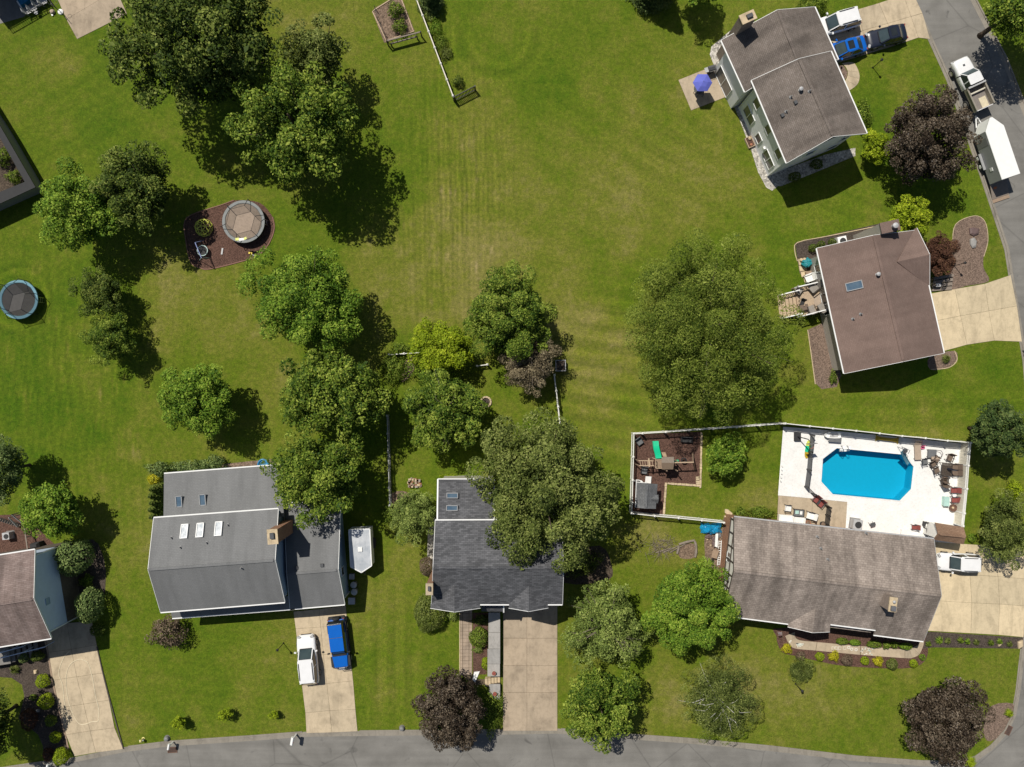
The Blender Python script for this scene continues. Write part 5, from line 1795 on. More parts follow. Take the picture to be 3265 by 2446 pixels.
# ------------------------------------------------------------------ fences
def fence(label, tops, h, mat, style='picket', post_mat=None, name='fence', individual=False, cap=True, pick_mat=None, pitch=0.14, rails=2):
    """tops: photo pixels of the post tops"""
    pts = [W(p, h) for p in tops]
    pts = [Vector((p.x, p.y, 0)) for p in pts]
    root = thing(name, label, 'fence', (pts[0].x, pts[0].y, 0), 0)
    post_mat = post_mat or mat
    pick_mat = pick_mat or mat
    for p in pts:
        po = MB().box(p.x - 0.065, p.x + 0.065, p.y - 0.065, p.y + 0.065, 0, h + 0.02).build('post', post_mat, root, world=True)
        if cap:
            MB().add([(p.x - .1, p.y - .1, h + .02), (p.x + .1, p.y - .1, h + .02), (p.x + .1, p.y + .1, h + .02), (p.x - .1, p.y + .1, h + .02), (p.x, p.y, h + .12)],
                     [(3, 2, 1, 0), (0, 1, 4), (1, 2, 4), (2, 3, 4), (3, 0, 4)]).build('post_cap', post_mat, po, world=True)
    for a, b in zip(pts[:-1], pts[1:]):
        d = (b - a)
        L = d.length
        if L < 0.2:
            continue
        d = d / L
        a2, b2 = a + d * 0.07, b - d * 0.07
        ang = math.atan2(d.y, d.x)
        if style == 'picket':
            zs = [h - 0.08, 0.18] if rails == 2 else [h - 0.08, h * 0.5, 0.18]
            for z in zs:
                MB().beam(a2 + Vector((0, 0, z)), b2 + Vector((0, 0, z)), 0.07, 0.10).build('rail', mat, root, world=True)
            m = MB()
            n = max(1, int((L - 0.14) / pitch))
            for i in range(n):
                c = a2 + d * ((i + 0.5) * (L - 0.14) / n)
                if individual:
                    MB().rbox((c.x, c.y, h / 2 + 0.03), (0.075, 0.022, h - 0.02), ang).build('picket', pick_mat, root, world=True)
                else:
                    m.rbox((c.x, c.y, h / 2 - 0.02), (0.065, 0.03, h - 0.22), ang)
            if not individual:
                o = m.build('pickets', pick_mat, root, world=True)
                o['kind'] = 'stuff'
        elif style == 'privacy':
            for z in (h - 0.05, h - 0.36, 0.12):
                MB().beam(a2 + Vector((0, 0, z)), b2 + Vector((0, 0, z)), 0.06, 0.10).build('rail', mat, root, world=True)
            n = max(1, round((L - 0.14) / 0.3))
            for i in range(n):
                c = a2 + d * ((i + 0.5) * (L - 0.14) / n)
                MB().rbox((c.x, c.y, (h - 0.4) / 2 + 0.1), ((L - 0.14) / n - 0.012, 0.03, h - 0.55), ang).build('board', 'vinyl_cream', root, world=True)
            m = MB()
            k = max(2, int(L / 0.11))
            for i in range(k):
                c = a2 + d * ((i + 0.5) * (L - 0.14) / k)
                m.rbox((c.x, c.y, h - 0.2), (0.04, 0.025, 0.24), ang)
            o = m.build('lattice', mat, root, world=True)
            o['kind'] = 'stuff'
        elif style == 'mesh':
            MB().beam(a + Vector((0, 0, h - 0.02)), b + Vector((0, 0, h - 0.02)), 0.04, 0.03).build('rail', 'black', root, world=True)
            MB().add([a + Vector((0, 0, 0.06)), b + Vector((0, 0, 0.06)), b + Vector((0, 0, h)), a + Vector((0, 0, h))], [(0, 1, 2, 3)]).build('mesh_panel', mat, root, world=True)
        elif style == 'solid':
            MB().beam(a2 + Vector((0, 0, h - 0.05)), b2 + Vector((0, 0, h - 0.05)), 0.10, 0.09).build('rail', mat, root, world=True)
            MB().beam(a2 + Vector((0, 0, h * 0.45)), b2 + Vector((0, 0, h * 0.45)), 0.04, h * 0.8).build('panel', mat, root, world=True)
    return root


def line(c, a, b, n):
    return [S(c, a[0] + (b[0] - a[0]) * i / n, a[1] + (b[1] - a[1]) * i / n) for i in range(n + 1)]


fence('white vinyl picket fence closing the mulched play yard on three sides', [S('32', 150, 352)] + [S('22', *p) for p in [(2137, 367), (1935, 383), (1735, 397), (1530, 410), (1330, 425), (1130, 437), (1055, 440), (1050, 640), (1045, 840), (1040, 1035), (1035, 1125), (1235, 1147), (1440, 1165), (1640, 1185), (1830, 1205)]], 1.5, 'vinyl')
fence('tall white privacy fence with lattice top round the swimming pool terrace', [S('32', *p) for p in [(160, 352), (370, 375), (570, 395), (770, 415), (970, 437), (1165, 460), (1365, 478), (1555, 500), (1755, 517), (1735, 715), (1722, 915), (1702, 1125), (1690, 1235)]], 1.8, 'vinyl', 'privacy')
fence('black mesh safety fence bending round the end of the swimming pool', [S('32', *p) for p in [(412, 455), (395, 600), (383, 755), (363, 905), (425, 965), (555, 1078), (545, 1150), (535, 1228)]], 1.2, 'net_screen', 'mesh', 'black', cap=False)
fence('cream vinyl boundary fence running down from the upper edge beside the soil bed', line('s', (1328, -2), (1444, 305), 6), 1.15, 'vinyl_cream', 'solid', 'vinyl')
fence('short black picket gate fence at the end of the cream boundary fence', line('s', (1446, 309), (1514, 274), 1), 1.2, 'black', 'picket', individual=True, cap=False, pitch=0.16)
fence('pale picket fence along the left side of the middle lot', line('s', (1234, 1326), (1242, 1612), 5), 1.2, 'pale_grey', 'picket')
fence('short white picket run in front of the lime yellow tree', line('s', (1240, 1131), (1336, 1124), 2), 1.1, 'vinyl', 'picket')
fence('white slim fence on the right side of the middle lot under the olive tree', line('s', (1768, 1196), (1786, 1348), 3), 1.2, 'vinyl', 'picket')
fence('short white rail between the bright shrub and the withered tree', line('11', (1900, 1500), (1990, 1488), 1), 0.9, 'vinyl', 'picket')

# timber rail frame at the lower end of the soil bed
RF = thing('rail_fence', 'weathered two-rail timber fence at the lower end of the soil bed', 'fence', P('g', 800, 900))
for (x0, y0, x1, y1, h_) in ((390, 960, 1185, 750, 1.1), (490, 1030, 1100, 862, 0.6)):
    a_, b_ = P('g', x0, y0, h_), P('g', x1, y1, h_)
    MB().beam(a_, b_, 0.12, 0.10).build('rail', 'wood_grey', RF, world=True)
    for q in (a_, b_):
        MB().beam((q.x, q.y, 0), (q.x, q.y, h_ + 0.1), 0.11).build('post', 'wood_dark', RF, world=True)
for i in range(6):
    t = (i + 0.5) / 6
    a_, b_ = P('g', 420 + 740 * t, 950 - 200 * t, 1.05), P('g', 500 + 590 * t, 1028 - 165 * t, 0.6)
    MB().beam(a_, b_, 0.05).build('slat', 'wood_grey', RF, world=True)
WFn = thing('wire_fence', 'thin wire and stake fence on the long side of the soil bed', 'fence', P('g', 250, 600))
prev = None
for (x, y) in ((130, 230), (190, 480), (330, 790), (385, 945)):
    q = P('g', x, y)
    MB().beam(q, q + Vector((0, 0, 0.9)), 0.05).build('stake', 'wood_dark', WFn, world=True)
    if prev is not None:
        for z in (0.3, 0.6, 0.85):
            MB().tube([prev + Vector((0, 0, z)), q + Vector((0, 0, z))], 0.008, 4).build('wire', 'dark_grey', WFn, world=True)
    prev = q

# ------------------------------------------------------------------ trampolines
def trampoline(label, px, R, mat_m, pad_m, poles, net, seed=0, zf=0.9, htop=2.6, lean_in=0.0):
    c = W(px, zf)
    root = thing('trampoline', label, 'trampoline', (c.x, c.y, 0))
    MB().lathe([(R * 0.86, zf - 0.02), (R * 0.86, zf)], (0, 0, 0), 40).build('jump_mat', mat_m, root)
    pd = MB()
    n = 40
    pr = [(R * 0.85, zf + 0.015), (R * 0.87, zf + 0.05), (R, zf + 0.05), (R * 1.01, zf - 0.03)]
    b = len(pd.v)
    for r_, z in pr:
        for k in range(n):
            t = 2 * math.pi * k / n
            pd.v.append(Vector((r_ * math.cos(t), r_ * math.sin(t), z)))
    for i in range(len(pr) - 1):
        for k in range(n):
            pd.f.append([i * n + k, i * n + (k + 1) % n, (i + 1) * n + (k + 1) % n, (i + 1) * n + k][::-1])
    pd.build('edge_pad', pad_m, root)
    MB().ring((0, 0, zf - 0.06), R * 0.98, 0.03, 32, 6).build('frame_ring', 'steel', root)
    tops = []
    for k in range(poles):
        a = 2 * math.pi * (k + 0.25) / poles
        o = Vector((math.cos(a), math.sin(a), 0))
        MB().tube([o * R * 1.02 + Vector((0, 0, 0.02)), o * R * 1.03 + Vector((0, 0, zf)), o * R * 1.05 + Vector((0, 0, htop * 0.75)), o * R * (0.93 - lean_in) + Vector((0, 0, htop))], 0.032, 6).build('pole', 'black_matt', root)
        tops.append(o * R * (0.93 - lean_in) + Vector((0, 0, htop)))
    for k in range(poles):
        a_, b_ = tops[k], tops[(k + 1) % poles]
        MB().tube([a_, b_], 0.018, 5).build('top_rail', 'black_matt', root)
        o1, o2 = a_.copy(), b_.copy()
        a0 = 2 * math.pi * (k + 0.25) / poles
        a1 = 2 * math.pi * (k + 1.25) / poles
        p0 = Vector((math.cos(a0) * R * 0.9, math.sin(a0) * R * 0.9, zf + 0.05))
        p1 = Vector((math.cos(a1) * R * 0.9, math.sin(a1) * R * 0.9, zf + 0.05))
        am = (a0 + a1) / 2
        pm = Vector((math.cos(am) * R * 0.9, math.sin(am) * R * 0.9, zf + 0.05))
        MB().add([p0, pm, p1, b_, a_], [(0, 1, 2, 3, 4)]).build('net', net, root)
    MB().beam((R * 1.05, -0.25, 0), (R * 0.98, -0.25, zf), 0.04).build('ladder_rail', 'steel', root)
    MB().beam((R * 1.05, 0.25, 0), (R * 0.98, 0.25, zf), 0.04).build('ladder_rail', 'steel', root)
    for z in (0.3, 0.6):
        MB().beam((R * 1.03, -0.25, z), (R * 1.03, 0.25, z), 0.04).build('rung', 'steel', root)
    return root


trampoline('tan matted trampoline with grey pad and net in the round mulched play area', S('pl', 1356, 600), 2.16, 'tramp_mat_tan', 'pad_grey', 6, 'net_grey', lean_in=0.24, htop=1.75)
trampoline('grey matted trampoline with pale blue pad on the left lawn', S('01', 160, 930), 1.98, 'tramp_mat_grey', 'pad_blue', 6, 'net_black', lean_in=0.12, htop=2.3)
# the dropped net skirt round the blue-padded one
sk = P('01', 165, 940)

# ------------------------------------------------------------------ play equipment, left
dc = P('pl', 463, 722, 0.4)
DM = thing('climbing_dome', 'lime green tube climbing dome in the round mulched play area', 'climbing frame', (dc.x, dc.y, 0))
bm_ = bmesh.new()
bmesh.ops.create_icosphere(bm_, subdivisions=1 + 1, radius=0.90)
for e in bm_.edges:
    a_, b_ = e.verts[0].co, e.verts[1].co
    if a_.z > -0.12 and b_.z > -0.12:
        MB().tube([a_ + Vector((0, 0, 0.12)), b_ + Vector((0, 0, 0.12))], 0.036, 5).build('tube', 'lime_tube', DM)
bm_.free()
sw = P('pl', 430, 1235, 0)
SW = thing('nest_swing', 'blue and aqua tube frame with a round nest swing in the mulched play area', 'swing', sw)
tA, tB = P('pl', 290, 1060, 1.8), P('pl', 430, 1400, 1.8)
MB().tube([tA, tB], 0.04, 8).build('top_bar', 'blue_tube', SW, world=True)
for (t_, legs, mm) in ((tA, ((480, 1015), (290, 1110)), 'blue_tube'), (tB, ((600, 1400), (385, 1450)), 'aqua_tube')):
    for l_ in legs:
        MB().tube([t_, P('pl', *l_, 0.02)], 0.035, 6).build('leg', mm, SW, world=True)
ns = P('pl', 452, 1238, 0.5)
MB().ring((ns.x, ns.y, 0.5), 0.52, 0.05, 28, 6).build('nest_ring', 'aqua_tube', SW, world=True)
MB().lathe([(0.5, 0.49), (0.3, 0.44), (0.05, 0.42)], (ns.x, ns.y, 0), 24).build('nest_seat', 'net_screen', SW, world=True)
for a in (0.5, 2.6, 3.7, 5.8):
    MB().tube([Vector((ns.x + 0.5 * math.cos(a), ns.y + 0.5 * math.sin(a), 0.5)), tA.lerp(tB, 0.4 if math.sin(a) > 0 else 0.7)], 0.012, 4).build('rope', 'pale_grey', SW, world=True)
ty = thing('toy_digger', 'yellow plastic toy with a purple base at the edge of the mulched play area', 'toy', P('pl', 1520, 1300))
MB().rbox((0, 0.02, 0.12), (0.36, 0.22, 0.16), -0.5).build('toy_body', 'yellow', ty)
MB().rbox((-0.06, 0.0, 0.26), (0.16, 0.18, 0.14), -0.5).build('toy_cab', 'yellow', ty)
MB().beam((0.15, -0.1, 0.12), (0.42, -0.28, 0.08), 0.06).build('toy_arm', 'pale_grey', ty)
sb = thing('toy_board', 'small grey board toy lying on the mulch near the nest swing', 'toy', P('pl', 890, 1255))
MB().rbox((0, 0, 0.06), (0.16, 0.66, 0.04), -0.15).build('deck', 'pale_grey', sb)
for y in (-0.24, 0.24):
    MB().tube([(-0.09, y, 0.035), (0.09, y, 0.035)], 0.03, 8).build('roller', 'dark_grey', sb)
bl = thing('play_mat', 'folded lime and white sheet hanging on the rim of the tan trampoline', 'mat', P('pl', 1360, 1030, 0.99))
MB().rbox((-0.30, 0.02, 0.98), (0.36, 0.26, 0.03), 0.1).build('sheet_panel', 'lime_tube', bl)
MB().rbox((0.12, 0.0, 0.985), (0.5, 0.24, 0.035), 0.1).build('sheet_panel', 'white', bl)
MB().rbox((0.5, 0.1, 0.98), (0.3, 0.22, 0.03), 0.5).build('sheet_panel', 'lime_tube', bl)

# ------------------------------------------------------------------ playset, right
PS = thing('wooden_playset', 'wooden swing set with roofed tower and green slide in the fenced play yard', 'playset', P('pr', 650, 700))
z1, z2 = 1.3, 2.9
tw = [P('pr', x, y, 0) for x, y in ((615, 570), (795, 570), (795, 735), (615, 735))]
for q in tw:
    MB().beam(q, q + Vector((0, 0, z2 - 0.5)), 0.09).build('tower_post', 'wood_tan', PS, world=True)
dk = [P('pr', x, y, z1) for x, y in ((500, 575), (800, 570), (805, 735), (505, 735))]
for i in range(7):
    t0, t1 = i / 7 + 0.008, (i + 1) / 7 - 0.008
    MB().slab([dk[0].lerp(dk[3], t0), dk[1].lerp(dk[2], t0), dk[1].lerp(dk[2], t1), dk[0].lerp(dk[3], t1)], 0.05).build('deck_board', 'wood_tan', PS, world=True)
rr0, rr1 = P('pr', 605, 640, z2), P('pr', 825, 640, z2)
ea, eb_ = P('pr', 608, 540, z2 - 0.55), P('pr', 820, 535, z2 - 0.55)
ec, ed = P('pr', 612, 757, z2 - 0.55), P('pr', 808, 755, z2 - 0.55)
MB().slab([ea, eb_, rr1, rr0], 0.04).build('tower_roof', 'wood_grey', PS, world=True)
MB().slab([rr0, rr1, ed, ec], 0.04).build('tower_roof', 'wood_tan', PS, world=True)
for (x0, y0, x1, y1) in ((500, 575, 500, 735), (505, 735, 610, 737), (440, 550, 500, 575)):
    a_, b_ = P('pr', x0, y0, z1 + 0.7), P('pr', x1, y1, z1 + 0.7)
    MB().beam(a_, b_, 0.05, 0.09).build('guard_rail', 'wood_pale', PS, world=True)
    for t in (0.1, 0.5, 0.9):
        q = a_.lerp(b_, t)
        MB().beam((q.x, q.y, z1 - 0.1), q, 0.06, 0.03).build('baluster', 'wood_tan', PS, world=True)
# slide: a trough from platform to mulch
top_, bot_ = P('pr', 545, 560, z1), P('pr', 490, 255, 0.12)
sl_ = MB()
prf = []
nseg = 10
dv = (bot_ - top_)
side = Vector((dv.y, -dv.x, 0)).normalized()
for i in range(nseg + 1):
    t = i / nseg
    p = top_.lerp(bot_, t)
    p.z = z1 * (1 - t) ** 1.15 + 0.12 + 0.10 * math.sin(t * math.pi * 2.5)
    w_ = 0.27
    prf.append([p - side * (w_ + .04), p - side * (w_ + .04) + Vector((0, 0, .14)), p - side * w_ + Vector((0, 0, .14)), p - side * w_ + Vector((0, 0, .03)),
                p + side * w_ + Vector((0, 0, .03)), p + side * w_ + Vector((0, 0, .14)), p + side * (w_ + .04) + Vector((0, 0, .14)), p + side * (w_ + .04)])
sl_.loft(prf).build('slide', 'slide_green', PS, world=True)
for i in range(4):
    a_, b_ = P('pr', 603 + i * 8, 464 + i * 19, 0.25 + i * 0.28), P('pr', 672 + i * 8, 466 + i * 19, 0.25 + i * 0.28)
    MB().beam(a_, b_, 0.09, 0.05).build('ladder_rung', 'wood_pale', PS, world=True)
# swing beam with A-frame
b0, b1 = P('pr', 815, 637, 2.3), P('pr', 1170, 628, 2.3)
MB().beam(b0, b1, 0.10, 0.12).build('swing_beam', 'wood_pale', PS, world=True)
for l_ in ((1152, 455), (1190, 770)):
    MB().beam(b1 - Vector((0.05, 0, 0)), P('pr', *l_, 0.0), 0.09).build('swing_leg', 'wood_tan', PS, world=True)
for (x, kind) in ((930, 'seat'), (1070, 'tyre')):
    q = b0.lerp(b1, (x - 815) / 355)
    for o in (-0.22, 0.22):
        MB().tube([q + Vector((o, 0, 0)), Vector((q.x + o, q.y, 0.5))], 0.012, 4).build('swing_chain', 'dark_grey', PS, world=True)
    if kind == 'seat':
        MB().rbox((q.x, q.y, 0.5), (0.5, 0.18, 0.04)).build('swing_seat', 'slide_green', PS, world=True)
    else:
        MB().ring((q.x, q.y, 0.5), 0.24, 0.07, 20, 8).build('tyre_swing', 'rubber', PS, world=True)
# overhead ladder to the left
m0, m1 = (P('pr', 200, 600, 1.9), P('pr', 460, 605, 1.9)), (P('pr', 215, 688, 1.9), P('pr', 470, 690, 1.9))
for a_, b_ in (m0, m1):
    MB().beam(a_, b_, 0.08).build('ladder_beam', 'wood_pale', PS, world=True)
    MB().beam(a_, Vector((a_.x - 0.25, a_.y, 0)), 0.08).build('ladder_leg', 'wood_tan', PS, world=True)
for i in range(6):
    t = (i + 0.5) / 6
    MB().beam(m0[0].lerp(m0[1], t), m1[0].lerp(m1[1], t), 0.04).build('monkey_bar', 'wood_pale', PS, world=True)
MB().beam(P('pr', 378, 560, 1.95), P('pr', 388, 712, 1.95), 0.13, 0.06).build('cross_plank', 'wood_pale', PS, world=True)


# ------------------------------------------------------------------ seating
def chair(name, label, seat_m, frame_m, w=0.55, d=0.55, back=0.55, arms=True, group=None):
    """faces local +x"""
    c = thing(name, label, 'chair', (0, 0, 0), 0, group)
    MB().rbox((0, 0, 0.42), (d, w, 0.06)).build('seat', seat_m, c)
    MB().beam((-d / 2, 0, 0.44), (-d / 2 - 0.17, 0, 0.44 + back), w, 0.05).build('backrest', seat_m, c)
    for sy in (-1, 1):
        MB().beam((d / 2 - 0.03, sy * (w / 2 + .01), 0), (d / 2 - 0.03, sy * (w / 2 + .01), 0.62 if arms else 0.42), 0.045).build('leg', frame_m, c)
        MB().beam((-d / 2 + 0.03, sy * (w / 2 + .01), 0), (-d / 2 - 0.16, sy * (w / 2 + .01), 0.46 + back), 0.045).build('leg', frame_m, c)
        if arms:
            MB().beam((d / 2, sy * (w / 2 + .01), 0.63), (-d / 2 - 0.06, sy * (w / 2 + .01), 0.64), 0.06, 0.035).build('armrest', frame_m, c)
    return c


def put(proto, first, label, c, x, y, ang, z=0.0, group=None, sc_=None):
    o = proto if first else copy_tree(proto)
    o['label'] = label
    if group:
        o['group'] = group
    elif 'group' in o:
        del o['group']
    p = P(c, x, y, z + 0.45)
    place(o, (p.x, p.y, z), math.radians(ang), sc_)
    return o


dz = 0.045
red = chair('deck_chair', '', 'red_fabric', 'dark_grey')
put(red, True, 'red fabric chair by the privacy fence, the one nearer the glass table', 'pq', 862, 915, 180, 0.03)
put(red, False, 'red fabric chair by the privacy fence, between round table and fire bowl', 'pq', 872, 1060, 180, 0.03)
put(red, False, 'single red chair standing near the ranch rear wall', 'pq', 270, 1475, 180, 0.03, sc_=0.85)
put(red, False, 'red chair of the pair at the mesh fence, nearer the white terrace', 'po', 690, 1135, 232, dz)
put(red, False, 'red chair of the pair at the mesh fence, nearer the ranch wall', 'po', 765, 1205, 232, dz)
br_ = chair('patio_chair', '', 'brown_mesh', 'dark_timber')
gb_ = 'brown mesh chairs round the glass table'
for i, (x, y, a) in enumerate([(600, 450, -30), (545, 520, -60), (600, 610, 20), (800, 430, -110), (880, 560, 180), (880, 650, 180), (725, 740, 80)]):
    put(br_, i == 0, 'brown mesh garden chair ' + ('beside the dark daybed', 'closest to the black sling chair', 'on the pool side of the glass table', 'between daybed and glass table', 'on the fence side of the glass table, nearer the daybed', 'on the fence side of the glass table, nearer the red chairs', 'at the end of the glass table by the recliner')[i], 'pq', x, y, a, 0.03, gb_)
lg = chair('recliner_chair', '', 'brown_mesh', 'dark_timber', 0.62, 0.75, 0.7)
put(lg, True, 'reclined brown mesh lounge chair below the glass table', 'pq', 715, 785, 100, 0.03)
bk = chair('black_sling_chair', '', 'cushion_grey', 'black')
put(bk, True, 'black sling chair alone between pool and glass table', 'pq', 425, 480, 5, 0.03)
cw = chair('cushioned_chair', '', 'cushion_white', 'black', 0.6, 0.6, 0.45)
put(cw, True, 'black armchair with white cushion at the end of the tan patio', 'po', 262, 1270, -8, dz)
put(cw, False, 'black armchair with white cushion beside the low coffee table', 'po', 600, 1385, 165, dz, sc_=1.15)
put(cw, False, 'low white seat among the clutter by the shed', 'pq', 480, 1530, 90, 0.03)
GT = thing('glass_table', 'dark glass rectangular dining table on the pool terrace', 'table', (*P('pq', 752, 600, 0.7)[:2], 0.03), math.radians(-6))
MB().box(-0.5, 0.5, -0.65, 0.65, 0.70, 0.72).build('table_top', 'glass_table', GT)
MB().box(-0.54, 0.54, 0.62, 0.66, 0.68, 0.73).box(-0.54, 0.54, -0.66, -0.62, 0.68, 0.73).box(-0.54, -0.5, -0.66, 0.66, 0.68, 0.73).box(0.5, 0.54, -0.66, 0.66, 0.68, 0.73).build('table_frame', 'dark_timber', GT)
for sx in (-1, 1):
    for sy in (-1, 1):
        MB().beam((sx * 0.46, sy * 0.6, 0), (sx * 0.46, sy * 0.6, 0.68), 0.05).build('leg', 'dark_timber', GT)
fp = P('pq', 842, 605, 1.3)
FU = thing('folded_umbrella', 'folded dark navy umbrella standing in the glass table', 'umbrella', (fp.x, fp.y, 0.03))
MB().tube([(-0.25, 0, 0.0), (0.0, 0.0, 2.0)], 0.03, 6).build('pole', 'dark_grey', FU)
MB().tube([(-0.16, 0.0, 0.75), (-0.1, 0, 1.2), (-0.02, 0, 1.9), (0, 0, 2.05)], [0.14, 0.12, 0.07, 0.02], 8).build('canopy', 'paint_dark', FU)
SF = thing('sun_lounger', 'tan slatted sun lounger standing by the privacy fence', 'sun lounger', (*P('pq', 308, 315, 0.3)[:2], 0.03), math.radians(92))
MB().box(-0.95, 0.55, -0.32, 0.32, 0.30, 0.37).build('bed', 'tan_fabric', SF)
MB().beam((0.55, 0, 0.34), (1.0, 0, 0.72), 0.64, 0.06).build('headrest', 'tan_fabric', SF)
for sx in (-0.85, 0.5):
    for sy in (-0.28, 0.28):
        MB().beam((sx, sy, 0), (sx, sy, 0.3), 0.05).build('leg', 'wood_grey', SF)
PT = thing('toy_chair', 'small pink plastic toy beside the tan lounger', 'toy', (*P('pq', 390, 270, 0.2)[:2], 0.03), 0.2)
MB().rbox((0, 0, 0.16), (0.36, 0.3, 0.06)).build('seat', 'pink', PT)
MB().rbox((0.0, 0.16, 0.34), (0.36, 0.05, 0.34)).build('backrest', 'pink', PT)
for sx in (-.14, .14):
    for sy in (-.11, .11):
        MB().beam((sx, sy, 0), (sx, sy, 0.15), 0.05).build('leg', 'pink', PT)
DS = thing('cushioned_daybed', 'dark grey daybed with cream throw by the privacy fence', 'daybed', (*P('pq', 575, 365, 0.4)[:2], 0.03), math.radians(-3))
MB().rbox((-0.3, 0, 0.36), (0.85, 0.85, 0.14)).build('mattress', 'cushion_grey', DS)
MB().rbox((0.05, -0.42, 0.46), (0.9, 0.28, 0.09), 0.06).build('throw', 'tan_fabric', DS)
MB().tube([(0.15, 0.38, 0.3), (0.55, 0.34, 0.5), (0.68, 0.05, 0.6), (0.55, -0.3, 0.5)], 0.03, 6).build('frame_hoop', 'dark_timber', DS)
for sx in (-.65, .05):
    for sy in (-.36, .36):
        MB().beam((sx, sy, 0), (sx, sy, 0.32), 0.06).build('leg', 'dark_timber', DS)
CO = thing('cooler_box', 'pale teal cooler box by the red chairs', 'cooler', (*P('pq', 732, 1080, 0.3)[:2], 0.03), math.radians(88))
MB().rbox((0, 0, 0.22), (0.92, 0.5, 0.44)).build('box', 'teal_plastic', CO)
MB().rbox((0, 0, 0.48), (0.96, 0.54, 0.09)).build('lid', 'teal_plastic', CO)
FPt = thing('fire_bowl', 'brown round fire bowl by the end of the privacy fence', 'fire bowl', (*P('pq', 845, 1180, 0.3)[:2], 0.03))
MB().lathe([(0.2, 0.02), (0.36, 0.2), (0.40, 0.36), (0.34, 0.36), (0.3, 0.26), (0.02, 0.22)], (0, 0, 0), 22).build('bowl', 'rust', FPt)
MB().lathe([(0.12, 0.22), (0.1, 0.32), (0.02, 0.34)], (0, 0, 0), 12).build('stone', 'stone', FPt)
st_ = thing('side_table', 'tiny white round side table between the two red chairs', 'table', (*P('pq', 862, 988, 0.4)[:2], 0.03))
MB().lathe([(0.2, 0.42), (0.21, 0.45), (0.02, 0.455)], (0, 0, 0), 18).build('table_top', 'white', st_)
for k in range(3):
    a = k * 2.09
    MB().beam((0.14 * math.cos(a), 0.14 * math.sin(a), 0.42), (0.17 * math.cos(a), 0.17 * math.sin(a), 0), 0.03).build('leg', 'white', st_)
CT = thing('coffee_table', 'black framed glass coffee table with books on the tan patio', 'table', (*P('po', 422, 1342, 0.4)[:2], dz), math.radians(-6))
MB().rbox((0, 0, 0.40), (1.05, 0.72, 0.04)).build('table_top', 'cushion_grey', CT)
MB().box(-.54, .54, .33, .38, .38, .46).box(-.54, .54, -.38, -.33, .38, .46).box(-.54, -.49, -.38, .38, .38, .46).box(.49, .54, -.38, .38, .38, .46).build('table_frame', 'black', CT)
MB().rbox((0.22, 0.03, 0.43), (0.24, 0.34, 0.03)).build('tray', 'cushion_white', CT)
MB().rbox((-0.2, 0.05, 0.43), (0.36, 0.34, 0.03), 0.1).build('tray', 'teal_plastic', CT)
for sx in (-.5, .5):
    for sy in (-.34, .34):
        MB().beam((sx, sy, 0), (sx, sy, 0.38), 0.05).build('leg', 'black', CT)
for lb, x, y, w_ in (('white rounded sofa against the ranch rear wall at the planted end', 218, 1430, 1.45), ('white two-seat sofa against the ranch rear wall beside the terracotta pot', 425, 1465, 1.15)):
    s3 = thing('garden_sofa', lb, 'sofa', (*P('po', x, y, 0.4)[:2], dz), math.radians(-5))
    MB().rbox((0, 0.05, 0.30), (w_, 0.62, 0.26)).build('seat', 'cushion_white', s3)
    MB().rbox((0, -0.3, 0.5), (w_, 0.14, 0.5)).build('backrest', 'cushion_white', s3)
    for sx in (-1, 1):
        MB().rbox((sx * (w_ / 2 - 0.06), 0.0, 0.42), (0.14, 0.66, 0.36)).build('armrest', 'cushion_white', s3)
    for sx in (-1, 1):
        for yy in (-0.25, 0.28):
            MB().rbox((sx * (w_ / 2 - 0.1), yy, 0.09), (0.08, 0.08, 0.18)).build('foot', 'dark_grey', s3)


def pot(label, c, x, y, r, h, mat, z=0.0, name='plant_pot', fill='soil'):
    q = thing(name, label, 'pot', (*P(c, x, y, h)[:2], z))
    MB().lathe([(r * 0.7, 0), (r * 0.95, h * 0.7), (r, h), (r * 0.86, h), (r * 0.84, h * 0.85)], (0, 0, 0), 18).build('pot', mat, q)
    MB().lathe([(r * 0.84, h * 0.84), (r * 0.5, h * 0.9), (0.02, h * 0.92)], (0, 0, 0), 14).build('filling', fill, q)
    return q


pot('terracotta pot against the ranch rear wall', 'po', 570, 1500, 0.27, 0.4, 'terracotta', dz)
pot('black round tub at the foot of the mesh fence', 'po', 805, 1520, 0.30, 0.45, 'black_matt', dz)
pot('round black pot beside the low shrub in the middle lot', '12', 1262, 975, 0.33, 0.45, 'black_matt')
pot('dark green glazed pot by the patio door', 'umb', 792, 200, 0.24, 0.5, 'slide_green', 0.0, fill='black_matt')
pot('terracotta pot with pink flowers on the upper stone pier', '13', 2048, 825, 0.2, 0.3, 'terracotta', 0.9, fill='red_fabric')
pot('terracotta pot with pink flowers on the lower stone pier', '13', 2055, 1010, 0.2, 0.3, 'terracotta', 0.6, fill='red_fabric')


def ac_unit(label, c, x, y, s_=0.85, z=0.0, ang=0.0, mat='pale_grey'):
    q = thing('air_conditioner', label, 'air conditioner', (*P(c, x, y, 0.8)[:2], z), ang)
    MB().rbox((0, 0, 0.42), (s_, s_, 0.78)).build('cabinet', mat, q)
    MB().lathe([(s_ * 0.36, 0.812), (s_ * 0.36, 0.83), (s_ * 0.1, 0.835)], (0.05, -0.03, 0), 20).build('fan_grille', 'black_matt', q)
    MB().rbox((0, 0, 0.015), (s_ + 0.15, s_ + 0.15, 0.03)).build('base_pad', 'concrete_grey', q)
    return q


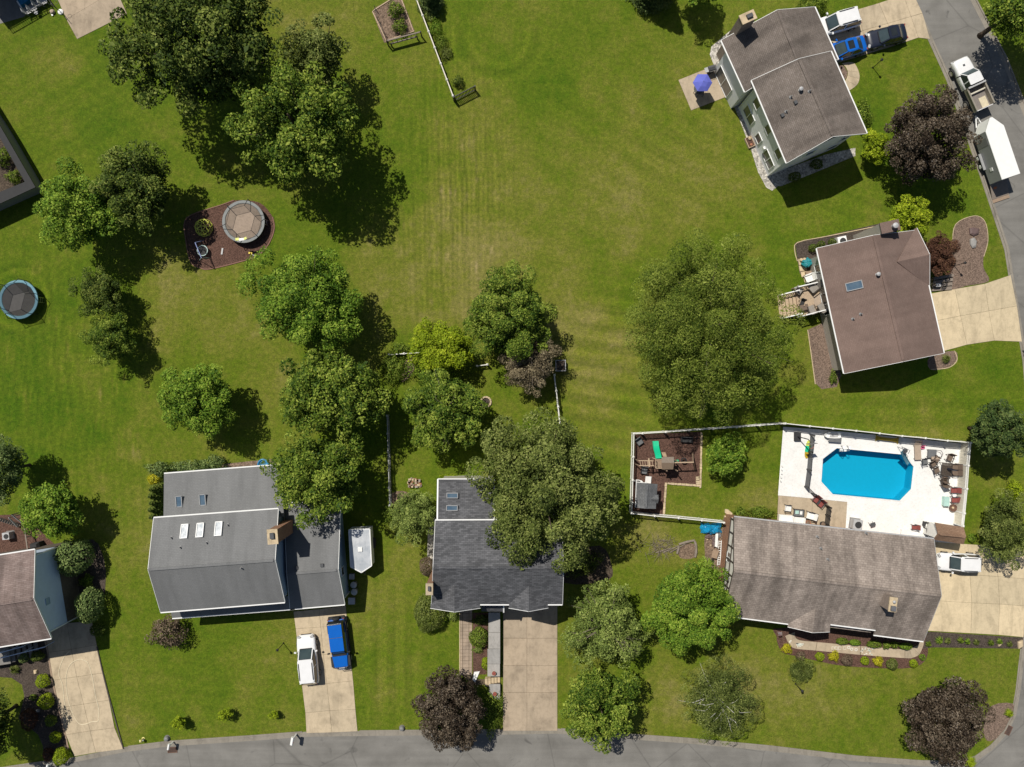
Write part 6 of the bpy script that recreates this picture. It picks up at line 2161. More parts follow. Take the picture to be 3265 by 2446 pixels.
ac_unit('grey air conditioner with black fan against the ranch rear wall', 'po', 1340, 1525, 0.95, 0.03, -0.15)
ac_unit('white air conditioner in the bed behind the brown-roofed house', '31', 650, 425, 0.9, 0, 0.2, 'white')
ac_unit('shaded air conditioner on the deck side of the far left house', '02', 48, 1320, 0.7, 0, 0.1)
ac_unit('white air conditioner squeezed beside the charcoal rear wing', '12', 2112, 1130, 0.8, 0, 0.0, 'white')
# small things along the ranch rear wall
ft = thing('folding_table', 'small black folding table near the ranch air conditioner', 'table', (*P('32', 910, 1217, 0.5)[:2], 0.03), 0.3)
MB().rbox((0, 0, 0.55), (0.5, 0.36, 0.03)).build('table_top', 'dark_grey', ft)
for s_ in (-1, 1):
    MB().beam((s_ * .2, -.16, 0), (s_ * .2, .16, .54), 0.03).build('leg', 'black', ft)
    MB().beam((s_ * .2, .16, 0), (s_ * .2, -.16, .54), 0.03).build('leg', 'black', ft)
ch = thing('white_lounger', 'white plastic lounger lying along the ranch rear wall', 'sun lounger', (*P('pq', 175, 1570, 0.3)[:2], 0.03), math.radians(-8))
MB().box(-0.8, 0.4, -0.3, 0.3, 0.28, 0.34).build('bed', 'cushion_white', ch)
MB().beam((0.4, 0, 0.32), (0.85, 0, 0.7), 0.6, 0.05).build('headrest', 'cushion_white', ch)
for sx in (-.7, .35):
    for sy in (-.25, .25):
        MB().beam((sx, sy, 0), (sx, sy, 0.29), 0.05).build('leg', 'dark_grey', ch)
gt = thing('garden_bench', 'black framed bench with white seat beside the pool shed', 'bench', (*P('pq', 500, 1440, 0.4)[:2], 0.03), math.radians(-12))
MB().rbox((0, 0, 0.42), (1.2, 0.42, 0.05)).build('seat', 'cushion_white', gt)
MB().rbox((0, 0.22, 0.66), (1.25, 0.05, 0.4)).build('backrest', 'black', gt)
for s_ in (-1, 1):
    MB().rbox((s_ * 0.58, 0, 0.3), (0.06, 0.46, 0.6)).build('end_frame', 'black', gt)

# ------------------------------------------------------------------ pool things
LD = thing('pool_ladder', 'steel pool ladder with white step at the upper pool edge', 'pool ladder', (*P('32', 670, 572, 0.3)[:2], 0.03))
for s_ in (-1, 1):
    MB().tube([(s_ * .3, .35, 0), (s_ * .3, .3, .75), (s_ * .3, .05, .85), (s_ * .3, -.15, .6), (s_ * .3, -.2, -.6)], 0.03, 6).build('handrail', 'steel', LD)
for k in range(3):
    MB().rbox((0, -0.2, -0.05 - k * 0.25), (0.6, 0.12, 0.04)).build('step', 'white', LD)
MB().rbox((0, -.12, -0.12), (0.7, 0.3, 0.05)).build('top_step', 'white', LD)
SLd = thing('pool_slide', 'small pool slide, tinted dark for its shadow on the water, dipping into the far corner of the swimming pool', 'pool slide', (*P('32', 1165, 585, 0.6)[:2], 0.03))
a_, b_ = P('32', 1160, 588, 1.2), P('32', 1215, 700, -0.1)
dv = (b_ - a_)
side = Vector((dv.y, -dv.x, 0)).normalized() * 0.2
rings = []
for i in range(9):
    t = i / 8
    p = a_.lerp(b_, t)
    p.z = 1.2 * (1 - t) ** 1.4 - 0.1 * t
    rings.append([p - side, p - side + Vector((0, 0, .16)), p - side * .85 + Vector((0, 0, .16)), p - side * .85 + Vector((0, 0, .03)), p + side * .85 + Vector((0, 0, .03)), p + side * .85 + Vector((0, 0, .16)), p + side + Vector((0, 0, .16)), p + side])
MB().loft(rings).build('chute', 'pad_blue', SLd, world=True)  # dark colour stands in for the slide's shadow on the water
MB().lathe([(0.24, 1.05), (0.26, 1.12), (0.05, 1.16)], (0, 0.05, 0), 16).build('platform', 'dark_grey', SLd)
for s_ in (-1, 1):
    MB().tube([(s_ * .22, 0.35, 0), (s_ * .22, .2, 1.1), (s_ * .22, .1, 1.6), (s_ * .2, -.25, 1.3)], 0.025, 6).build('handrail', 'dark_grey', SLd)
PF = thing('pool_float', 'mustard yellow bone-shaped pool float lying at the foot of the privacy fence', 'pool float', (*P('32', 1065, 492, 0.9)[:2], 0.0), math.radians(-7))
fl = MB()
xsf = np.linspace(-1.15, 1.15, 15)
fl.loft([[(x, y * (0.17 + 0.20 * (abs(x) / 1.15) ** 5), 0.12 + z) for y, z in ((-1, -.05), (-.8, .07), (0, .10), (.8, .07), (1, -.05), (0, -.1))] for x in xsf])
fl.build('float_body', 'yellow_float', PF)
BT = thing('moulded_lounger', 'white moulded boat-shaped lounger beside the privacy fence', 'sun lounger', (*P('po', 970, 135, 0.5)[:2], 0.03), math.radians(0))
rings = []
for x, w_, z0 in ((-0.95, 0.12, 0.35), (-0.7, 0.28, 0.2), (0, 0.33, 0.15), (0.55, 0.32, 0.18), (0.72, 0.24, 0.28)):
    rings.append([(x, -w_, 0.55), (x, -w_ * 0.75, 0.55), (x, -w_ * 0.55, z0 + 0.16), (x, w_ * 0.55, z0 + 0.16), (x, w_ * .75, 0.55), (x, w_, 0.55), (x, w_ * 0.6, z0), (x, -w_ * 0.6, z0)])
MB().loft(rings).build('hull', 'white', BT)
MB().rbox((0.05, 0, 0.36), (0.85, 0.3, 0.06)).build('cushion', 'pale_grey', BT)
for sx in (-.45, .45):
    MB().beam((sx, -.3, 0), (sx, 0, .18), 0.05).build('leg', 'dark_grey', BT)
    MB().beam((sx, .3, 0), (sx, 0, .18), 0.05).build('leg', 'dark_grey', BT)
GTb = thing('low_glass_table', 'low grey glass table below the boat-shaped lounger', 'table', (*P('po', 985, 205, 0.4)[:2], 0.03), math.radians(-4))
MB().rbox((0, 0, 0.42), (1.3, 0.5, 0.03)).build('table_top', 'cushion_grey', GTb)
for sx in (-.55, .55):
    for sy in (-.2, .2):
        MB().beam((sx, sy, 0), (sx, sy, .41), 0.04).build('leg', 'dark_grey', GTb)
SB = thing('bodyboard', 'green, yellow and orange striped board lying on the white terrace', 'surfboard', (*P('po', 565, 355, 0.1)[:2], 0.032), math.radians(81))
for x0, x1, mt in ((-0.95, -0.3, 'yellow_float'), (-0.3, 0.35, 'slide_green'), (0.35, 0.95, 'lime_tube')):
    ps = []
    for x in np.linspace(x0, x1, 6):
        ps.append((x, 0.24 * (1 - abs(x / 1.0) ** 4) + 0.02))
    MB().prism([(x, y) for x, y in ps] + [(x, -y) for x, y in ps[::-1]], 0.01, 0.07).build('board_section', mt, SB)
HP = thing('basketball_hoop', 'portable basketball hoop with black base on the white terrace', 'basketball hoop', (*P('po', 392, 155)[:2], 0.03))
MB().rbox((0, 0, 0.14), (0.65, 0.9, 0.26)).build('base_tank', 'black_matt', HP)
MB().tube([(0, 0, 0.2), (0.15, -0.1, 2.6)], 0.05, 8).build('pole', 'black', HP)
MB().beam((0.15, -0.1, 2.6), (0.35, -0.45, 2.85), 0.06).build('arm', 'black', HP)
MB().rbox((0.36, -0.5, 3.0), (0.95, 0.04, 0.65), 0.1).build('backboard', 'mid_grey', HP)
MB().ring((0.4, -0.78, 2.8), 0.22, 0.015, 20, 5).build('rim', 'orange', HP)
PP = thing('wall_pegs', 'row of small white posts at the outer edge of the white terrace', 'posts', (*P('po', 150, 700)[:2], 0.03))
for k in range(5):
    q = P('po', 160 - k * 5, 610 + k * 58)
    MB().box(q.x - .06, q.x + .06, q.y - .09, q.y + .09, 0.03, 0.22).build('peg', 'white', PP, world=True)

# ------------------------------------------------------------------ patio of the two-storey house
ub = P('umb', 508, 445, 2.4)
UM = thing('patio_umbrella', 'blue six-sided patio umbrella open over the tan patio', 'umbrella', (ub.x, ub.y, 0.036))
R = 0.98
for k in range(6):
    a0, a1 = math.pi / 6 + k * math.pi / 3 + math.pi / 6 - 0.52, math.pi / 6 + (k + 1) * math.pi / 3 + math.pi / 6 - 0.52
    p0 = Vector((R * math.sin(a0), R * math.cos(a0), 2.1))
    p1 = Vector((R * math.sin(a1), R * math.cos(a1), 2.1))
    m0_, m1_ = p0 * 0.55, p1 * 0.55
    m0_.z = m1_.z = 2.34
    tp = Vector((0, 0, 2.5))
    MB().add([tp, m1_, m0_, p0, p1], [(0, 1, 2), (2, 1, 4, 3)]).build('canopy_panel', 'umbrella_blue', UM)
    MB().beam(Vector((0, 0, 2.46)), p0 - Vector((0, 0, 0.01)), 0.025).build('rib', 'dark_grey', UM)
MB().tube([(0, 0, 0), (0, 0, 2.5)], 0.03, 8).build('pole', 'dark_grey', UM)
MB().lathe([(0.26, 0), (0.26, 0.07), (0.06, 0.12)], (0, 0, 0), 16).build('base', 'black_matt', UM)
TB = thing('patio_table', 'small round dark table under the blue umbrella', 'table', (ub.x - 0.03, ub.y - 0.05, 0.036))
tt = MB()
b = 0
for i in range(24):
    t = 2 * math.pi * i / 24
    for r_, z in ((0.05, 0.72), (0.5, 0.72), (0.5, 0.69), (0.05, 0.69)):
        tt.v.append(Vector((r_ * math.cos(t), r_ * math.sin(t), z)))
for i in range(24):
    j = (i + 1) % 24
    for k in range(4):
        tt.f.append([i * 4 + k, i * 4 + (k + 1) % 4, j * 4 + (k + 1) % 4, j * 4 + k][::-1])
tt.build('table_top', 'dark_grey', TB)
for k in range(4):
    a = k * 1.571 + 0.4
    MB().beam((0.4 * math.cos(a), 0.4 * math.sin(a), 0), (0.4 * math.cos(a), 0.4 * math.sin(a), 0.69), 0.04).build('leg', 'dark_grey', TB)
pc = chair('bistro_chair', '', 'grey_fabric', 'dark_grey', 0.45, 0.45, 0.4)
put(pc, True, 'grey bistro chair half hidden below the blue umbrella', 'umb', 470, 640, 80, 0.036)
GR = thing('gas_grill', 'black gas grill with silver side shelf on the tan patio', 'grill', (*P('umb', 640, 215, 0.9)[:2], 0.0), math.radians(17))
MB().rbox((0.1, 0, 0.45), (0.62, 0.5, 0.75)).build('cabinet', 'black_matt', GR)
MB().loft([[(0.1 + s_ * 0.33, -.28, .85), (0.1 + s_ * .33, .28, .85), (0.1 + s_ * .33, .24, 1.05), (0.1 + s_ * .33, 0.05, 1.14), (0.1 + s_ * .33, -.22, 1.02)] for s_ in (-1, 1)]).build('lid', 'dark_grey', GR)
MB().rbox((-0.42, 0, 0.86), (0.36, 0.48, 0.05)).build('side_shelf', 'pale_grey', GR)
MB().rbox((0.55, 0, 0.84), (0.22, 0.44, 0.05)).build('side_shelf', 'dark_grey', GR)
MB().beam((-0.2, -.33, .98), (0.4, -.33, .98), 0.03).build('lid_handle', 'steel', GR)
DSP = thing('door_step', 'pale timber door step along the patio doors', 'step', P('umb', 890, 400))
sp_ = [P('umb', *p) for p in ((805, 285), (850, 262), (985, 520), (935, 548))]
MB().prism([(v.x, v.y) for v in sp_], 0.0, 0.20).build('tread', 'wood_pale', DSP, world=True)
MB().beam(sp_[0] + Vector((0, 0, .1)), sp_[3] + Vector((0, 0, .1)), 0.05, 0.22).build('nosing', 'wood_tan', DSP, world=True)
BRL = thing('wooden_barrel', 'brown wooden barrel at the patio corner by the white wall', 'barrel', (*P('umb', 970, 605, 0.6)[:2], 0))
MB().lathe([(0.22, 0), (0.29, 0.35), (0.24, 0.75), (0.2, 0.75), (0.19, 0.7), (0.02, 0.7)], (0, 0, 0), 18).build('staves', 'wood_tan', BRL)
for z in (0.15, 0.6):
    MB().ring((0, 0, z), 0.26, 0.018, 20, 5).build('hoop', 'black', BRL)
PLB = thing('planter_box', 'brick-filled timber planter box against the white wall', 'planter', (*P('umb', 1320, 1520)[:2], 0), math.radians(-66))
MB().box(-0.55, 0.55, -0.36, -0.30, 0, .3).box(-.55, .55, .30, .36, 0, .3).box(-.55, -.49, -.3, .3, 0, .3).box(.49, .55, -.3, .3, 0, .3).build('frame', 'wood_pale', PLB)
MB().box(-.49, .49, -.3, .3, 0.02, 0.22).build('filling', 'mulch_red', PLB)
MB().lathe([(0.05, .2), (0.15, .27), (0.16, .36), (0.06, .44)], (-0.32, 0.1, 0), 12).build('ball', 'stone', PLB)
MB().lathe([(0.1, .2), (0.14, .3), (0.11, .33)], (0.3, 0.0, 0), 12).build('flower_pot', 'terracotta', PLB)

# ------------------------------------------------------------------ rear deck of the brown-roofed house
DKz = 1.0
DK = thing('timber_deck', 'pale timber deck with white balustrades and wide steps behind the brown-roofed house', 'deck', P('deck', 800, 950))
dq = [P('deck', x, y, DKz) for x, y in ((560, 720), (1120, 590), (1260, 1240), (640, 1400))]
nb = 30
for i in range(nb):
    t0, t1 = i / nb + 0.0015, (i + 1) / nb - 0.0015
    MB().slab([dq[0].lerp(dq[3], t0), dq[1].lerp(dq[2], t0), dq[1].lerp(dq[2], t1), dq[0].lerp(dq[3], t1)], 0.04).build('board', 'wood_deck', DK, world=True)
for f in ((0, 1), (1, 2), (2, 3), (3, 0)):
    a_, b_ = dq[f[0]], dq[f[1]]
    MB().beam(a_ - Vector((0, 0, .17)), b_ - Vector((0, 0, .17)), 0.05, 0.24).build('joist', 'wood_tan', DK, world=True)
for q in dq:
    MB().beam((q.x, q.y, 0), (q.x, q.y, DKz - 0.05), 0.12).build('support', 'wood_tan', DK, world=True)
# steps down to the left
sA, sB = P('deck', 390, 870, 0), P('deck', 560, 1330, 0)
dA, dB = dq[0].lerp(dq[3], 0.12), dq[0].lerp(dq[3], 0.92)
outw = Vector((dq[0].x - dq[1].x, dq[0].y - dq[1].y, 0)).normalized()
for k in range(5):
    z = DKz - 0.18 * (k + 1)
    o = outw * (0.32 * k)
    MB().slab([Vector((dA.x, dA.y, z)) + o, Vector((dB.x, dB.y, z)) + o, Vector((dB.x, dB.y, z)) + o + outw * 0.33, Vector((dA.x, dA.y, z)) + o + outw * 0.33], 0.05).build('tread', 'wood_pale', DK, world=True)


def balustrade(pts, zb, h=0.95, slope=None):
    for (a_, b_) in zip(pts[:-1], pts[1:]):
        za, zb_ = (zb, zb) if slope is None else slope
        A3, B3 = Vector((a_.x, a_.y, za + h)), Vector((b_.x, b_.y, zb_ + h))
        MB().beam(A3, B3, 0.11, 0.07).build('handrail', 'white', DK, world=True)
        MB().beam(A3 - Vector((0, 0, h - .12)), B3 - Vector((0, 0, h - .12)), 0.06, 0.06).build('bottom_rail', 'white', DK, world=True)
        n_ = max(2, int((B3 - A3).length / 0.16))
        for i in range(1, n_):
            q = A3.lerp(B3, i / n_)
            MB().beam(q - Vector((0, 0, h - 0.1)), q - Vector((0, 0, 0.03)), 0.04).build('baluster', 'white', DK, world=True)
        for q in (A3, B3):
            MB().beam(q - Vector((0, 0, h + 0.15)), q + Vector((0, 0, .08)), 0.13).build('newel', 'white', DK, world=True)


balustrade([dq[0], dq[1]], DKz)
balustrade([dq[3], dq[2]], DKz)
balustrade([dA, dA + outw * 1.5], DKz, 0.9, (DKz, 0.1))
balustrade([dB, dB + outw * 1.5], DKz, 0.9, (DKz, 0.1))
tn = chair('deck_armchair', '', 'grey_fabric', 'wood_dark', 0.62, 0.62, 0.5)
put(tn, True, 'grey cushioned armchair on the timber deck facing the steps', 'deck', 640, 790, -35, DKz)
put(tn, False, 'large cream and grey armchair turned diagonally by the deck balustrade', 'deck', 970, 715, -140, DKz, sc_=1.35)
put(tn, False, 'grey armchair on the deck by the lower balustrade, beside the small table', 'deck', 930, 1220, 110, DKz, sc_=1.1)
put(tn, False, 'grey armchair on the deck closest to the house wall at the lower balustrade', 'deck', 1160, 1180, 120, DKz, sc_=1.15)
dk_ = chair('folding_deck_chair', '', 'black_matt', 'wood_pale', 0.5, 0.45, 0.5)
put(dk_, True, 'black folding chair standing alone on the timber deck', 'deck', 710, 1080, -110, DKz)
RG = thing('outdoor_rug', 'plain tan outdoor rug beside the deck door', 'rug', P('deck', 1080, 1000, DKz))
MB().slab([P('deck', x, y, DKz + 0.02) for x, y in ((975, 905), (1145, 865), (1195, 1100), (1015, 1140))], 0.015).build('rug_sheet', 'tan_fabric', RG, world=True)
RT = thing('deck_table', 'dark small table between armchairs on the timber deck', 'table', (*P('deck', 760, 1180, DKz + .5)[:2], DKz), 0.2)
MB().rbox((0, 0, 0.5), (0.9, 0.55, 0.04)).build('table_top', 'brown_mesh', RT)
for sx in (-.38, .38):
    for sy in (-.2, .2):
        MB().beam((sx, sy, 0), (sx, sy, .48), 0.05).build('leg', 'wood_dark', RT)
# things on the flagstones
FL = struct(MB().flat([P('31', *p) for p in ((262, 575), (330, 570), (400, 690), (400, 760), (330, 770), (280, 700))], 0.02).build('flagstones', 'joint'))
for (x0, y0, x1, y1) in ((268, 578, 330, 628), (275, 634, 335, 680), (290, 686, 345, 730), (315, 735, 370, 775), (345, 600, 385, 650)):
    q = [P('31', *p) for p in ((x0, y0 + 8), (x1, y0), (x1 + 8, y1), (x0 + 8, y1 + 8))]
    MB().slab([(v.x, v.y, 0.05) for v in q], 0.028).build('stone', 'stone', FL)
CV = thing('covered_firepit', 'teal crumpled cover over a garden item beside the rear wall', 'cover', (*P('deck', 850, 130, 0.7)[:2], 0.0), 0.1)
r_ = np.random.default_rng(3)
cvm = MB()
rgs = []
for z, rr in ((0.05, 0.36), (0.35, 0.42), (0.68, 0.44), (0.8, 0.34), (0.86, 0.16)):
    rgs.append([(rr * (1 + 0.14 * r_.normal() * (z > .3)) * math.cos(t) * 1.15, rr * (1 + 0.14 * r_.normal() * (z > .3)) * math.sin(t), z + 0.03 * r_.normal()) for t in np.linspace(0, 2 * math.pi, 16, endpoint=False)])
cvm.loft(rgs).build('cover_cloth', 'teal_cover', CV)
BX = thing('storage_box', 'brown storage box between the teal cover and the white garden seat', 'box', (*P('deck', 880, 385, 0.4)[:2], 0.0), 0.2)
MB().rbox((0, 0, 0.2), (0.55, 0.45, 0.4)).build('box', 'wood_tan', BX)
MB().rbox((0, 0, 0.42), (0.6, 0.5, 0.05)).build('lid', 'wood_tan', BX)
wt = chair('white_garden_chair', '', 'cushion_white', 'white', 0.6, 0.6, 0.45)
put(wt, True, 'white plastic garden seat against the deck balustrade', 'deck', 870, 490, 200, 0.02, sc_=1.2)
for i, (x, y) in enumerate(((700, 68), (775, 55))):
    q = thing('stone_ball', 'pale round lantern on the flagstones beside the teal cover', 'lantern', (*P('deck', x, y, 0.2)[:2], 0.02), 0, 'pale lanterns on the flagstones')
    MB().lathe([(0.1, 0), (0.17, 0.08), (0.19, 0.18), (0.14, 0.3), (0.05, 0.34)], (0, 0, 0), 14).build('globe', 'stone', q)

# ------------------------------------------------------------------ play-yard extras
def yard_chair(label, c, x, y, a, first=None):
    q = chair('lawn_chair', label, 'cushion_grey', 'black', 0.6, 0.6, 0.55)
    p = P(c, x, y, 0.45)
    place(q, (p.x, p.y, 0.02), math.radians(a))


yard_chair('dark garden chair with white cushion in the fence corner of the play yard', 'pr', 215, 270, -55)
yard_chair('dark green garden chair below the monkey bars', 'pr', 295, 780, 260)
BB = thing('garden_bench', 'black covered bench in the shade at the upper play yard fence', 'bench', (*P('pr', 1045, 235, 0.4)[:2], 0.02), -0.04)
MB().rbox((0, 0, 0.42), (1.15, 0.5, 0.08)).build('seat', 'black_matt', BB)
MB().rbox((0, 0.28, 0.66), (1.15, 0.06, 0.5)).build('backrest', 'black_matt', BB)
for s_ in (-1, 1):
    MB().rbox((s_ * 0.52, 0, 0.3), (0.07, 0.5, 0.6)).build('end_frame', 'black', BB)
CBd = thing('cornhole_board', 'white game board leaning flat behind the playhouse', 'game board', (*P('pr', 362, 945)[:2], 0.02), -0.05)
MB().slab([(-.3, -.42, .12), (.3, -.42, .12), (.3, .42, .3), (-.3, .42, .3)], 0.04).build('panel', 'white', CBd)
for s_ in (-1, 1):
    MB().beam((s_ * .24, .34, 0), (s_ * .24, .38, .26), 0.05).build('leg', 'wood_pale', CBd)
KY = thing('kayak_toy', 'small white boat-shaped toy behind the playhouse', 'toy', (*P('pr', 190, 958)[:2], 0.02), -0.15)
MB().loft([[(x, -w_, .22), (x, w_, .22), (x, w_ * .6, .04), (x, -w_ * .6, .04)] for x, w_ in ((-.45, .03), (-.3, .12), (0, .15), (.3, .12), (.45, .03))]).build('hull', 'white', KY)
MB().loft([[(x, -w_, .24), (x, w_, .24), (x, w_ * .9, .2), (x, -w_ * .9, .2)] for x, w_ in ((-.2, .05), (0, .08), (.2, .05))]).build('cockpit', 'dark_grey', KY)

# ------------------------------------------------------------------ tarp corner beside the ranch
TP = thing('blue_tarp_pile', 'crumpled bright blue tarp over a pile at the end of the picket fence', 'tarp', P('tarp', 430, 440))
r_ = np.random.default_rng(8)
tm = MB()
nx_, ny_ = 22, 13
ta, tb_ = P('tarp', 225, 330), P('tarp', 690, 560)
for j in range(ny_):
    for i in range(nx_):
        u, v = i / (nx_ - 1), j / (ny_ - 1)
        e = min(u, 1 - u, v, 1 - v) * 2
        wob = 0.10 * r_.normal()
        tm.v.append(Vector((ta.x + (tb_.x - ta.x) * (u + 0.03 * math.sin(9 * v)), ta.y + (tb_.y - ta.y) * (v + 0.09 * math.sin(7 * u) + (0.10 if 0.4 < u < 0.8 else -0.08)),
                            0.05 + 0.62 * min(1, e * 1.6) ** 0.6 + (0.16 * r_.random() + 0.08 * math.sin(14 * u + 6 * v)) * min(1, e * 4))))
for j in range(ny_ - 1):
    for i in range(nx_ - 1):
        tm.f.append([j * nx_ + i, (j + 1) * nx_ + i, (j + 1) * nx_ + i + 1, j * nx_ + i + 1])
tm.build('tarp_sheet', 'blue_tarp', TP, world=True)
T2_ = thing('brown_tarp_pile', 'folded dull brown tarps and stones below the blue tarp', 'tarp', P('tarp', 500, 680))
for (x, y, sx, sy, z, a, mt) in ((410, 620, 0.75, 0.5, 0.22, -.3, 'tarp_brown'), (530, 670, 0.6, 0.55, 0.28, .2, 'tarp_brown'), (520, 790, 0.4, 0.7, 0.18, .1, 'tarp_brown'), (650, 560, 0.3, 0.8, 0.2, 0, 'mid_grey'), (455, 820, 0.22, 0.22, 0.14, .4, 'stone'), (380, 695, 0.16, 0.16, 0.12, .2, 'stone')):
    q = P('tarp', x, y)
    rgs = [[(q.x + sx / 2 * k * (1 + 0.12 * r_.normal()) * math.cos(t + a), q.y + sy / 2 * k * (1 + 0.12 * r_.normal()) * math.sin(t + a), zz + 0.02 * r_.normal()) for t in np.linspace(0, 6.283, 10, endpoint=False)] for k, zz in ((1, .01), (1.0, z * .5), (.8, z * .85), (.35, z))]
    MB().loft(rgs).build('fold' if mt != 'stone' else 'stone', mt, T2_, world=True)
WBd = thing('white_board_stack', 'stack of long white boards lying beside the brick wall of the ranch', 'boards', P('tarp', 590, 650))
for k in range(3):
    MB().slab([P('tarp', x + k * 4, y, 0.34 + k * 0.045) for x, y in ((568, 460), (620, 475), (600, 870), (545, 850))], 0.04).build('board', 'white', WBd, world=True)
MB().rbox(P('tarp', 585, 540) + Vector((0, 0, .15)), (0.35, 0.12, 0.3)).build('trestle', 'wood_tan', WBd, world=True)
MB().rbox(P('tarp', 575, 800) + Vector((0, 0, .15)), (0.35, 0.12, 0.3)).build('trestle', 'wood_tan', WBd, world=True)
LA = thing('ladder', 'white aluminium ladder lying along the brick base of the ranch gable', 'ladder', P('tarp', 640, 970))
for (x0, x1) in ((635, 605), (690, 660)):
    MB().beam(P('tarp', x0, 715, .14), P('tarp', x1, 1260, .14), 0.06, 0.10).build('stile', 'white', LA, world=True)
for i in range(11):
    t = (i + .5) / 11
    MB().beam(P('tarp', 635 - 30 * t, 715 + 545 * t, .14), P('tarp', 690 - 30 * t, 715 + 545 * t, .14), 0.05, 0.04).build('rung', 'white', LA, world=True)
WBw = thing('wheelbarrow', 'tan wheelbarrow parked by the white ladder', 'wheelbarrow', (*P('tarp', 540, 1010, .4)[:2], 0.0), math.radians(-105))
MB().loft([[(-.45, -.32, .55), (.4, -.3, .58), (.4, .3, .58), (-.45, .32, .55)], [(-.28, -.22, .3), (.2, -.18, .3), (.2, .18, .3), (-.28, .22, .3)]]).build('tray_outside', 'wood_tan', WBw)
MB().add([(-.42, -.29, .565), (.37, -.27, .585), (.37, .27, .585), (-.42, .29, .565), (-.27, -.2, .36), (.19, -.16, .36), (.19, .16, .36), (-.27, .2, .36)], [(4, 5, 6, 7), (0, 1, 5, 4), (1, 2, 6, 5), (2, 3, 7, 6), (3, 0, 4, 7)]).build('tray_inside', 'wood_pale', WBw)
for s_ in (-1, 1):
    MB().beam((.6, s_ * .05, .2), (-.85, s_ * .3, .45), 0.04).build('handle', 'wood_tan', WBw)
    MB().beam((-.25, s_ * .25, 0), (-.2, s_ * .2, .32), 0.04).build('leg', 'black', WBw)
n = 14
MB().loft([[(.62 + rr * math.cos(6.283 * k / n), o, .2 + rr * math.sin(6.283 * k / n)) for k in range(n)] for rr, o in ((.1, -.04), (.2, -.04), (.2, .04), (.1, .04))]).build('wheel', 'rubber', WBw)
for i, pts in enumerate((((765, 20), (830, 25), (930, 110), (920, 175), (850, 180), (760, 100)), ((750, 160), (795, 165), (800, 190), (745, 200)))):
    q = [P('tarp', *p) for p in pts]
    rk_ = thing('rock_slab', ('large flat golden rock slab at the rear corner of the ranch', 'small golden rock beside the large slab at the ranch corner')[i], 'rock', q[0])
    c_ = sum(q, Vector()) / len(q)
    MB().loft([[(v.x, v.y, 0) for v in q], [(v.x, v.y, .18) for v in q], [(c_.x + (v.x - c_.x) * .85, c_.y + (v.y - c_.y) * .85, .24) for v in q]]).build('slab', 'stone', rk_, world=True)
# brush pile and log ring on the side lawn
BP = thing('brush_pile', 'grey heap of bare cut branches on the lawn beside the locust tree', 'brush pile', P('22', 1330, 1430))
r_ = np.random.default_rng(21)
bpm = MB()
for k in range(90):
    a = r_.uniform(0, 6.283)
    c_ = P('22', 1280 + r_.normal() * 70, 1400 + r_.normal() * 45)
    l_ = r_.uniform(0.5, 1.6)
    p0 = c_ + Vector((0, 0, r_.uniform(.05, .3)))
    p1 = p0 + Vector((math.cos(a) * l_, math.sin(a) * l_, r_.uniform(-.1, .5)))
    p1.z = max(.04, p1.z)
    bpm.tube([p0, p0.lerp(p1, .5) + Vector((0, 0, .08)), p1], [.016, .012, .005], 4)
o = bpm.build('branches', 'twig', BP, world=True)
o['kind'] = 'stuff'
for k in range(3):
    a_ = P('22', 1240 + k * 60, 1460)
    MB().tube([a_ + Vector((0, 0, .08)), a_ + Vector((1.6, .5 + .2 * k, .12))], [.07, .04], 6).build('log', 'wood_grey', BP, world=True)
LR = thing('log_ring', 'horseshoe of dark decaying logs round yellow grass on the side lawn', 'logs', P('22', 1520, 1430))
for (x0, y0, x1, y1) in ((1440, 1390, 1575, 1355), (1575, 1360, 1590, 1430), (1590, 1430, 1580, 1500), (1440, 1400, 1425, 1470)):
    a_, b_ = P('22', x0, y0, .1), P('22', x1, y1, .1)
    MB().tube([a_, a_.lerp(b_, .5) + Vector((.03, .05, .03)), b_], [.12, .14, .11], 7).build('log', 'wood_grey', LR, world=True)
sheet('dry_heap', 'soil', [P('22', *p) for p in ((1450, 1410), (1570, 1385), (1575, 1500), (1450, 1505))], 0.013, 4)

# ------------------------------------------------------------------ walk, raised bed and steps of the charcoal-roofed house
bw_ = struct(MB().flat([P('13', *p) for p in ((1755, 300), (1860, 300), (1862, 860), (1890, 900), (2000, 900), (2000, 950), (1880, 950), (1758, 860))], 0.016).build('brick_walk', 'joint'))
for j in range(18):
    y0, y1 = 305 + j * 31, 305 + (j + 1) * 31
    for (x0, x1) in ((1757, 1778), (1780, 1832), (1834, 1860)):
        q = [P('13', *p) for p in ((x0 + 1, y0 + 1), (x1 - 1, y0 + 1), (x1 - 1, y1 - 1), (x0 + 1, y1 - 1))]
        MB().slab([(v.x, v.y, .045) for v in q], .03).build('paver', 'brick_step', bw_)
strip('walk_edging', 'stone', [P('13', 1753, 300), P('13', 1753, 860)], 0.08, 0.07)
sheet('mulch_bed', 'mulch_red', [P('13', *p) for p in ((1864, 330), (2000, 330), (1985, 860), (1868, 860))], 0.03)
RWL = thing('stone_terrace', 'grey stone topped retaining terrace with pots between front walk and concrete drive', 'retaining wall', P('13', 2050, 600))
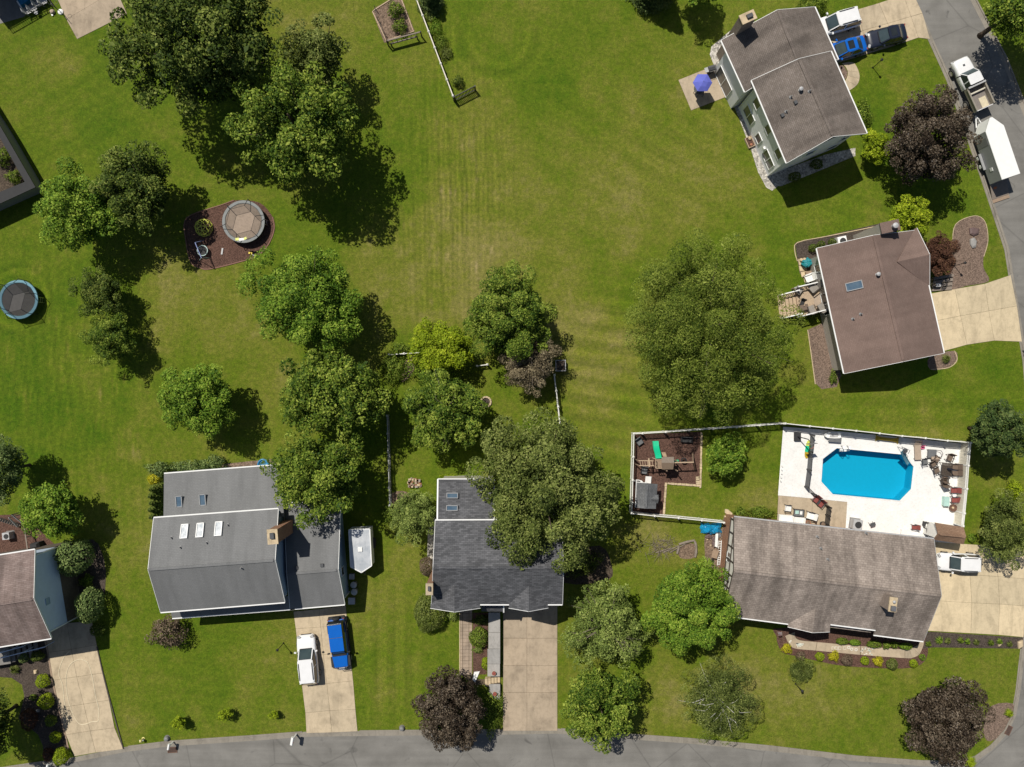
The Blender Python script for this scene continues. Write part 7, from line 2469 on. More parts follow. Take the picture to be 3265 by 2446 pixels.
for (x0, y0, x1, y1, zt_) in ((2000, 330, 2100, 500, .9), (2000, 503, 2100, 640, .9), (1992, 643, 2100, 770, .9), (1992, 773, 2098, 878, .9), (2005, 945, 2100, 1080, .6)):
    q = [P('13', *p, zt_) for p in ((x0, y0), (x1, y0), (x1, y1), (x0, y1))]
    MB().prism([(v.x, v.y) for v in q], zt_ - .08, zt_).build('capstone', 'stone_grey', RWL, world=True)
    c_ = sum(q, Vector()) / 4
    MB().prism([(c_.x + (v.x - c_.x) * .96, c_.y + (v.y - c_.y) * .99) for v in q], 0, zt_ - .083).build('wall', 'brick_brown', RWL, world=True)
FS_ = thing('front_steps', 'four pale stone steps leading from the front walk down to the concrete drive', 'steps', P('13', 2040, 912))
for k in range(5):
    x0 = 1972 + k * 26
    q = [P('13', *p) for p in ((x0, 880), (x0 + 23, 880), (x0 + 23, 942), (x0, 942))]
    MB().prism([(v.x, v.y) for v in q], 0.0, .62 - k * .12).build('tread', 'stone', FS_, world=True)
WP = thing('plank_step', 'pale tilted board at the turn of the front walk', 'board', P('13', 1890, 890))
MB().slab([P('13', x, y, .12) for x, y in ((1878, 840), (1925, 835), (1885, 930), (1862, 905))], .06).build('board', 'white', WP, world=True)

# ------------------------------------------------------------------ small garden and street things
FR = thing('fire_ring', 'ring of pale stones beside the drooping green tree', 'fire ring', P('12', 1978, 165))
for k in range(14):
    a = 6.283 * k / 14
    c_ = Vector((0.5 * math.cos(a), 0.5 * math.sin(a), .1))
    MB().rbox(c_, (.17, .21, .2), a).build('stone', 'stone', FR)
MB().lathe([(.42, .0), (.42, .03), (.1, .05)], (0, 0, 0), 20).build('ash', 'mulch_brown', FR)
BPl = thing('brick_pile', 'stack of pinkish bricks on the lawn of the middle lot', 'bricks', P('12', 1365, 862))
r_ = random.Random(4)
for k in range(34):
    x, y = r_.uniform(-.6, .6), r_.uniform(-.42, .42)
    MB().rbox((x, y, .05 + .1 * r_.randint(0, 2)), (.3, .2, .1), r_.choice((0, 1.57)) + r_.uniform(-.2, .2)).build('brick', r_.choice(('brick_orange', 'brick_grey', 'stone')), BPl)
CB = thing('compost_box', 'square dark compost box with pale rim beside the withered tree', 'compost box', (*P('21', 425, 1497, .8)[:2], 0), .03)
MB().box(-.48, .48, -.56, .56, 0, .7).build('box', 'wood_grey', CB)
MB().box(-.52, .52, .5, .57, .7, .8).box(-.52, .52, -.57, -.5, .7, .8).box(-.52, -.45, -.5, .5, .7, .8).box(.45, .52, -.5, .5, .7, .8).build('rim', 'pale_grey', CB)
MB().box(-.45, .45, -.5, .5, .7, .74).build('filling', 'mulch_brown', CB)


def mailbox(label, c, x, y, ang, mat='white', chevron=False, sc_=1.0):
    q = thing('mailbox', label, 'mailbox', P(c, x, y), ang)
    MB().beam((0, 0, 0), (0, 0, 1.0), 0.1).build('post', mat, q)
    MB().loft([[(xx, -.11, 1.0), (xx, .11, 1.0), (xx, .11, 1.14), (xx, .06, 1.22), (xx, -.06, 1.22), (xx, -.11, 1.14)] for xx in (-.28, .3)]).build('box', mat, q)
    MB().rbox((.1, .13, 1.15), (.02, .02, .16)).build('flag', 'red_fabric', q)
    q.scale = (sc_,) * 3
    return q


mailbox('white mailbox with peaked post on the kerb below the two-car drive of the grey house', '13', 350, 1372, math.radians(-100), sc_=1.35)
mailbox('white mailbox beside the storm grate', '03', 1490, 1437, math.radians(-100))
mailbox('white mailbox next to the egg-shaped bush', '03', 462, 1610, math.radians(-100))
mailbox('grey mailbox at the road edge below the pale drive', '31', 2195, 1368, math.radians(0), 'mid_grey')


def lamp_post(label, c, x, y, h=2.0, head='black'):
    q = thing('lamp_post', label, 'lamp post', P(c, x, y))
    MB().tube([(0, 0, 0), (0, 0, h - .3)], .035, 8).build('post', 'black', q)
    MB().lathe([(.1, 0), (.06, .12), (.035, .2)], (0, 0, 0), 10).build('base', 'black', q)
    l_ = MB().lathe([(.05, h - .3), (.1, h - .22), (.12, h - .05), (.14, h - .03), (.02, h + .08)], (0, 0, 0), 10).build('lantern', 'black', q)
    MB().lathe([(.085, h - .2), (.105, h - .06)], (0, 0, 0), 10).build('lantern_glass', 'pale_grey', l_)


lamp_post('black lamp post on the front lawn of the two-storey house', '30', 910, 582, 2.0)
lamp_post('black lamp post beside the two-car drive of the grey house', '13', 240, 592, 2.1)
lamp_post('black lamp post in the kidney-shaped bed', '31', 1608, 640, 2.0)
lamp_post('black lamp post under the weeping shrub on the ranch lawn', '33', 247, 942, 1.9)
HY = thing('fire_hydrant', 'yellow and white fire hydrant on the verge beside the looped-line drive', 'hydrant', P('03', 1232, 1412))
MB().lathe([(.17, 0), (.17, .05), (.11, .07), (.11, .5), (.14, .52), (.14, .58), (.1, .68), (.03, .74)], (0, 0, 0), 14).build('barrel', 'hydrant', HY)
MB().tube([(-.2, 0, .42), (.2, 0, .42)], .06, 10).build('nozzle', 'white', HY)
MB().tube([(0, -.2, .4), (0, 0, .4)], .07, 10).build('nozzle', 'hydrant', HY)
for lb, c, x, y in (('grey green utility dome beside the storm grate', '03', 1438, 1405), ('green utility dome on the verge by the purple maple', '13', 1258, 1318)):
    q = thing('utility_dome', lb, 'utility box', P(c, x, y))
    MB().lathe([(.26, 0), (.26, .25), (.2, .38), (.08, .43)], (0, 0, 0), 16).build('dome', 'leaf_bluegreen' if False else 'mid_grey', q)
    MB().lathe([(.3, 0), (.3, .05), (.26, .06)], (0, 0, 0), 16).build('base', 'concrete_grey', q)


def grate(label, c, x, y, w, d, ang):
    q = thing('storm_grate', label, 'storm drain', (*P(c, x, y)[:2], 0.018), ang)
    MB().box(-w / 2, w / 2, -d / 2, d / 2, 0, .006).build('pit', 'black_matt', q)
    MB().box(-w / 2, w / 2, d / 2 - .05, d / 2, .006, .03).box(-w / 2, w / 2, -d / 2, -d / 2 + .05, .006, .03).box(-w / 2, -w / 2 + .05, -d / 2 + .05, d / 2 - .05, .006, .03).box(w / 2 - .05, w / 2, -d / 2 + .05, d / 2 - .05, .006, .03).build('frame', 'rust', q)
    n_ = int(w / .09)
    for i in range(1, n_):
        xx = -w / 2 + w * i / n_
        MB().box(xx - .02, xx + .02, -d / 2 + .05, d / 2 - .05, .008, .028).build('bar', 'rust', q)


grate('rusty rectangular storm grate in the gutter by the white mailbox', '03', 1482, 1508, 1.0, .6, .05)
grate('dark storm grate at the curved kerb of the street corner', '33', 2075, 1340, 1.0, .55, 1.15)
# chalk marks and a looped line mark
HL = MB()
hp = arc([P('03', *p) for p in ((600, 1295), (580, 1200), (555, 1080), (540, 950), (508, 860), (520, 790), (560, 700), (605, 655))], 6)
HL.tube([(v.x, v.y, .05) for v in hp], .028, 5)
hp = arc([P('03', *p) for p in ((850, 1235), (850, 1150), (825, 1050), (800, 900), (770, 790), (740, 745), (680, 730), (610, 770), (575, 850), (572, 960), (590, 1080), (630, 1200), (680, 1280), (740, 1285), (790, 1265), (840, 1262), (852, 1240))], 6)
HL.tube([(v.x, v.y, .05) for v in hp], .028, 5)
tag(HL.build('line_mark', 'marking'), 'thin cream line mark looped over the concrete drive', 'marking')  # pale mark on the concrete, modelled as a thin tube
CHK = thing('chalk_drawings', 'chalk hopscotch grid, rings and scribbles on the curved ranch walk', 'chalk drawing', (*P('fc', 900, 470)[:2], 0.04))


def chalk(pts, w_=.035, mt='chalk', closed_=False):
    ps = [P('fc', *p) for p in pts]
    if closed_:
        ps = ps + [ps[0]]
    MB().ribbon(ps, w_, .044).build('chalk_line', mt, CHK, world=True)


for x0 in (850, 895, 940, 1010):
    chalk(((x0, 450), (x0 + 38, 453), (x0 + 36, 490), (x0 - 2, 487)), .04, 'chalk', True)
for cx_, cy_ in ((1085, 460), (1128, 485), (1190, 492)):
    chalk([(cx_ + 18 * math.cos(t), cy_ + 17 * math.sin(t)) for t in np.linspace(0, 6.0, 12)], .06, 'chalk', True)
for k in range(7):
    a = 0.15 + k * .2
    chalk(((345, 400), (345 + 110 * math.cos(a), 400 + 62 * math.sin(a))), .05, 'chalk_blue' if k % 2 else 'chalk')
chalk([(270 + 16 * math.cos(t), 385 + 18 * math.sin(t)) for t in np.linspace(2.2, 5.4, 8)], .1)
r_ = random.Random(9)
for k in range(22):
    x, y = r_.uniform(1275, 1455), r_.uniform(465, 560)
    a = r_.uniform(0, 3.14)
    chalk(((x, y), (x + 26 * math.cos(a), y + 16 * math.sin(a))), r_.uniform(.05, .1), 'chalk' if k % 3 else 'chalk_blue')
# flag on a slanted pole
FG_ = thing('flag', 'small striped red and white flag on a leaning pole at the ranch entrance', 'flag', P('fc', 170, 385))
pA, pB = P('fc', 168, 385, 0), P('fc', 145, 232, 1.9)
MB().tube([pA, pB], .02, 6).build('pole', 'wood_pale', FG_, world=True)
for k in range(7):
    q0, q1 = pB.lerp(pA, .06 + k * .05), pB.lerp(pA, .06 + (k + 1) * .05)
    ex = Vector((-.42, .02 * math.sin(k), -.12 + .03 * k))
    MB().add([q0, q1, q1 + ex, q0 + ex], [(0, 1, 2, 3)]).build('stripe', 'flag_red' if k % 2 == 0 else 'white', FG_, world=True)
# bins beside the grey garage
for i, (x, y) in enumerate(((840, 95), (845, 155))):
    q = thing('dustbin', 'round grey lidded dustbin standing by the grey house garage wall', 'bin', P('13', x, y, .0), 0, 'dustbins by the garage wall')
    c_ = P('13', x, y, .85)
    q.location = (c_.x, c_.y, 0)
    MB().lathe([(.24, 0), (.29, .75), (.31, .76)], (0, 0, 0), 18).build('bin_body', 'mid_grey', q)
    MB().lathe([(.33, .76), (.33, .8), (.2, .88), (.05, .9)], (0, 0, 0), 18).build('lid', 'pale_grey', q)
for lb, x, y, s_ in (('square pale utility lid box by the grey garage wall', 823, 232, .62), ('square grey box behind the dustbins', 825, 22, .5)):
    q = thing('utility_box', lb, 'box', (*P('13', x, y, .5)[:2], 0))
    MB().rbox((0, 0, .22), (s_, s_, .44)).build('box', 'mid_grey', q)
    MB().rbox((0, 0, .46), (s_ + .05, s_ + .05, .05)).build('lid', 'pale_grey', q)
# paddling pool behind the grey house
PD = thing('paddling_pool', 'blue plastic paddling pool behind the rear wing of the grey house', 'paddling pool', P('12', 70, 702))
MB().ring((0, 0, .2), .52, .08, 26, 8).build('wall', 'paddling_blue', PD)
MB().lathe([(.5, .02), (.5, .12), (.1, .125)], (0, 0, 0), 24).build('water', 'paddling_blue', PD)
# far-left rear deck things
ST = thing('deck_stairs', 'grey timber stair flight with handrails behind the two-level house on the left', 'stairs', P('02', 140, 1200))
for i in range(9):
    t = i / 8
    a_ = P('02', 78 + 75 * t, 1150 + 75 * t)
    MB().rbox((a_.x + .15, a_.y + .1, 1.9 - .2 * i), (.5, .3, .05), -.7).build('tread', 'wood_grey', ST, world=True)
for (x0, y0, x1, y1) in ((75, 1160, 150, 1240), (100, 1135, 212, 1225)):
    MB().beam(P('02', x0, y0, 2.6), P('02', x1, y1, 1.2), .07, .1).build('handrail', 'pale_grey', ST, world=True)
    for xx, yy, zz in ((x0, y0, 2.6), (x1, y1, 1.2)):
        q = P('02', xx, yy, zz)
        MB().beam((q.x, q.y, 0), q, .08).build('post', 'wood_grey', ST, world=True)
RL = thing('timber_rail', 'long grey timber rail along the shaded red bark yard on the left', 'fence', P('02', 220, 1330))
a_, b_ = P('02', 208, 1228, 1.0), P('02', 236, 1430, 1.0)
MB().beam(a_, b_, .12, .06).build('rail', 'wood_grey', RL, world=True)
for t in (0, .5, 1):
    q = a_.lerp(b_, t)
    MB().beam((q.x, q.y, 0), q, .09).build('post', 'wood_grey', RL, world=True)
CGr = thing('covered_grill', 'black covered grill at the rear eave of the two-level house', 'grill', (*P('02', 305, 1400, .7)[:2], 0), .2)
MB().loft([[(-.5, -.3, 0), (.5, -.3, 0), (.5, .3, 0), (-.5, .3, 0)], [(-.48, -.3, .8), (.48, -.3, .8), (.48, .28, .8), (-.48, .28, .8)], [(-.32, -.12, 1.1), (.32, -.12, 1.1), (.32, .14, 1.1), (-.32, .14, 1.1)]]).build('cover', 'black_matt', CGr)
MB().rbox((.15, -.31, .5), (.25, .02, .2)).build('cover_tag', 'dark_grey', CGr)
# rocks in beds
for i, (c, pts, mt, lb) in enumerate((
    ('31', ((1733, 318), (1765, 310), (1818, 322), (1815, 370), (1770, 388), (1738, 370)), 'tarp_brown', 'flat dark purple slab in the kidney-shaped bed'),
    ('31', ((1740, 412), (1775, 398), (1798, 430), (1790, 485), (1760, 492), (1742, 460)), 'stone_grey', 'long grey boulder below the purple slab in the kidney-shaped bed'),
    ('03', ((295, 820), (325, 818), (328, 850), (300, 858)), 'stone', 'tan boulder in the mulch garden below the shaded steps'),
    ('03', ((318, 1158), (340, 1155), (345, 1178), (322, 1182)), 'stone_grey', 'small grey rock beside the red brown bush'),
    ('33', ((1975, 570), (2005, 560), (2012, 600), (1985, 620)), 'stone', 'upright pale rock in the strip below the ranch drive'),
    ('33', ((2150, 580), (2190, 560), (2195, 620), (2155, 640)), 'stone', 'tan rock at the road end of the strip below the ranch drive'))):
    q = [P(c, *p) for p in pts]
    rk_ = thing('rock', lb, 'rock', q[0])
    c_ = sum(q, Vector()) / len(q)
    MB().loft([[(v.x, v.y, 0) for v in q], [(c_.x + (v.x - c_.x) * .95, c_.y + (v.y - c_.y) * .95, .16) for v in q], [(c_.x + (v.x - c_.x) * .6, c_.y + (v.y - c_.y) * .6, .27) for v in q]]).build('boulder', mt, rk_, world=True)
# porch of the brown-roofed house
PC = thing('entry_steps', 'shaded entry steps with a bench under the small front gable of the brown-roofed house', 'steps', P('31', 1490, 800))
for k in range(4):
    q = [P('31', *p) for p in ((1410, 745 + k * 30), (1580, 715 + k * 34), (1583, 738 + k * 36), (1412, 770 + k * 30))]
    MB().prism([(v.x, v.y) for v in q], 0, .5 - .11 * k).build('tread', 'wood_grey', PC, world=True)
MB().rbox(P('31', 1445, 812) + Vector((0, 0, .6)), (.5, .35, .08), .1).build('bench_seat', 'pale_grey', PC, world=True)

# ------------------------------------------------------------------ upper-left corner
UD = thing('raised_deck', 'raised dark deck with slatted railing at the upper left corner', 'deck', W((-60, -60)))
dz_ = 2.8
dqq = [Vector((x, y, dz_)) for x, y in ((-58, 46), (-50.5, 46), (-48.6, 40.3), (-52.8, 37.9), (-55.2, 41.5))]
MB().slab(dqq, .15).build('deck_floor', 'wood_dark', UD, world=True)
for a_, b_ in zip(dqq[1:4], dqq[2:5]):
    for z in (.15, 1.0):
        MB().beam(a_ + Vector((0, 0, z)), b_ + Vector((0, 0, z)), .06, .08).build('rail', 'black', UD, world=True)
    n_ = int((b_ - a_).length / .22)
    for i in range(n_ + 1):
        q = a_.lerp(b_, i / max(1, n_))
        MB().beam(q, q + Vector((0, 0, 1.1)), .035).build('baluster', 'black', UD, world=True)
    MB().beam((a_.x, a_.y, 0), (a_.x, a_.y, dz_), .14).build('support', 'wood_dark', UD, world=True)
sheet('paved_yard', 'concrete_grey', [P('tl', *p) for p in ((-200, -300), (860, -150), (830, 60), (460, 260), (420, 300), (0, 420), (-200, 420))], .014)
PB = thing('pool_tub', 'blue splash pool with a white rim in the dark upper left yard', 'paddling pool', P('tl', 400, 20))
MB().rbox((.1, .25, .28), (1.6, 1.1, .5), -.95).build('tub', 'paddling_blue', PB)
MB().beam(P('tl', 300, 20, .56), P('tl', 415, 190, .56), .12, .08).build('rim', 'white', PB, world=True)
gc = chair('slatted_chair', '', 'pale_grey', 'mid_grey')
for i, (x, y, a) in enumerate(((500, 190, 25), (590, 140, 25), (680, 60, 25), (775, 20, 25))):
    put(gc, i == 0, 'grey slatted chair in the row beside the blue splash pool', 'tl', x, y, a, .015, 'slatted chairs in the upper left yard')
rt = thing('round_side_table', 'tiny round pale table by the slatted chairs', 'table', (*P('tl', 640, 225, .4)[:2], 0.015))
MB().lathe([(.2, .42), (.2, .45), (.06, .455)], (0, 0, 0), 16).build('table_top', 'pale_grey', rt)
MB().tube([(0, 0, 0), (0, 0, .42)], .04, 6).build('leg', 'mid_grey', rt)
KH = thing('toy_basketball_hoop', 'child-size basketball hoop at the edge of the concrete sports pad', 'basketball hoop', P('tl', 1075, 215))
MB().lathe([(.28, 0), (.28, .12), (.1, .2)], (0, 0, 0), 14).build('base', 'white', KH)
MB().tube([(0, 0, .1), (0, 0, 1.7)], .04, 6).build('pole', 'black', KH)
MB().rbox((.08, .06, 1.6), (1.0, .05, .6), -.92).build('backboard', 'black_matt', KH)
MB().ring((.36, .28, 1.45), .2, .015, 18, 5).build('rim', 'dark_grey', KH)
WS = thing('garden_ornament', 'small white and rust ornament on the grass by the toy basketball hoop', 'ornament', P('tl', 935, 220))
MB().lathe([(.2, 0), (.26, .15), (.18, .3), (.05, .34)], (0, 0, 0), 10).build('bowl', 'tan_fabric', WS)
MB().rbox((-.05, -.25, .08), (.14, .3, .1), .4).build('stone', 'white', WS)
# ------------------------------------------------------------------ plants
def leaf_mesh(name, centers, normals, sizes, tints, mat, aspect=0.62, seed=0):
    """folded diamond leaves as one mesh"""
    r = np.random.default_rng(seed)
    n = len(centers)
    nr = normals / np.linalg.norm(normals, axis=1, keepdims=True)
    t = r.normal(size=(n, 3))
    t -= nr * np.sum(t * nr, axis=1, keepdims=True)
    t /= np.linalg.norm(t, axis=1, keepdims=True)
    b = np.cross(nr, t)
    s = sizes[:, None]
    fold = r.uniform(0.05, 0.28, (n, 1))
    v = np.empty((n, 4, 3), np.float32)
    v[:, 0] = centers - t * s * 0.5
    v[:, 1] = centers + b * s * 0.5 * aspect + nr * s * fold
    v[:, 2] = centers + t * s * 0.5
    v[:, 3] = centers - b * s * 0.5 * aspect + nr * s * fold
    me = bpy.data.meshes.new(name)
    me.vertices.add(n * 4)
    me.vertices.foreach_set('co', v.ravel())
    me.loops.add(n * 4)
    me.loops.foreach_set('vertex_index', np.arange(n * 4, dtype=np.int32))
    me.polygons.add(n)
    me.polygons.foreach_set('loop_start', np.arange(0, n * 4, 4, dtype=np.int32))
    at = me.attributes.new('tint', 'FLOAT', 'FACE')
    at.data.foreach_set('value', tints.astype(np.float32))
    me.update(calc_edges=True)
    me.materials.append(MAT[mat])
    return me


LEAVES = [0]


def crown_points(r, rx, ry, rz, zc, n_lobe, lobe, dens, leaf, up=0.35, shell=(0.5, 0.86), flat=0.75, low=-0.35, rough=0.22, droop=0.0):
    """clump centres in an uneven crown, then leaves on each clump"""
    C, Nn, Sz, Ti = [], [], [], []
    ph = r.uniform(0, 6.28, 6)
    lobes = []
    ga = math.pi * (3 - 5 ** 0.5)
    n_lobe, lobe = int(n_lobe * 1.9), lobe * 0.72
    for i in range(n_lobe):
        f = (i + 0.5) / n_lobe
        th = i * ga + r.uniform(-0.4, 0.4)
        z = 1 - f * (1 - low)                     # from the top down
        z = max(low, min(1, z + r.uniform(-0.12, 0.12)))
        rad = math.sqrt(max(0.0, 1 - z * z)) if z > 0 else 1.0 + z * 0.3
        k = r.uniform(*shell)
        bul = 1 + rough * (math.sin(2 * th + ph[0]) * 0.6 + math.sin(3 * th + ph[1]) * 0.5 + math.sin(5 * th + ph[2]) * 0.4)
        kb = min(0.96, k * bul)
        c = np.array([rx * rad * math.cos(th) * kb, ry * rad * math.sin(th) * kb, zc + rz * z * k])
        lr = lobe * r.uniform(0.68, 1.3) * (rx + ry) / 2
        lobes.append((c, lr))
        m = int(dens * lr * lr * 4 * math.pi / (leaf * leaf * 0.62))
        d = r.normal(size=(m, 3))
        d[:, 2] = np.abs(d[:, 2]) * 0.9 + d[:, 2] * 0.25 + up * 0.3
        d /= np.linalg.norm(d, axis=1, keepdims=True)
        rr = lr * r.uniform(0.55, 1.08, (m, 1)) ** 0.6
        stretch = np.array([r.uniform(0.8, 1.2), r.uniform(0.8, 1.2), flat])
        p = c + d * rr * stretch
        if droop:
            p[:, 2] -= droop * np.linalg.norm(d[:, :2], axis=1) * rr[:, 0]
        nn = d * 0.55 + np.array([0, 0, up + 0.25]) + r.normal(size=(m, 3)) * 0.42
        C.append(p)
        Nn.append(nn)
        Sz.append(leaf * np.exp(r.normal(size=m) * 0.34))
        Ti.append(np.clip(0.47 + r.normal(size=m) * 0.26 + r.normal() * 0.13, 0, 1))
    # inner mass against see-through; its dark tint paints in the crown's inner shade
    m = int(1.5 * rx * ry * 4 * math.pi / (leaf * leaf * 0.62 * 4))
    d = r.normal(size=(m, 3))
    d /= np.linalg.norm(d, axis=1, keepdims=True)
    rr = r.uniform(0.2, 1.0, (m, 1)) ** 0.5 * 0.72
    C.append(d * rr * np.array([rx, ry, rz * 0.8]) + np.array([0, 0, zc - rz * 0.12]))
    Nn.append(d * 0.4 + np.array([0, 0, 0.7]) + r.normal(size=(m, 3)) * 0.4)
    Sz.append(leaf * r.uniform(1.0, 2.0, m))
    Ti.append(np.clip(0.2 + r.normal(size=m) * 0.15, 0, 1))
    return np.concatenate(C), np.concatenate(Nn), np.concatenate(Sz), np.concatenate(Ti), lobes


def tree(label, px, rx, ry, h, mat, leaf=0.30, n_lobe=26, lobe=0.30, dens=0.5, seed=1, name='tree', cat='tree', bare=0.12, trunk=None, bark='bark', up=0.35,
         shell=(0.5, 0.86), flat=0.75, low=-0.5, rough=0.2, droop=0.0, group=None, limbs=9, aspect=0.62, twigs=None):
    r = np.random.default_rng(seed)
    rz = (h * (1 - bare)) / 2
    zc = h - rz
    k = (1 - zc / CAMH) / PPM
    rx, ry = rx * k, ry * k
    base = W(px, zc)
    leaf *= 0.68
    root = thing(name, label, cat, (base.x, base.y, 0), 0, group)
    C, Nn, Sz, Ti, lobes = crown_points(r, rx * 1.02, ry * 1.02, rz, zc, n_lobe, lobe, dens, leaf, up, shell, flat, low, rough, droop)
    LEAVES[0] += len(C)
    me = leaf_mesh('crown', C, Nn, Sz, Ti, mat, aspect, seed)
    o = bpy.data.objects.new('crown', me)
    COL.objects.link(o)
    o.parent = root
    o['kind'] = 'stuff'
    tr = trunk or max(0.07, h * 0.018)
    tb = MB()
    tb.tube([(0, 0, 0), (0.02, 0.01, h * 0.05), (0.03, -0.02, h * 0.3), (0.0, 0.02, h * 0.55), (0.04, 0.0, h * 0.78)], [tr * 1.35, tr, tr * 0.85, tr * 0.6, tr * 0.25], 8)
    for i in range(min(limbs, len(lobes))):
        c, lr = lobes[(i * 7 + 3) % len(lobes)]
        s_ = Vector((0, 0, h * (bare + 0.08 + 0.3 * (i / max(1, limbs)))))
        e = Vector(c)
        mid = s_.lerp(e, 0.5) + Vector((0, 0, 0.06 * h * (0.5 - i / limbs)))
        tb.tube([s_, mid, e], [tr * 0.45, tr * 0.3, tr * 0.12], 5)
    tb.build('trunk', bark, root, smooth=True)
    if twigs:
        tw = MB()
        for i in range(twigs[0]):
            c, lr = lobes[int(r.integers(len(lobes)))]
            s_ = Vector((0, 0, zc + rz * 0.35)).lerp(Vector(c), 0.35)
            e = Vector(c) * 1.0 + Vector((r.normal() * 0.5, r.normal() * 0.5, 0.25 + abs(r.normal()) * 0.25))
            mid = s_.lerp(e, 0.55) + Vector((r.normal() * 0.2, r.normal() * 0.2, 0.3))
            tw.tube([s_, mid, e], [twigs[1], twigs[1] * 0.7, twigs[1] * 0.25], 5)
        tw.build('bare_branches', twigs[2], root)
    return root


def bush(label, px, rx, ry, h, mat, leaf=0.10, seed=1, name='bush', cat='bush', dens=1.0, group=None, tight=True, rot=0.0):
    """clipped or loose low shrub standing on the ground"""
    r = np.random.default_rng(seed)
    zc = h * 0.5
    k = (1 - zc / CAMH) / PPM
    rx, ry = rx * k, ry * k
    base = W(px, zc)
    root = thing(name, label, cat, (base.x, base.y, 0), rot, group)
    area = 4 * math.pi * ((rx * ry + rx * h / 2 + ry * h / 2) / 3)
    m = int(min(9000, dens * area * 1.5 / (leaf * leaf * 0.5)))
    d = r.normal(size=(m, 3))
    d[:, 2] = np.abs(d[:, 2]) - 0.35
    d /= np.linalg.norm(d, axis=1, keepdims=True)
    ph = r.uniform(0, 6.28, 4)
    az = np.arctan2(d[:, 1], d[:, 0])
    wob = 1 + (0.05 if tight else 0.18) * (np.sin(3 * az + ph[0]) + np.sin(5 * az + ph[1] + 3 * d[:, 2]))
    rr = r.uniform(0.80 if tight else 0.55, 1.02, m) * wob
    p = d * rr[:, None] * np.array([rx, ry, h * 0.55]) + np.array([0, 0, h * 0.45])
    p[:, 2] = np.maximum(p[:, 2], 0.04)
    nn = d * 0.9 + r.normal(size=(m, 3)) * 0.4 + np.array([0, 0, 0.25])
    LEAVES[0] += m
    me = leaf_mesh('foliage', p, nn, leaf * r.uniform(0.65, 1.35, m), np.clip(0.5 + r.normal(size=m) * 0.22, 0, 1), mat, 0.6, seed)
    o = bpy.data.objects.new('foliage', me)
    COL.objects.link(o)
    o.parent = root
    o['kind'] = 'stuff'
    tb = MB()
    for i in range(4):
        a = i * 1.57 + 0.4
        tb.tube([(0.02 * math.cos(a), 0.02 * math.sin(a), 0), (rx * 0.45 * math.cos(a), ry * 0.45 * math.sin(a), h * 0.6)], [0.035, 0.012], 5)
    tb.build('stem', 'bark', root)
    return root


def tuft(label, px, r_px, h, mat, n=140, seed=1, name='grass_clump', cat='plant', group=None):
    """fountain of blades"""
    r = np.random.default_rng(seed)
    base = W(px, 0)
    rad = r_px / PPM
    root = thing(name, label, cat, (base.x, base.y, 0), 0, group)
    V, Fc = [], []
    for i in range(n):
        a = r.uniform(0, 6.283)
        k = r.uniform(0.35, 1.0)
        d = np.array([math.cos(a), math.sin(a), 0])
        s = np.array([-math.sin(a), math.cos(a), 0]) * 0.022
        st = d * 0.06 * r.random()
        p = [st, st + d * rad * 0.45 * k + [0, 0, h * r.uniform(.7, 1)], st + d * rad * k + [0, 0, h * r.uniform(0.2, 0.6)]]
        b = len(V)
        V += [p[0] - s, p[0] + s, p[1] - s, p[1] + s, p[2]]
        Fc += [(b, b + 1, b + 3, b + 2), (b + 2, b + 3, b + 4)]
    me = bpy.data.meshes.new('blades')
    me.from_pydata([tuple(v) for v in V], [], Fc)
    at = me.attributes.new('tint', 'FLOAT', 'FACE')
    at.data.foreach_set('value', np.clip(0.5 + r.normal(size=len(Fc)) * 0.2, 0, 1).astype(np.float32))
    me.materials.append(MAT[mat])
    o = bpy.data.objects.new('blades', me)
    COL.objects.link(o)
    o.parent = root
    o['kind'] = 'stuff'
    MB().lathe([(0.07, 0.0), (0.05, 0.05), (0.02, 0.09)], (0, 0, 0), 8).build('crown_base', 'bark', root)
    return root


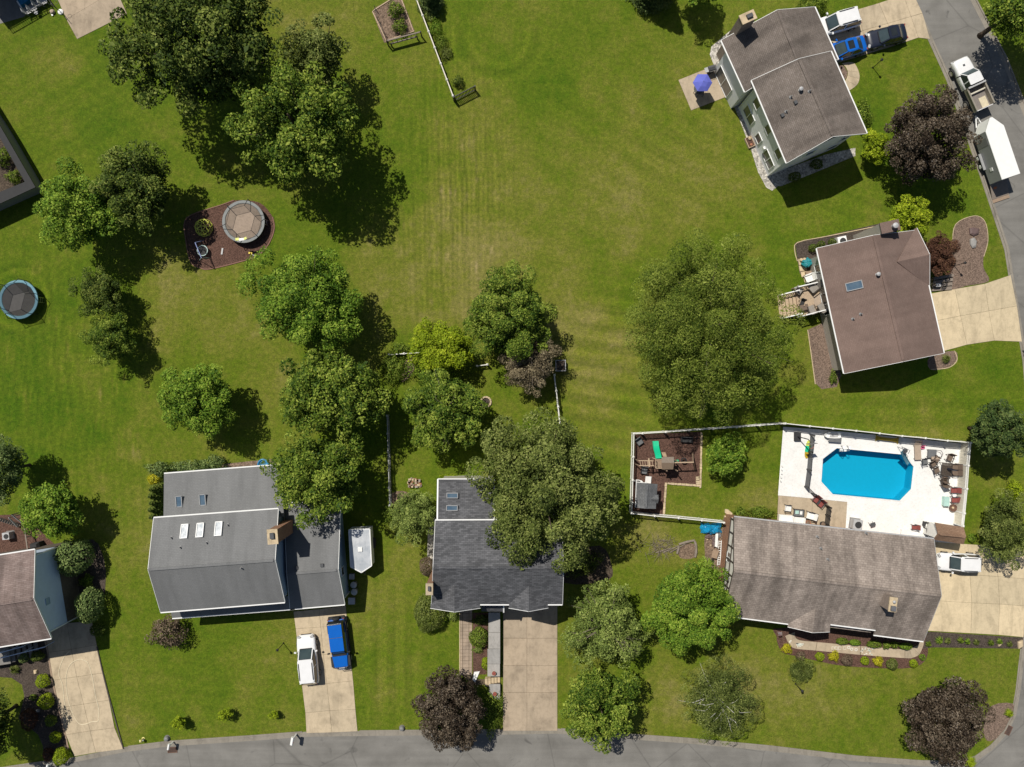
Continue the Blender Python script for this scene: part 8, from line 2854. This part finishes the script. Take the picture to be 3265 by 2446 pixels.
def conifer(label, px, r_px, h, mat, seed=1, name='conifer_tree', leaf=0.22, dens=1.0, group=None, tip=0.06, layers=None):
    r = np.random.default_rng(seed)
    zc = h * 0.35
    rad = r_px * (1 - zc / CAMH) / PPM
    base = W(px, zc)
    root = thing(name, label, 'tree', (base.x, base.y, 0), 0, group)
    C, Nn, Sz, Ti = [], [], [], []
    layers = layers or max(7, int(h * 1.7))
    for li in range(layers):
        f = (li + 0.3) / layers
        z = h * (0.06 + 0.92 * f)
        R = rad * (1 - f) ** 0.85 + tip
        nb = max(4, int(9 + 8 * (1 - f)))
        for b in range(nb):
            a = 6.283 * (b + r.uniform(-0.25, 0.25)) / nb + li * 0.7
            Rb = R * r.uniform(0.75, 1.12)
            m = int(dens * (10 + Rb * 34 / (leaf / 0.22)))
            t = r.uniform(0.12, 1, m) ** 0.7
            sw = r.normal(size=m) * 0.11 * Rb * (0.4 + t)
            p = np.stack([math.cos(a) * Rb * t - math.sin(a) * sw, math.sin(a) * Rb * t + math.cos(a) * sw,
                          z - 0.28 * Rb * t + 0.12 * Rb * t ** 3 + r.normal(size=m) * 0.05 * rad], 1)
            C.append(p)
            Nn.append(np.stack([math.cos(a) * np.ones(m) * 0.5, math.sin(a) * np.ones(m) * 0.5, np.ones(m)], 1) + r.normal(size=(m, 3)) * 0.45)
            Sz.append(leaf * r.uniform(0.6, 1.4, m))
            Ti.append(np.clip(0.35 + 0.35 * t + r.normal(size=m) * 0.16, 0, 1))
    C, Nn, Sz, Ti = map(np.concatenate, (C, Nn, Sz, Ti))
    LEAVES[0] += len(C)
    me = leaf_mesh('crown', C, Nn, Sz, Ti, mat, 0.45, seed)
    o = bpy.data.objects.new('crown', me)
    COL.objects.link(o)
    o.parent = root
    o['kind'] = 'stuff'
    MB().tube([(0, 0, 0), (0, 0, h * 0.5), (0, 0, h * 0.97)], [h * 0.02 + 0.05, h * 0.012 + 0.03, 0.02], 8).build('trunk', 'bark', root)
    return root


# ---------- trees
tree('huge dark green maple at the corner of the concrete sports pad', (635, 130), 292, 255, 16, 'leaf_dark', 0.34, 64, 0.19, 0.5, 11, shell=(0.5, 0.95), low=-0.35, trunk=0.38, limbs=14, bare=0.12)
tree('tall mid green maple shading the lawn above the round mulched play area', (945, 400), 205, 205, 13.5, 'leaf_green', 0.34, 46, 0.22, 0.42, 12, shell=(0.45, 0.95), low=-0.35, trunk=0.28, limbs=12, bare=0.12)
tree('olive brown tree wedged between the huge dark maple and the tall green maple', (1005, 175), 110, 115, 10, 'leaf_olive', 0.25, 30, 0.24, 0.4, 13, shell=(0.4, 0.95))
tree('yellow green broadleaf tree leaning against a darker tree left of the play area', (250, 668), 140, 140, 9, 'leaf_bright', 0.25, 34, 0.25, 0.5, 14, trunk=0.16)
tree('dense dark tree touching the yellow green one left of the play area', (425, 598), 140, 142, 8.8, 'leaf_dark', 0.26, 38, 0.23, 0.5, 15, trunk=0.2)
tree('small dark crabapple, the upper of two in line on the left lawn', (318, 935), 82, 80, 5.6, 'leaf_dark', 0.17, 24, 0.27, 0.42, 16, shell=(0.4, 0.95))
tree('small green crabapple, the lower of two in line on the left lawn', (350, 1080), 88, 92, 5.8, 'leaf_green', 0.17, 26, 0.26, 0.42, 17, shell=(0.4, 0.95))
tree('round bright green tree alone on the lawn behind the grey-roofed house', (635, 1282), 128, 136, 7.6, 'leaf_bright', 0.24, 34, 0.24, 0.5, 18, trunk=0.15)
tree('light green maple touching the lower edge of the round play area', (972, 955), 198, 186, 10.5, 'leaf_bright', 0.24, 46, 0.21, 0.40, 19, shell=(0.4, 0.98), trunk=0.2, limbs=12)
tree('glossy green maple standing by the picket corner of the middle lot', (1058, 1252), 172, 170, 10.5, 'leaf_green', 0.30, 42, 0.22, 0.45, 20, trunk=0.2)
tree('broad tree leaning over the roof of the grey house', (1010, 1513), 176, 154, 10, 'leaf_green', 0.27, 44, 0.22, 0.40, 21, shell=(0.4, 0.98), trunk=0.19)
tree('drooping green tree with brown flecks beside the stone fire ring', (1420, 1310), 145, 148, 8.4, 'leaf_green', 0.24, 36, 0.23, 0.5, 22, droop=0.4, trunk=0.16, twigs=(14, 0.02, 'twig'))
tree('dense deep green tree beside the brown withered tree', (1622, 1005), 160, 158, 8.6, 'leaf_green', 0.22, 40, 0.22, 0.55, 23, trunk=0.18)
tree('lime yellow small tree in front of the white picket run', (1408, 1108), 112, 94, 5.2, 'leaf_yellow', 0.20, 30, 0.25, 0.5, 24)
tree('withered brown twiggy tree beside the dark compost box', (1690, 1160), 92, 105, 6, 'leaf_dead', 0.16, 28, 0.27, 0.36, 25, shell=(0.35, 1.0), twigs=(40, 0.02, 'twig'))
tree('large olive green tree overhanging the charcoal roof', (1735, 1560), 245, 255, 12.5, 'leaf_olive', 0.25, 70, 0.19, 0.42, 26, shell=(0.45, 0.98), trunk=0.3, limbs=16, rough=0.16)
tree('very wide feathery olive tree standing alone between the open lawns', (2255, 1045), 268, 290, 14, 'leaf_feather', 0.20, 100, 0.20, 0.42, 27, shell=(0.35, 0.98), trunk=0.34, limbs=8, rough=0.06, droop=0.5, aspect=0.4, twigs=(20, 0.018, 'twig'))
tree('small grey green tree against the side wall of the charcoal-roofed house', (1320, 1640), 88, 92, 5.6, 'leaf_grey', 0.18, 26, 0.27, 0.42, 28, shell=(0.35, 1.0))
tree('vivid green locust tree overhanging the end of the ranch roof', (2200, 1935), 158, 160, 8.8, 'leaf_bright', 0.20, 54, 0.20, 0.55, 29, trunk=0.18, rough=0.12)
tree('pale yellow green sparse tree between the concrete drive and the locust', (1930, 1990), 140, 150, 7.4, 'leaf_grey', 0.21, 40, 0.22, 0.36, 30, shell=(0.3, 1.0), twigs=(40, 0.022, 'twig'))
tree('green street tree hanging over the kerb beside the concrete drive', (1912, 2250), 140, 140, 8, 'leaf_green', 0.24, 38, 0.23, 0.5, 31, trunk=0.16)
tree('thin weeping birch with white branches at the kerb', (2290, 2240), 118, 140, 8.4, 'leaf_olive', 0.16, 50, 0.22, 0.30, 32, shell=(0.3, 1.05), droop=0.7, aspect=0.4, bark='birch', twigs=(16, 0.024, 'birch'))
tree('purple leaved maple hanging over the kerb by the brick walk', (1440, 2265), 122, 145, 7, 'leaf_purple', 0.20, 44, 0.22, 0.5, 33, trunk=0.15, rough=0.14)
tree('purple leaved maple on the street corner by the storm drain', (3015, 2300), 140, 145, 7.2, 'leaf_purple', 0.20, 46, 0.22, 0.48, 34, trunk=0.16, rough=0.24)
tree('large purple maple beside the parked pickup and its trailer', (2962, 440), 148, 170, 9, 'leaf_purple', 0.21, 54, 0.2, 0.5, 35, trunk=0.2, rough=0.12)
tree('small red brown Japanese maple against the front of the brown-roofed house', (2994, 812), 55, 82, 3.6, 'leaf_redbrown', 0.14, 26, 0.27, 0.6, 36)
tree('chartreuse round tree at the gable corner below the white two-storey house', (2897, 690), 76, 62, 4.6, 'leaf_yellow', 0.2, 24, 0.28, 0.6, 37)
tree('chartreuse upright shrub touching the big purple maple', (2790, 470), 44, 62, 3.8, 'leaf_yellow', 0.18, 20, 0.3, 0.6, 38)
tree('dark feathery cypress at the right edge beyond the pool fence', (3190, 1375), 92, 105, 9, 'leaf_spruce', 0.23, 36, 0.24, 0.6, 39, rough=0.16, droop=0.3)
tree('gold tinged loose shrub tree beside the ranch drive', (3205, 1690), 84, 130, 4.6, 'leaf_olive', 0.16, 30, 0.25, 0.42, 40, shell=(0.3, 1.0))
tree('bright shrubby tree on the fenced lawn next to the mulched play yard', (2318, 1455), 74, 76, 4.2, 'leaf_bright', 0.19, 26, 0.27, 0.5, 41)
tree('dark street tree across the road in the upper right corner', (3265, 10), 120, 110, 12, 'leaf_green', 0.26, 34, 0.25, 0.5, 42, trunk=0.25)
tree('leafy tree at the upper edge left of the two-storey house', (2230, -60), 80, 75, 7, 'leaf_bright', 0.22, 28, 0.27, 0.5, 43)
conifer('smooth dark spruce at the upper edge of the open lawn', (2090, -70), 80, 8.5, 'leaf_spruce', 44, dens=1.5)
conifer('narrow dark evergreen at the upper end of the white boundary fence', (1372, -6), 44, 3.6, 'leaf_spruce', 45, leaf=0.16, dens=1.3)
tree('grey green tree on the left edge above the round yellow green tree', (-5, 1500), 80, 125, 8.5, 'leaf_bluegreen', 0.20, 34, 0.24, 0.5, 46)
tree('round yellow green tree beside the small deck of the brown-roofed two-level house', (168, 1630), 100, 96, 7, 'leaf_bright', 0.26, 34, 0.25, 0.6, 47, rough=0.1)
bush('large clipped oval bush, the upper of two by the blue gable', (237, 1775), 52, 58, 4.0, 'leaf_bluegreen', 0.22, 48, name='clipped_shrub', cat='shrub')
bush('large clipped oval bush, the lower of two by the blue gable', (287, 1930), 38, 56, 3.6, 'leaf_bluegreen', 0.19, 49, name='clipped_shrub', cat='shrub')
tree('dark tree filling the lower left corner', (-70, 2330), 110, 130, 10, 'leaf_dark', 0.26, 30, 0.25, 0.55, 50)
bush('brown dried ornamental tree in front of the grey-roofed house', (535, 2015), 58, 52, 2.8, 'leaf_brown', 0.17, 51, tight=False, name='ornamental_tree', cat='tree')
G3 = 'young trees in a row on the front lawn'
for i, (px, r_) in enumerate([((571, 2305), 25), ((718, 2278), 23), ((873, 2279), 17)]):
    tree('small lime green sapling in the row on the front lawn of the grey-roofed house', px, r_, r_ * 0.9, 2.0 if i < 2 else 1.4, 'leaf_yellow', 0.13, 12, 0.36, 0.55, 52 + i, trunk=0.04, group=G3, name='sapling')
tree('weeping grassy shrub with two tufts on the ranch front lawn', (2556, 2140), 52, 40, 1.9, 'leaf_olive', 0.14, 14, 0.32, 0.5, 56, droop=0.8, aspect=0.3, trunk=0.05, name='weeping_shrub', cat='shrub')

# ---------- shrubs
B_ = bush
B_('loose rhododendron at the rear corner of the grey-roofed house', S('02', 1360, 740), 38, 24, 1.6, 'leaf_bluegreen', 0.16, 60, tight=False)
B_('long leafy shrub along the rear eave of the grey-roofed house', S('02', 1600, 720), 68, 18, 1.4, 'leaf_bluegreen', 0.16, 61, tight=False)
B_('leafy shrub below the shaded tree at the rear of the grey-roofed house', S('02', 1830, 690), 42, 24, 1.7, 'leaf_bluegreen', 0.16, 62, tight=False)
B_('golden clipped bush at the rear corner of the grey-roofed house', S('02', 1325, 830), 20, 19, 1.3, 'leaf_gold', 0.12, 63)
for i in range(5):
    conifer('small dark cone evergreen in the row along the grey house wing', S('02', 1345 - (i % 2) * 8, 905 + i * 58), 23, 2.6, 'leaf_dark', 64 + i, name='cone_evergreen', leaf=0.13, dens=0.8, group='cone evergreens along the wing wall')
B_('brown clipped bush below the side chimney path of the charcoal-roofed house', S('12', 1470, 1580), 24, 30, 1.6, 'leaf_brown', 0.10, 70)
B_('large olive clipped bush in front of the side chimney', S('13', 1492, 335), 50, 60, 2.4, 'leaf_olive', 0.13, 71)
B_('small grey shrub under the front gable corner beside the large olive bush', S('13', 1690, 350), 22, 18, 0.9, 'leaf_grey', 0.10, 72, tight=False)
B_('dark green rounded shrub in the raised bed by the brick walk', S('13', 1915, 545), 30, 32, 1.5, 'leaf_green', 0.12, 73)
B_('variegated pale plant in the raised bed below the dark green shrub', S('13', 1910, 650), 17, 12, 0.5, 'leaf_grey', 0.10, 74, tight=False)
B_('tiny golden cushion shrub in the raised bed by the steps', S('13', 1982, 768), 16, 20, 0.8, 'leaf_yellow', 0.09, 75)
B_('shaded green shrub under the purple maple beside the lower steps', S('13', 2030, 1180), 34, 70, 1.4, 'leaf_green', 0.13, 76, tight=False)
B_('shaded shrub beneath the porch gable of the charcoal-roofed house', S('13', 1940, 395), 30, 16, 1.0, 'leaf_dark', 0.12, 77, tight=False)
B_('leafy shrub row behind the taupe-roofed house', S('30', 390, 40), 48, 30, 2.0, 'leaf_green', 0.15, 78, tight=False)
B_('tall leafy shrub against the front wall of the white two-storey house', S('30', 828, 985), 26, 48, 1.8, 'leaf_green', 0.14, 79, tight=False)
for i, (x, y) in enumerate([(240, 1520), (430, 1410)]):
    B_('dark rounded shrub in the shaded white stone bed below the gable', S('30', x, y), 20, 16, 1.0, 'leaf_dark', 0.12, 80 + i, group='shrubs in the shaded stone bed')
for i, (x, y, r_) in enumerate([(395, 487, 13), (467, 460, 13), (563, 437, 13)]):
    B_('small dark clipped ball in the bed at the rear corner of the brown-roofed house', S('31', x, y), r_, r_, 0.85, 'leaf_dark', 0.09, 84 + i, group='clipped balls behind the brown-roofed house')
B_('small bright shrub at the shaded corner of the bed below the deck', S('31', 570, 1600), 12, 22, 0.7, 'leaf_green', 0.09, 88, tight=False)
tuft('golden grass clump in the small bed beside the garage of the brown-roofed house', S('31', 1525, 1440), 19, 0.6, 'leaf_olive', 150, 89)
# ranch front: clipped hedges against the house
gh = 'clipped hedges below the ranch front eave'
for i, (x, y, rx, ry, mt) in enumerate([(1000, 375, 20, 10, 'leaf_green'), (1178, 392, 18, 9, 'leaf_bright'), (1452, 418, 23, 11, 'leaf_green'), (1898, 445, 22, 10, 'leaf_bright')]):
    B_('%s clipped flat-topped hedge between walk and ranch wall, %s' % (('dark green', 'bright green')[i % 2], ('beside the first chalk grid', 'next to the porch gable side', 'the longest of the row', 'at the walk curve end')[i]), S('fc', x, y), rx, ry, 0.9, mt, 0.09, 90 + i, name='hedge', cat='hedge')
for i, (x, y) in enumerate([(1628, 432), (1742, 425)]):
    B_('small loose rhododendron between the clipped hedges of the ranch front', S('fc', x, y), 12, 11, 0.8, 'leaf_green', 0.12, 95 + i, tight=False, group='rhododendrons of the ranch front')
for i, (x, y, r_, mt, h_) in enumerate([(215, 480, 16, 'leaf_gold', .8), (412, 585, 15, 'leaf_brown', .8), (683, 592, 14, 'leaf_yellow', .8), (880, 590, 17, 'leaf_gold', .85), (1070, 645, 18, 'leaf_brown', .9),
                                       (1318, 650, 13.5, 'leaf_yellow', .75), (1505, 662, 16, 'leaf_gold', .85), (1703, 700, 18, 'leaf_olive', .9), (2005, 690, 13, 'leaf_yellow', .7), (2128, 600, 10, 'leaf_bright', .5)]):
    kind = {'leaf_gold': 'golden yellow', 'leaf_brown': 'brownish barberry', 'leaf_yellow': 'lime green', 'leaf_olive': 'dull olive', 'leaf_bright': 'loose bright green'}[mt]
    g_ = {'leaf_gold': 'golden bushes in the ranch front bed', 'leaf_brown': 'barberries in the ranch front bed', 'leaf_yellow': 'lime bushes in the ranch front bed'}.get(mt)
    B_('round %s bush in the mulch bed along the curved ranch walk' % kind, S('fc', x, y), r_, r_, h_, mt, 0.09, 100 + i, group=g_, tight=mt != 'leaf_gold')
for i, (x, y, r_) in enumerate([(1375, 590, 12), (1470, 560, 16), (1540, 565, 14), (1650, 560, 14), (1710, 570, 12), (1785, 575, 13), (1910, 580, 12), (1985, 570, 12), (2070, 590, 12)]):
    tuft('loose green clump in the mulch strip below the ranch drive', S('33', x, y), r_, 0.55, ('leaf_green', 'leaf_bright', 'leaf_olive')[i % 3], 110, 120 + i, group='clumps below the ranch drive')
tuft('yellow green clump at the street corner bed beside the purple maple', S('33', 2060, 1180), 18, 0.7, 'leaf_yellow', 160, 131)
tuft('lime green clump at the kerb under the corner purple maple', S('33', 1730, 1600), 26, 0.6, 'leaf_yellow', 200, 132)
tuft('long grassy clump beside the pool shed', S('32', 1860, 1320), 22, 0.8, 'leaf_bright', 160, 133)
B_('low yellow green bush at the corner of the brown pool shed', S('32', 1765, 1335), 14, 14, 0.7, 'leaf_bright', 0.1, 134)
B_('pale lime shoot shrub above the gold tinged shrub tree', S('32', 2130, 920), 22, 30, 1.8, 'leaf_yellow', 0.14, 135, tight=False)
B_('overgrown green bush behind the ranch beside the patio', S('tarp', 1560, 110), 40, 22, 1.2, 'leaf_green', 0.13, 136, tight=False)
B_('low green bush at the rear corner of the ranch by the rock slabs', S('tarp', 1130, 110), 26, 18, 0.8, 'leaf_green', 0.12, 137, tight=False)
# far-left front garden
for i, (x, y, rx, ry, mt, lb, h_) in enumerate([
    (365, 920, 22, 22, 'leaf_yellow', 'round clipped green bush, the first in line from the shaded steps', 1.1),
    (392, 1093, 25, 25, 'leaf_yellow', 'largest round clipped green bush beside the looped-line drive', 1.2),
    (282, 1058, 11, 10, 'leaf_green', 'tiny dark cushion bush between two larger ones in the mulch garden', 0.6),
    (245, 1250, 26, 36, 'leaf_redbrown', 'red brown lace-leaf bush in the mulch garden', 1.1),
    (435, 1258, 18, 18, 'leaf_green', 'dark green cushion bush beside the drive, below the largest bush', 0.9),
    (475, 1400, 18, 18, 'leaf_yellow', 'round green cushion bush above the kerbside pair', 0.9),
    (522, 1567, 23, 28, 'leaf_yellow', 'bright yellow green clipped egg bush at the kerb', 1.4),
    (415, 1550, 18, 22, 'leaf_redbrown', 'reddish small bush beside the egg bush at the kerb', 0.8),
    (205, 718, 14, 16, 'leaf_bluegreen', 'grey blue shrub in the shade of the front steps', 1.2),
    (320, 705, 20, 16, 'leaf_dark', 'dark shrub in the house shade beside the drive', 1.2)]):
    B_(lb, S('03', x, y), rx, ry, h_, mt, 0.10, 140 + i)
tuft('straw coloured grass clump in the mulch garden by the steps', S('03', 145, 808), 20, 0.6, 'leaf_olive', 160, 152)
B_('dark shrub in the shade beside the blue gable between the oval bushes', S('03', 740, 60), 22, 20, 1.2, 'leaf_green', 0.13, 153, tight=False)
B_('dark shaded shrub at the head of the looped-line drive', S('03', 840, 480), 24, 22, 1.1, 'leaf_dark', 0.13, 154)
# planted yard inside the grey wall
B_('shaded shrub inside the grey-walled yard near its corner', (45, 565), 24, 22, 1.3, 'leaf_green', 0.14, 155, tight=False)
B_('leafy shrub inside the grey-walled yard at the photo edge', (5, 500), 34, 30, 1.5, 'leaf_green', 0.15, 156, tight=False)
# middle lot
B_('leafy climber bush beside the white picket corner', S('11', 1240, 1350), 30, 18, 1.4, 'leaf_green', 0.16, 157, tight=False)
B_('green shrub bed inside the picket corner', S('11', 1190, 1520), 42, 52, 1.6, 'leaf_green', 0.15, 158, tight=False)
B_('bright green shrub between the picket corner and the lime tree', S('11', 1550, 1520), 74, 62, 2.6, 'leaf_bright', 0.18, 159, tight=False)
B_('small shrub by the round black pot', S('12', 1150, 1130), 26, 30, 1.0, 'leaf_green', 0.14, 160, tight=False)
B_('dark rhododendron bank beside the charcoal-roofed house under the olive tree', S('22', 600, 1540), 60, 48, 1.6, 'leaf_dark', 0.15, 161, tight=False)
B_('yellow flowered low shrub behind the rear wing', S('12', 1975, 780), 10, 14, 0.6, 'leaf_gold', 0.09, 162, tight=False)
B_('low green border shrub along the rear wing wall', S('12', 1680, 812), 36, 9, 0.5, 'leaf_yellow', 0.10, 163, tight=False)
# top: garden plants and fence border
B_('tall leafy vegetable clump, the larger in the soil bed', S('g', 600, 230), 27, 26, 1.3, 'leaf_green', 0.13, 164, tight=False)
B_('smaller vegetable clump at the lower end of the soil bed', S('g', 700, 620), 24, 24, 1.0, 'leaf_green', 0.12, 165, tight=False)
for i, (x, y, rx, ry) in enumerate([(1400, 330, 16, 26), (1540, 640, 22, 30), (1660, 1000, 22, 30), (1780, 1250, 20, 24)]):
    B_(('grey green', 'bright green', 'dark green', 'dull olive')[i] + ' low plant in the border along the cream boundary fence', S('g', x, y), rx, ry, 0.5, ('leaf_grey', 'leaf_bright', 'leaf_green', 'leaf_olive')[i], 0.12, 166 + i, tight=False, group='border plants along the boundary fence')
B_('dark bush at the black picket gate', S('10', 1740, 700), 18, 18, 0.9, 'leaf_dark', 0.12, 171, tight=False)
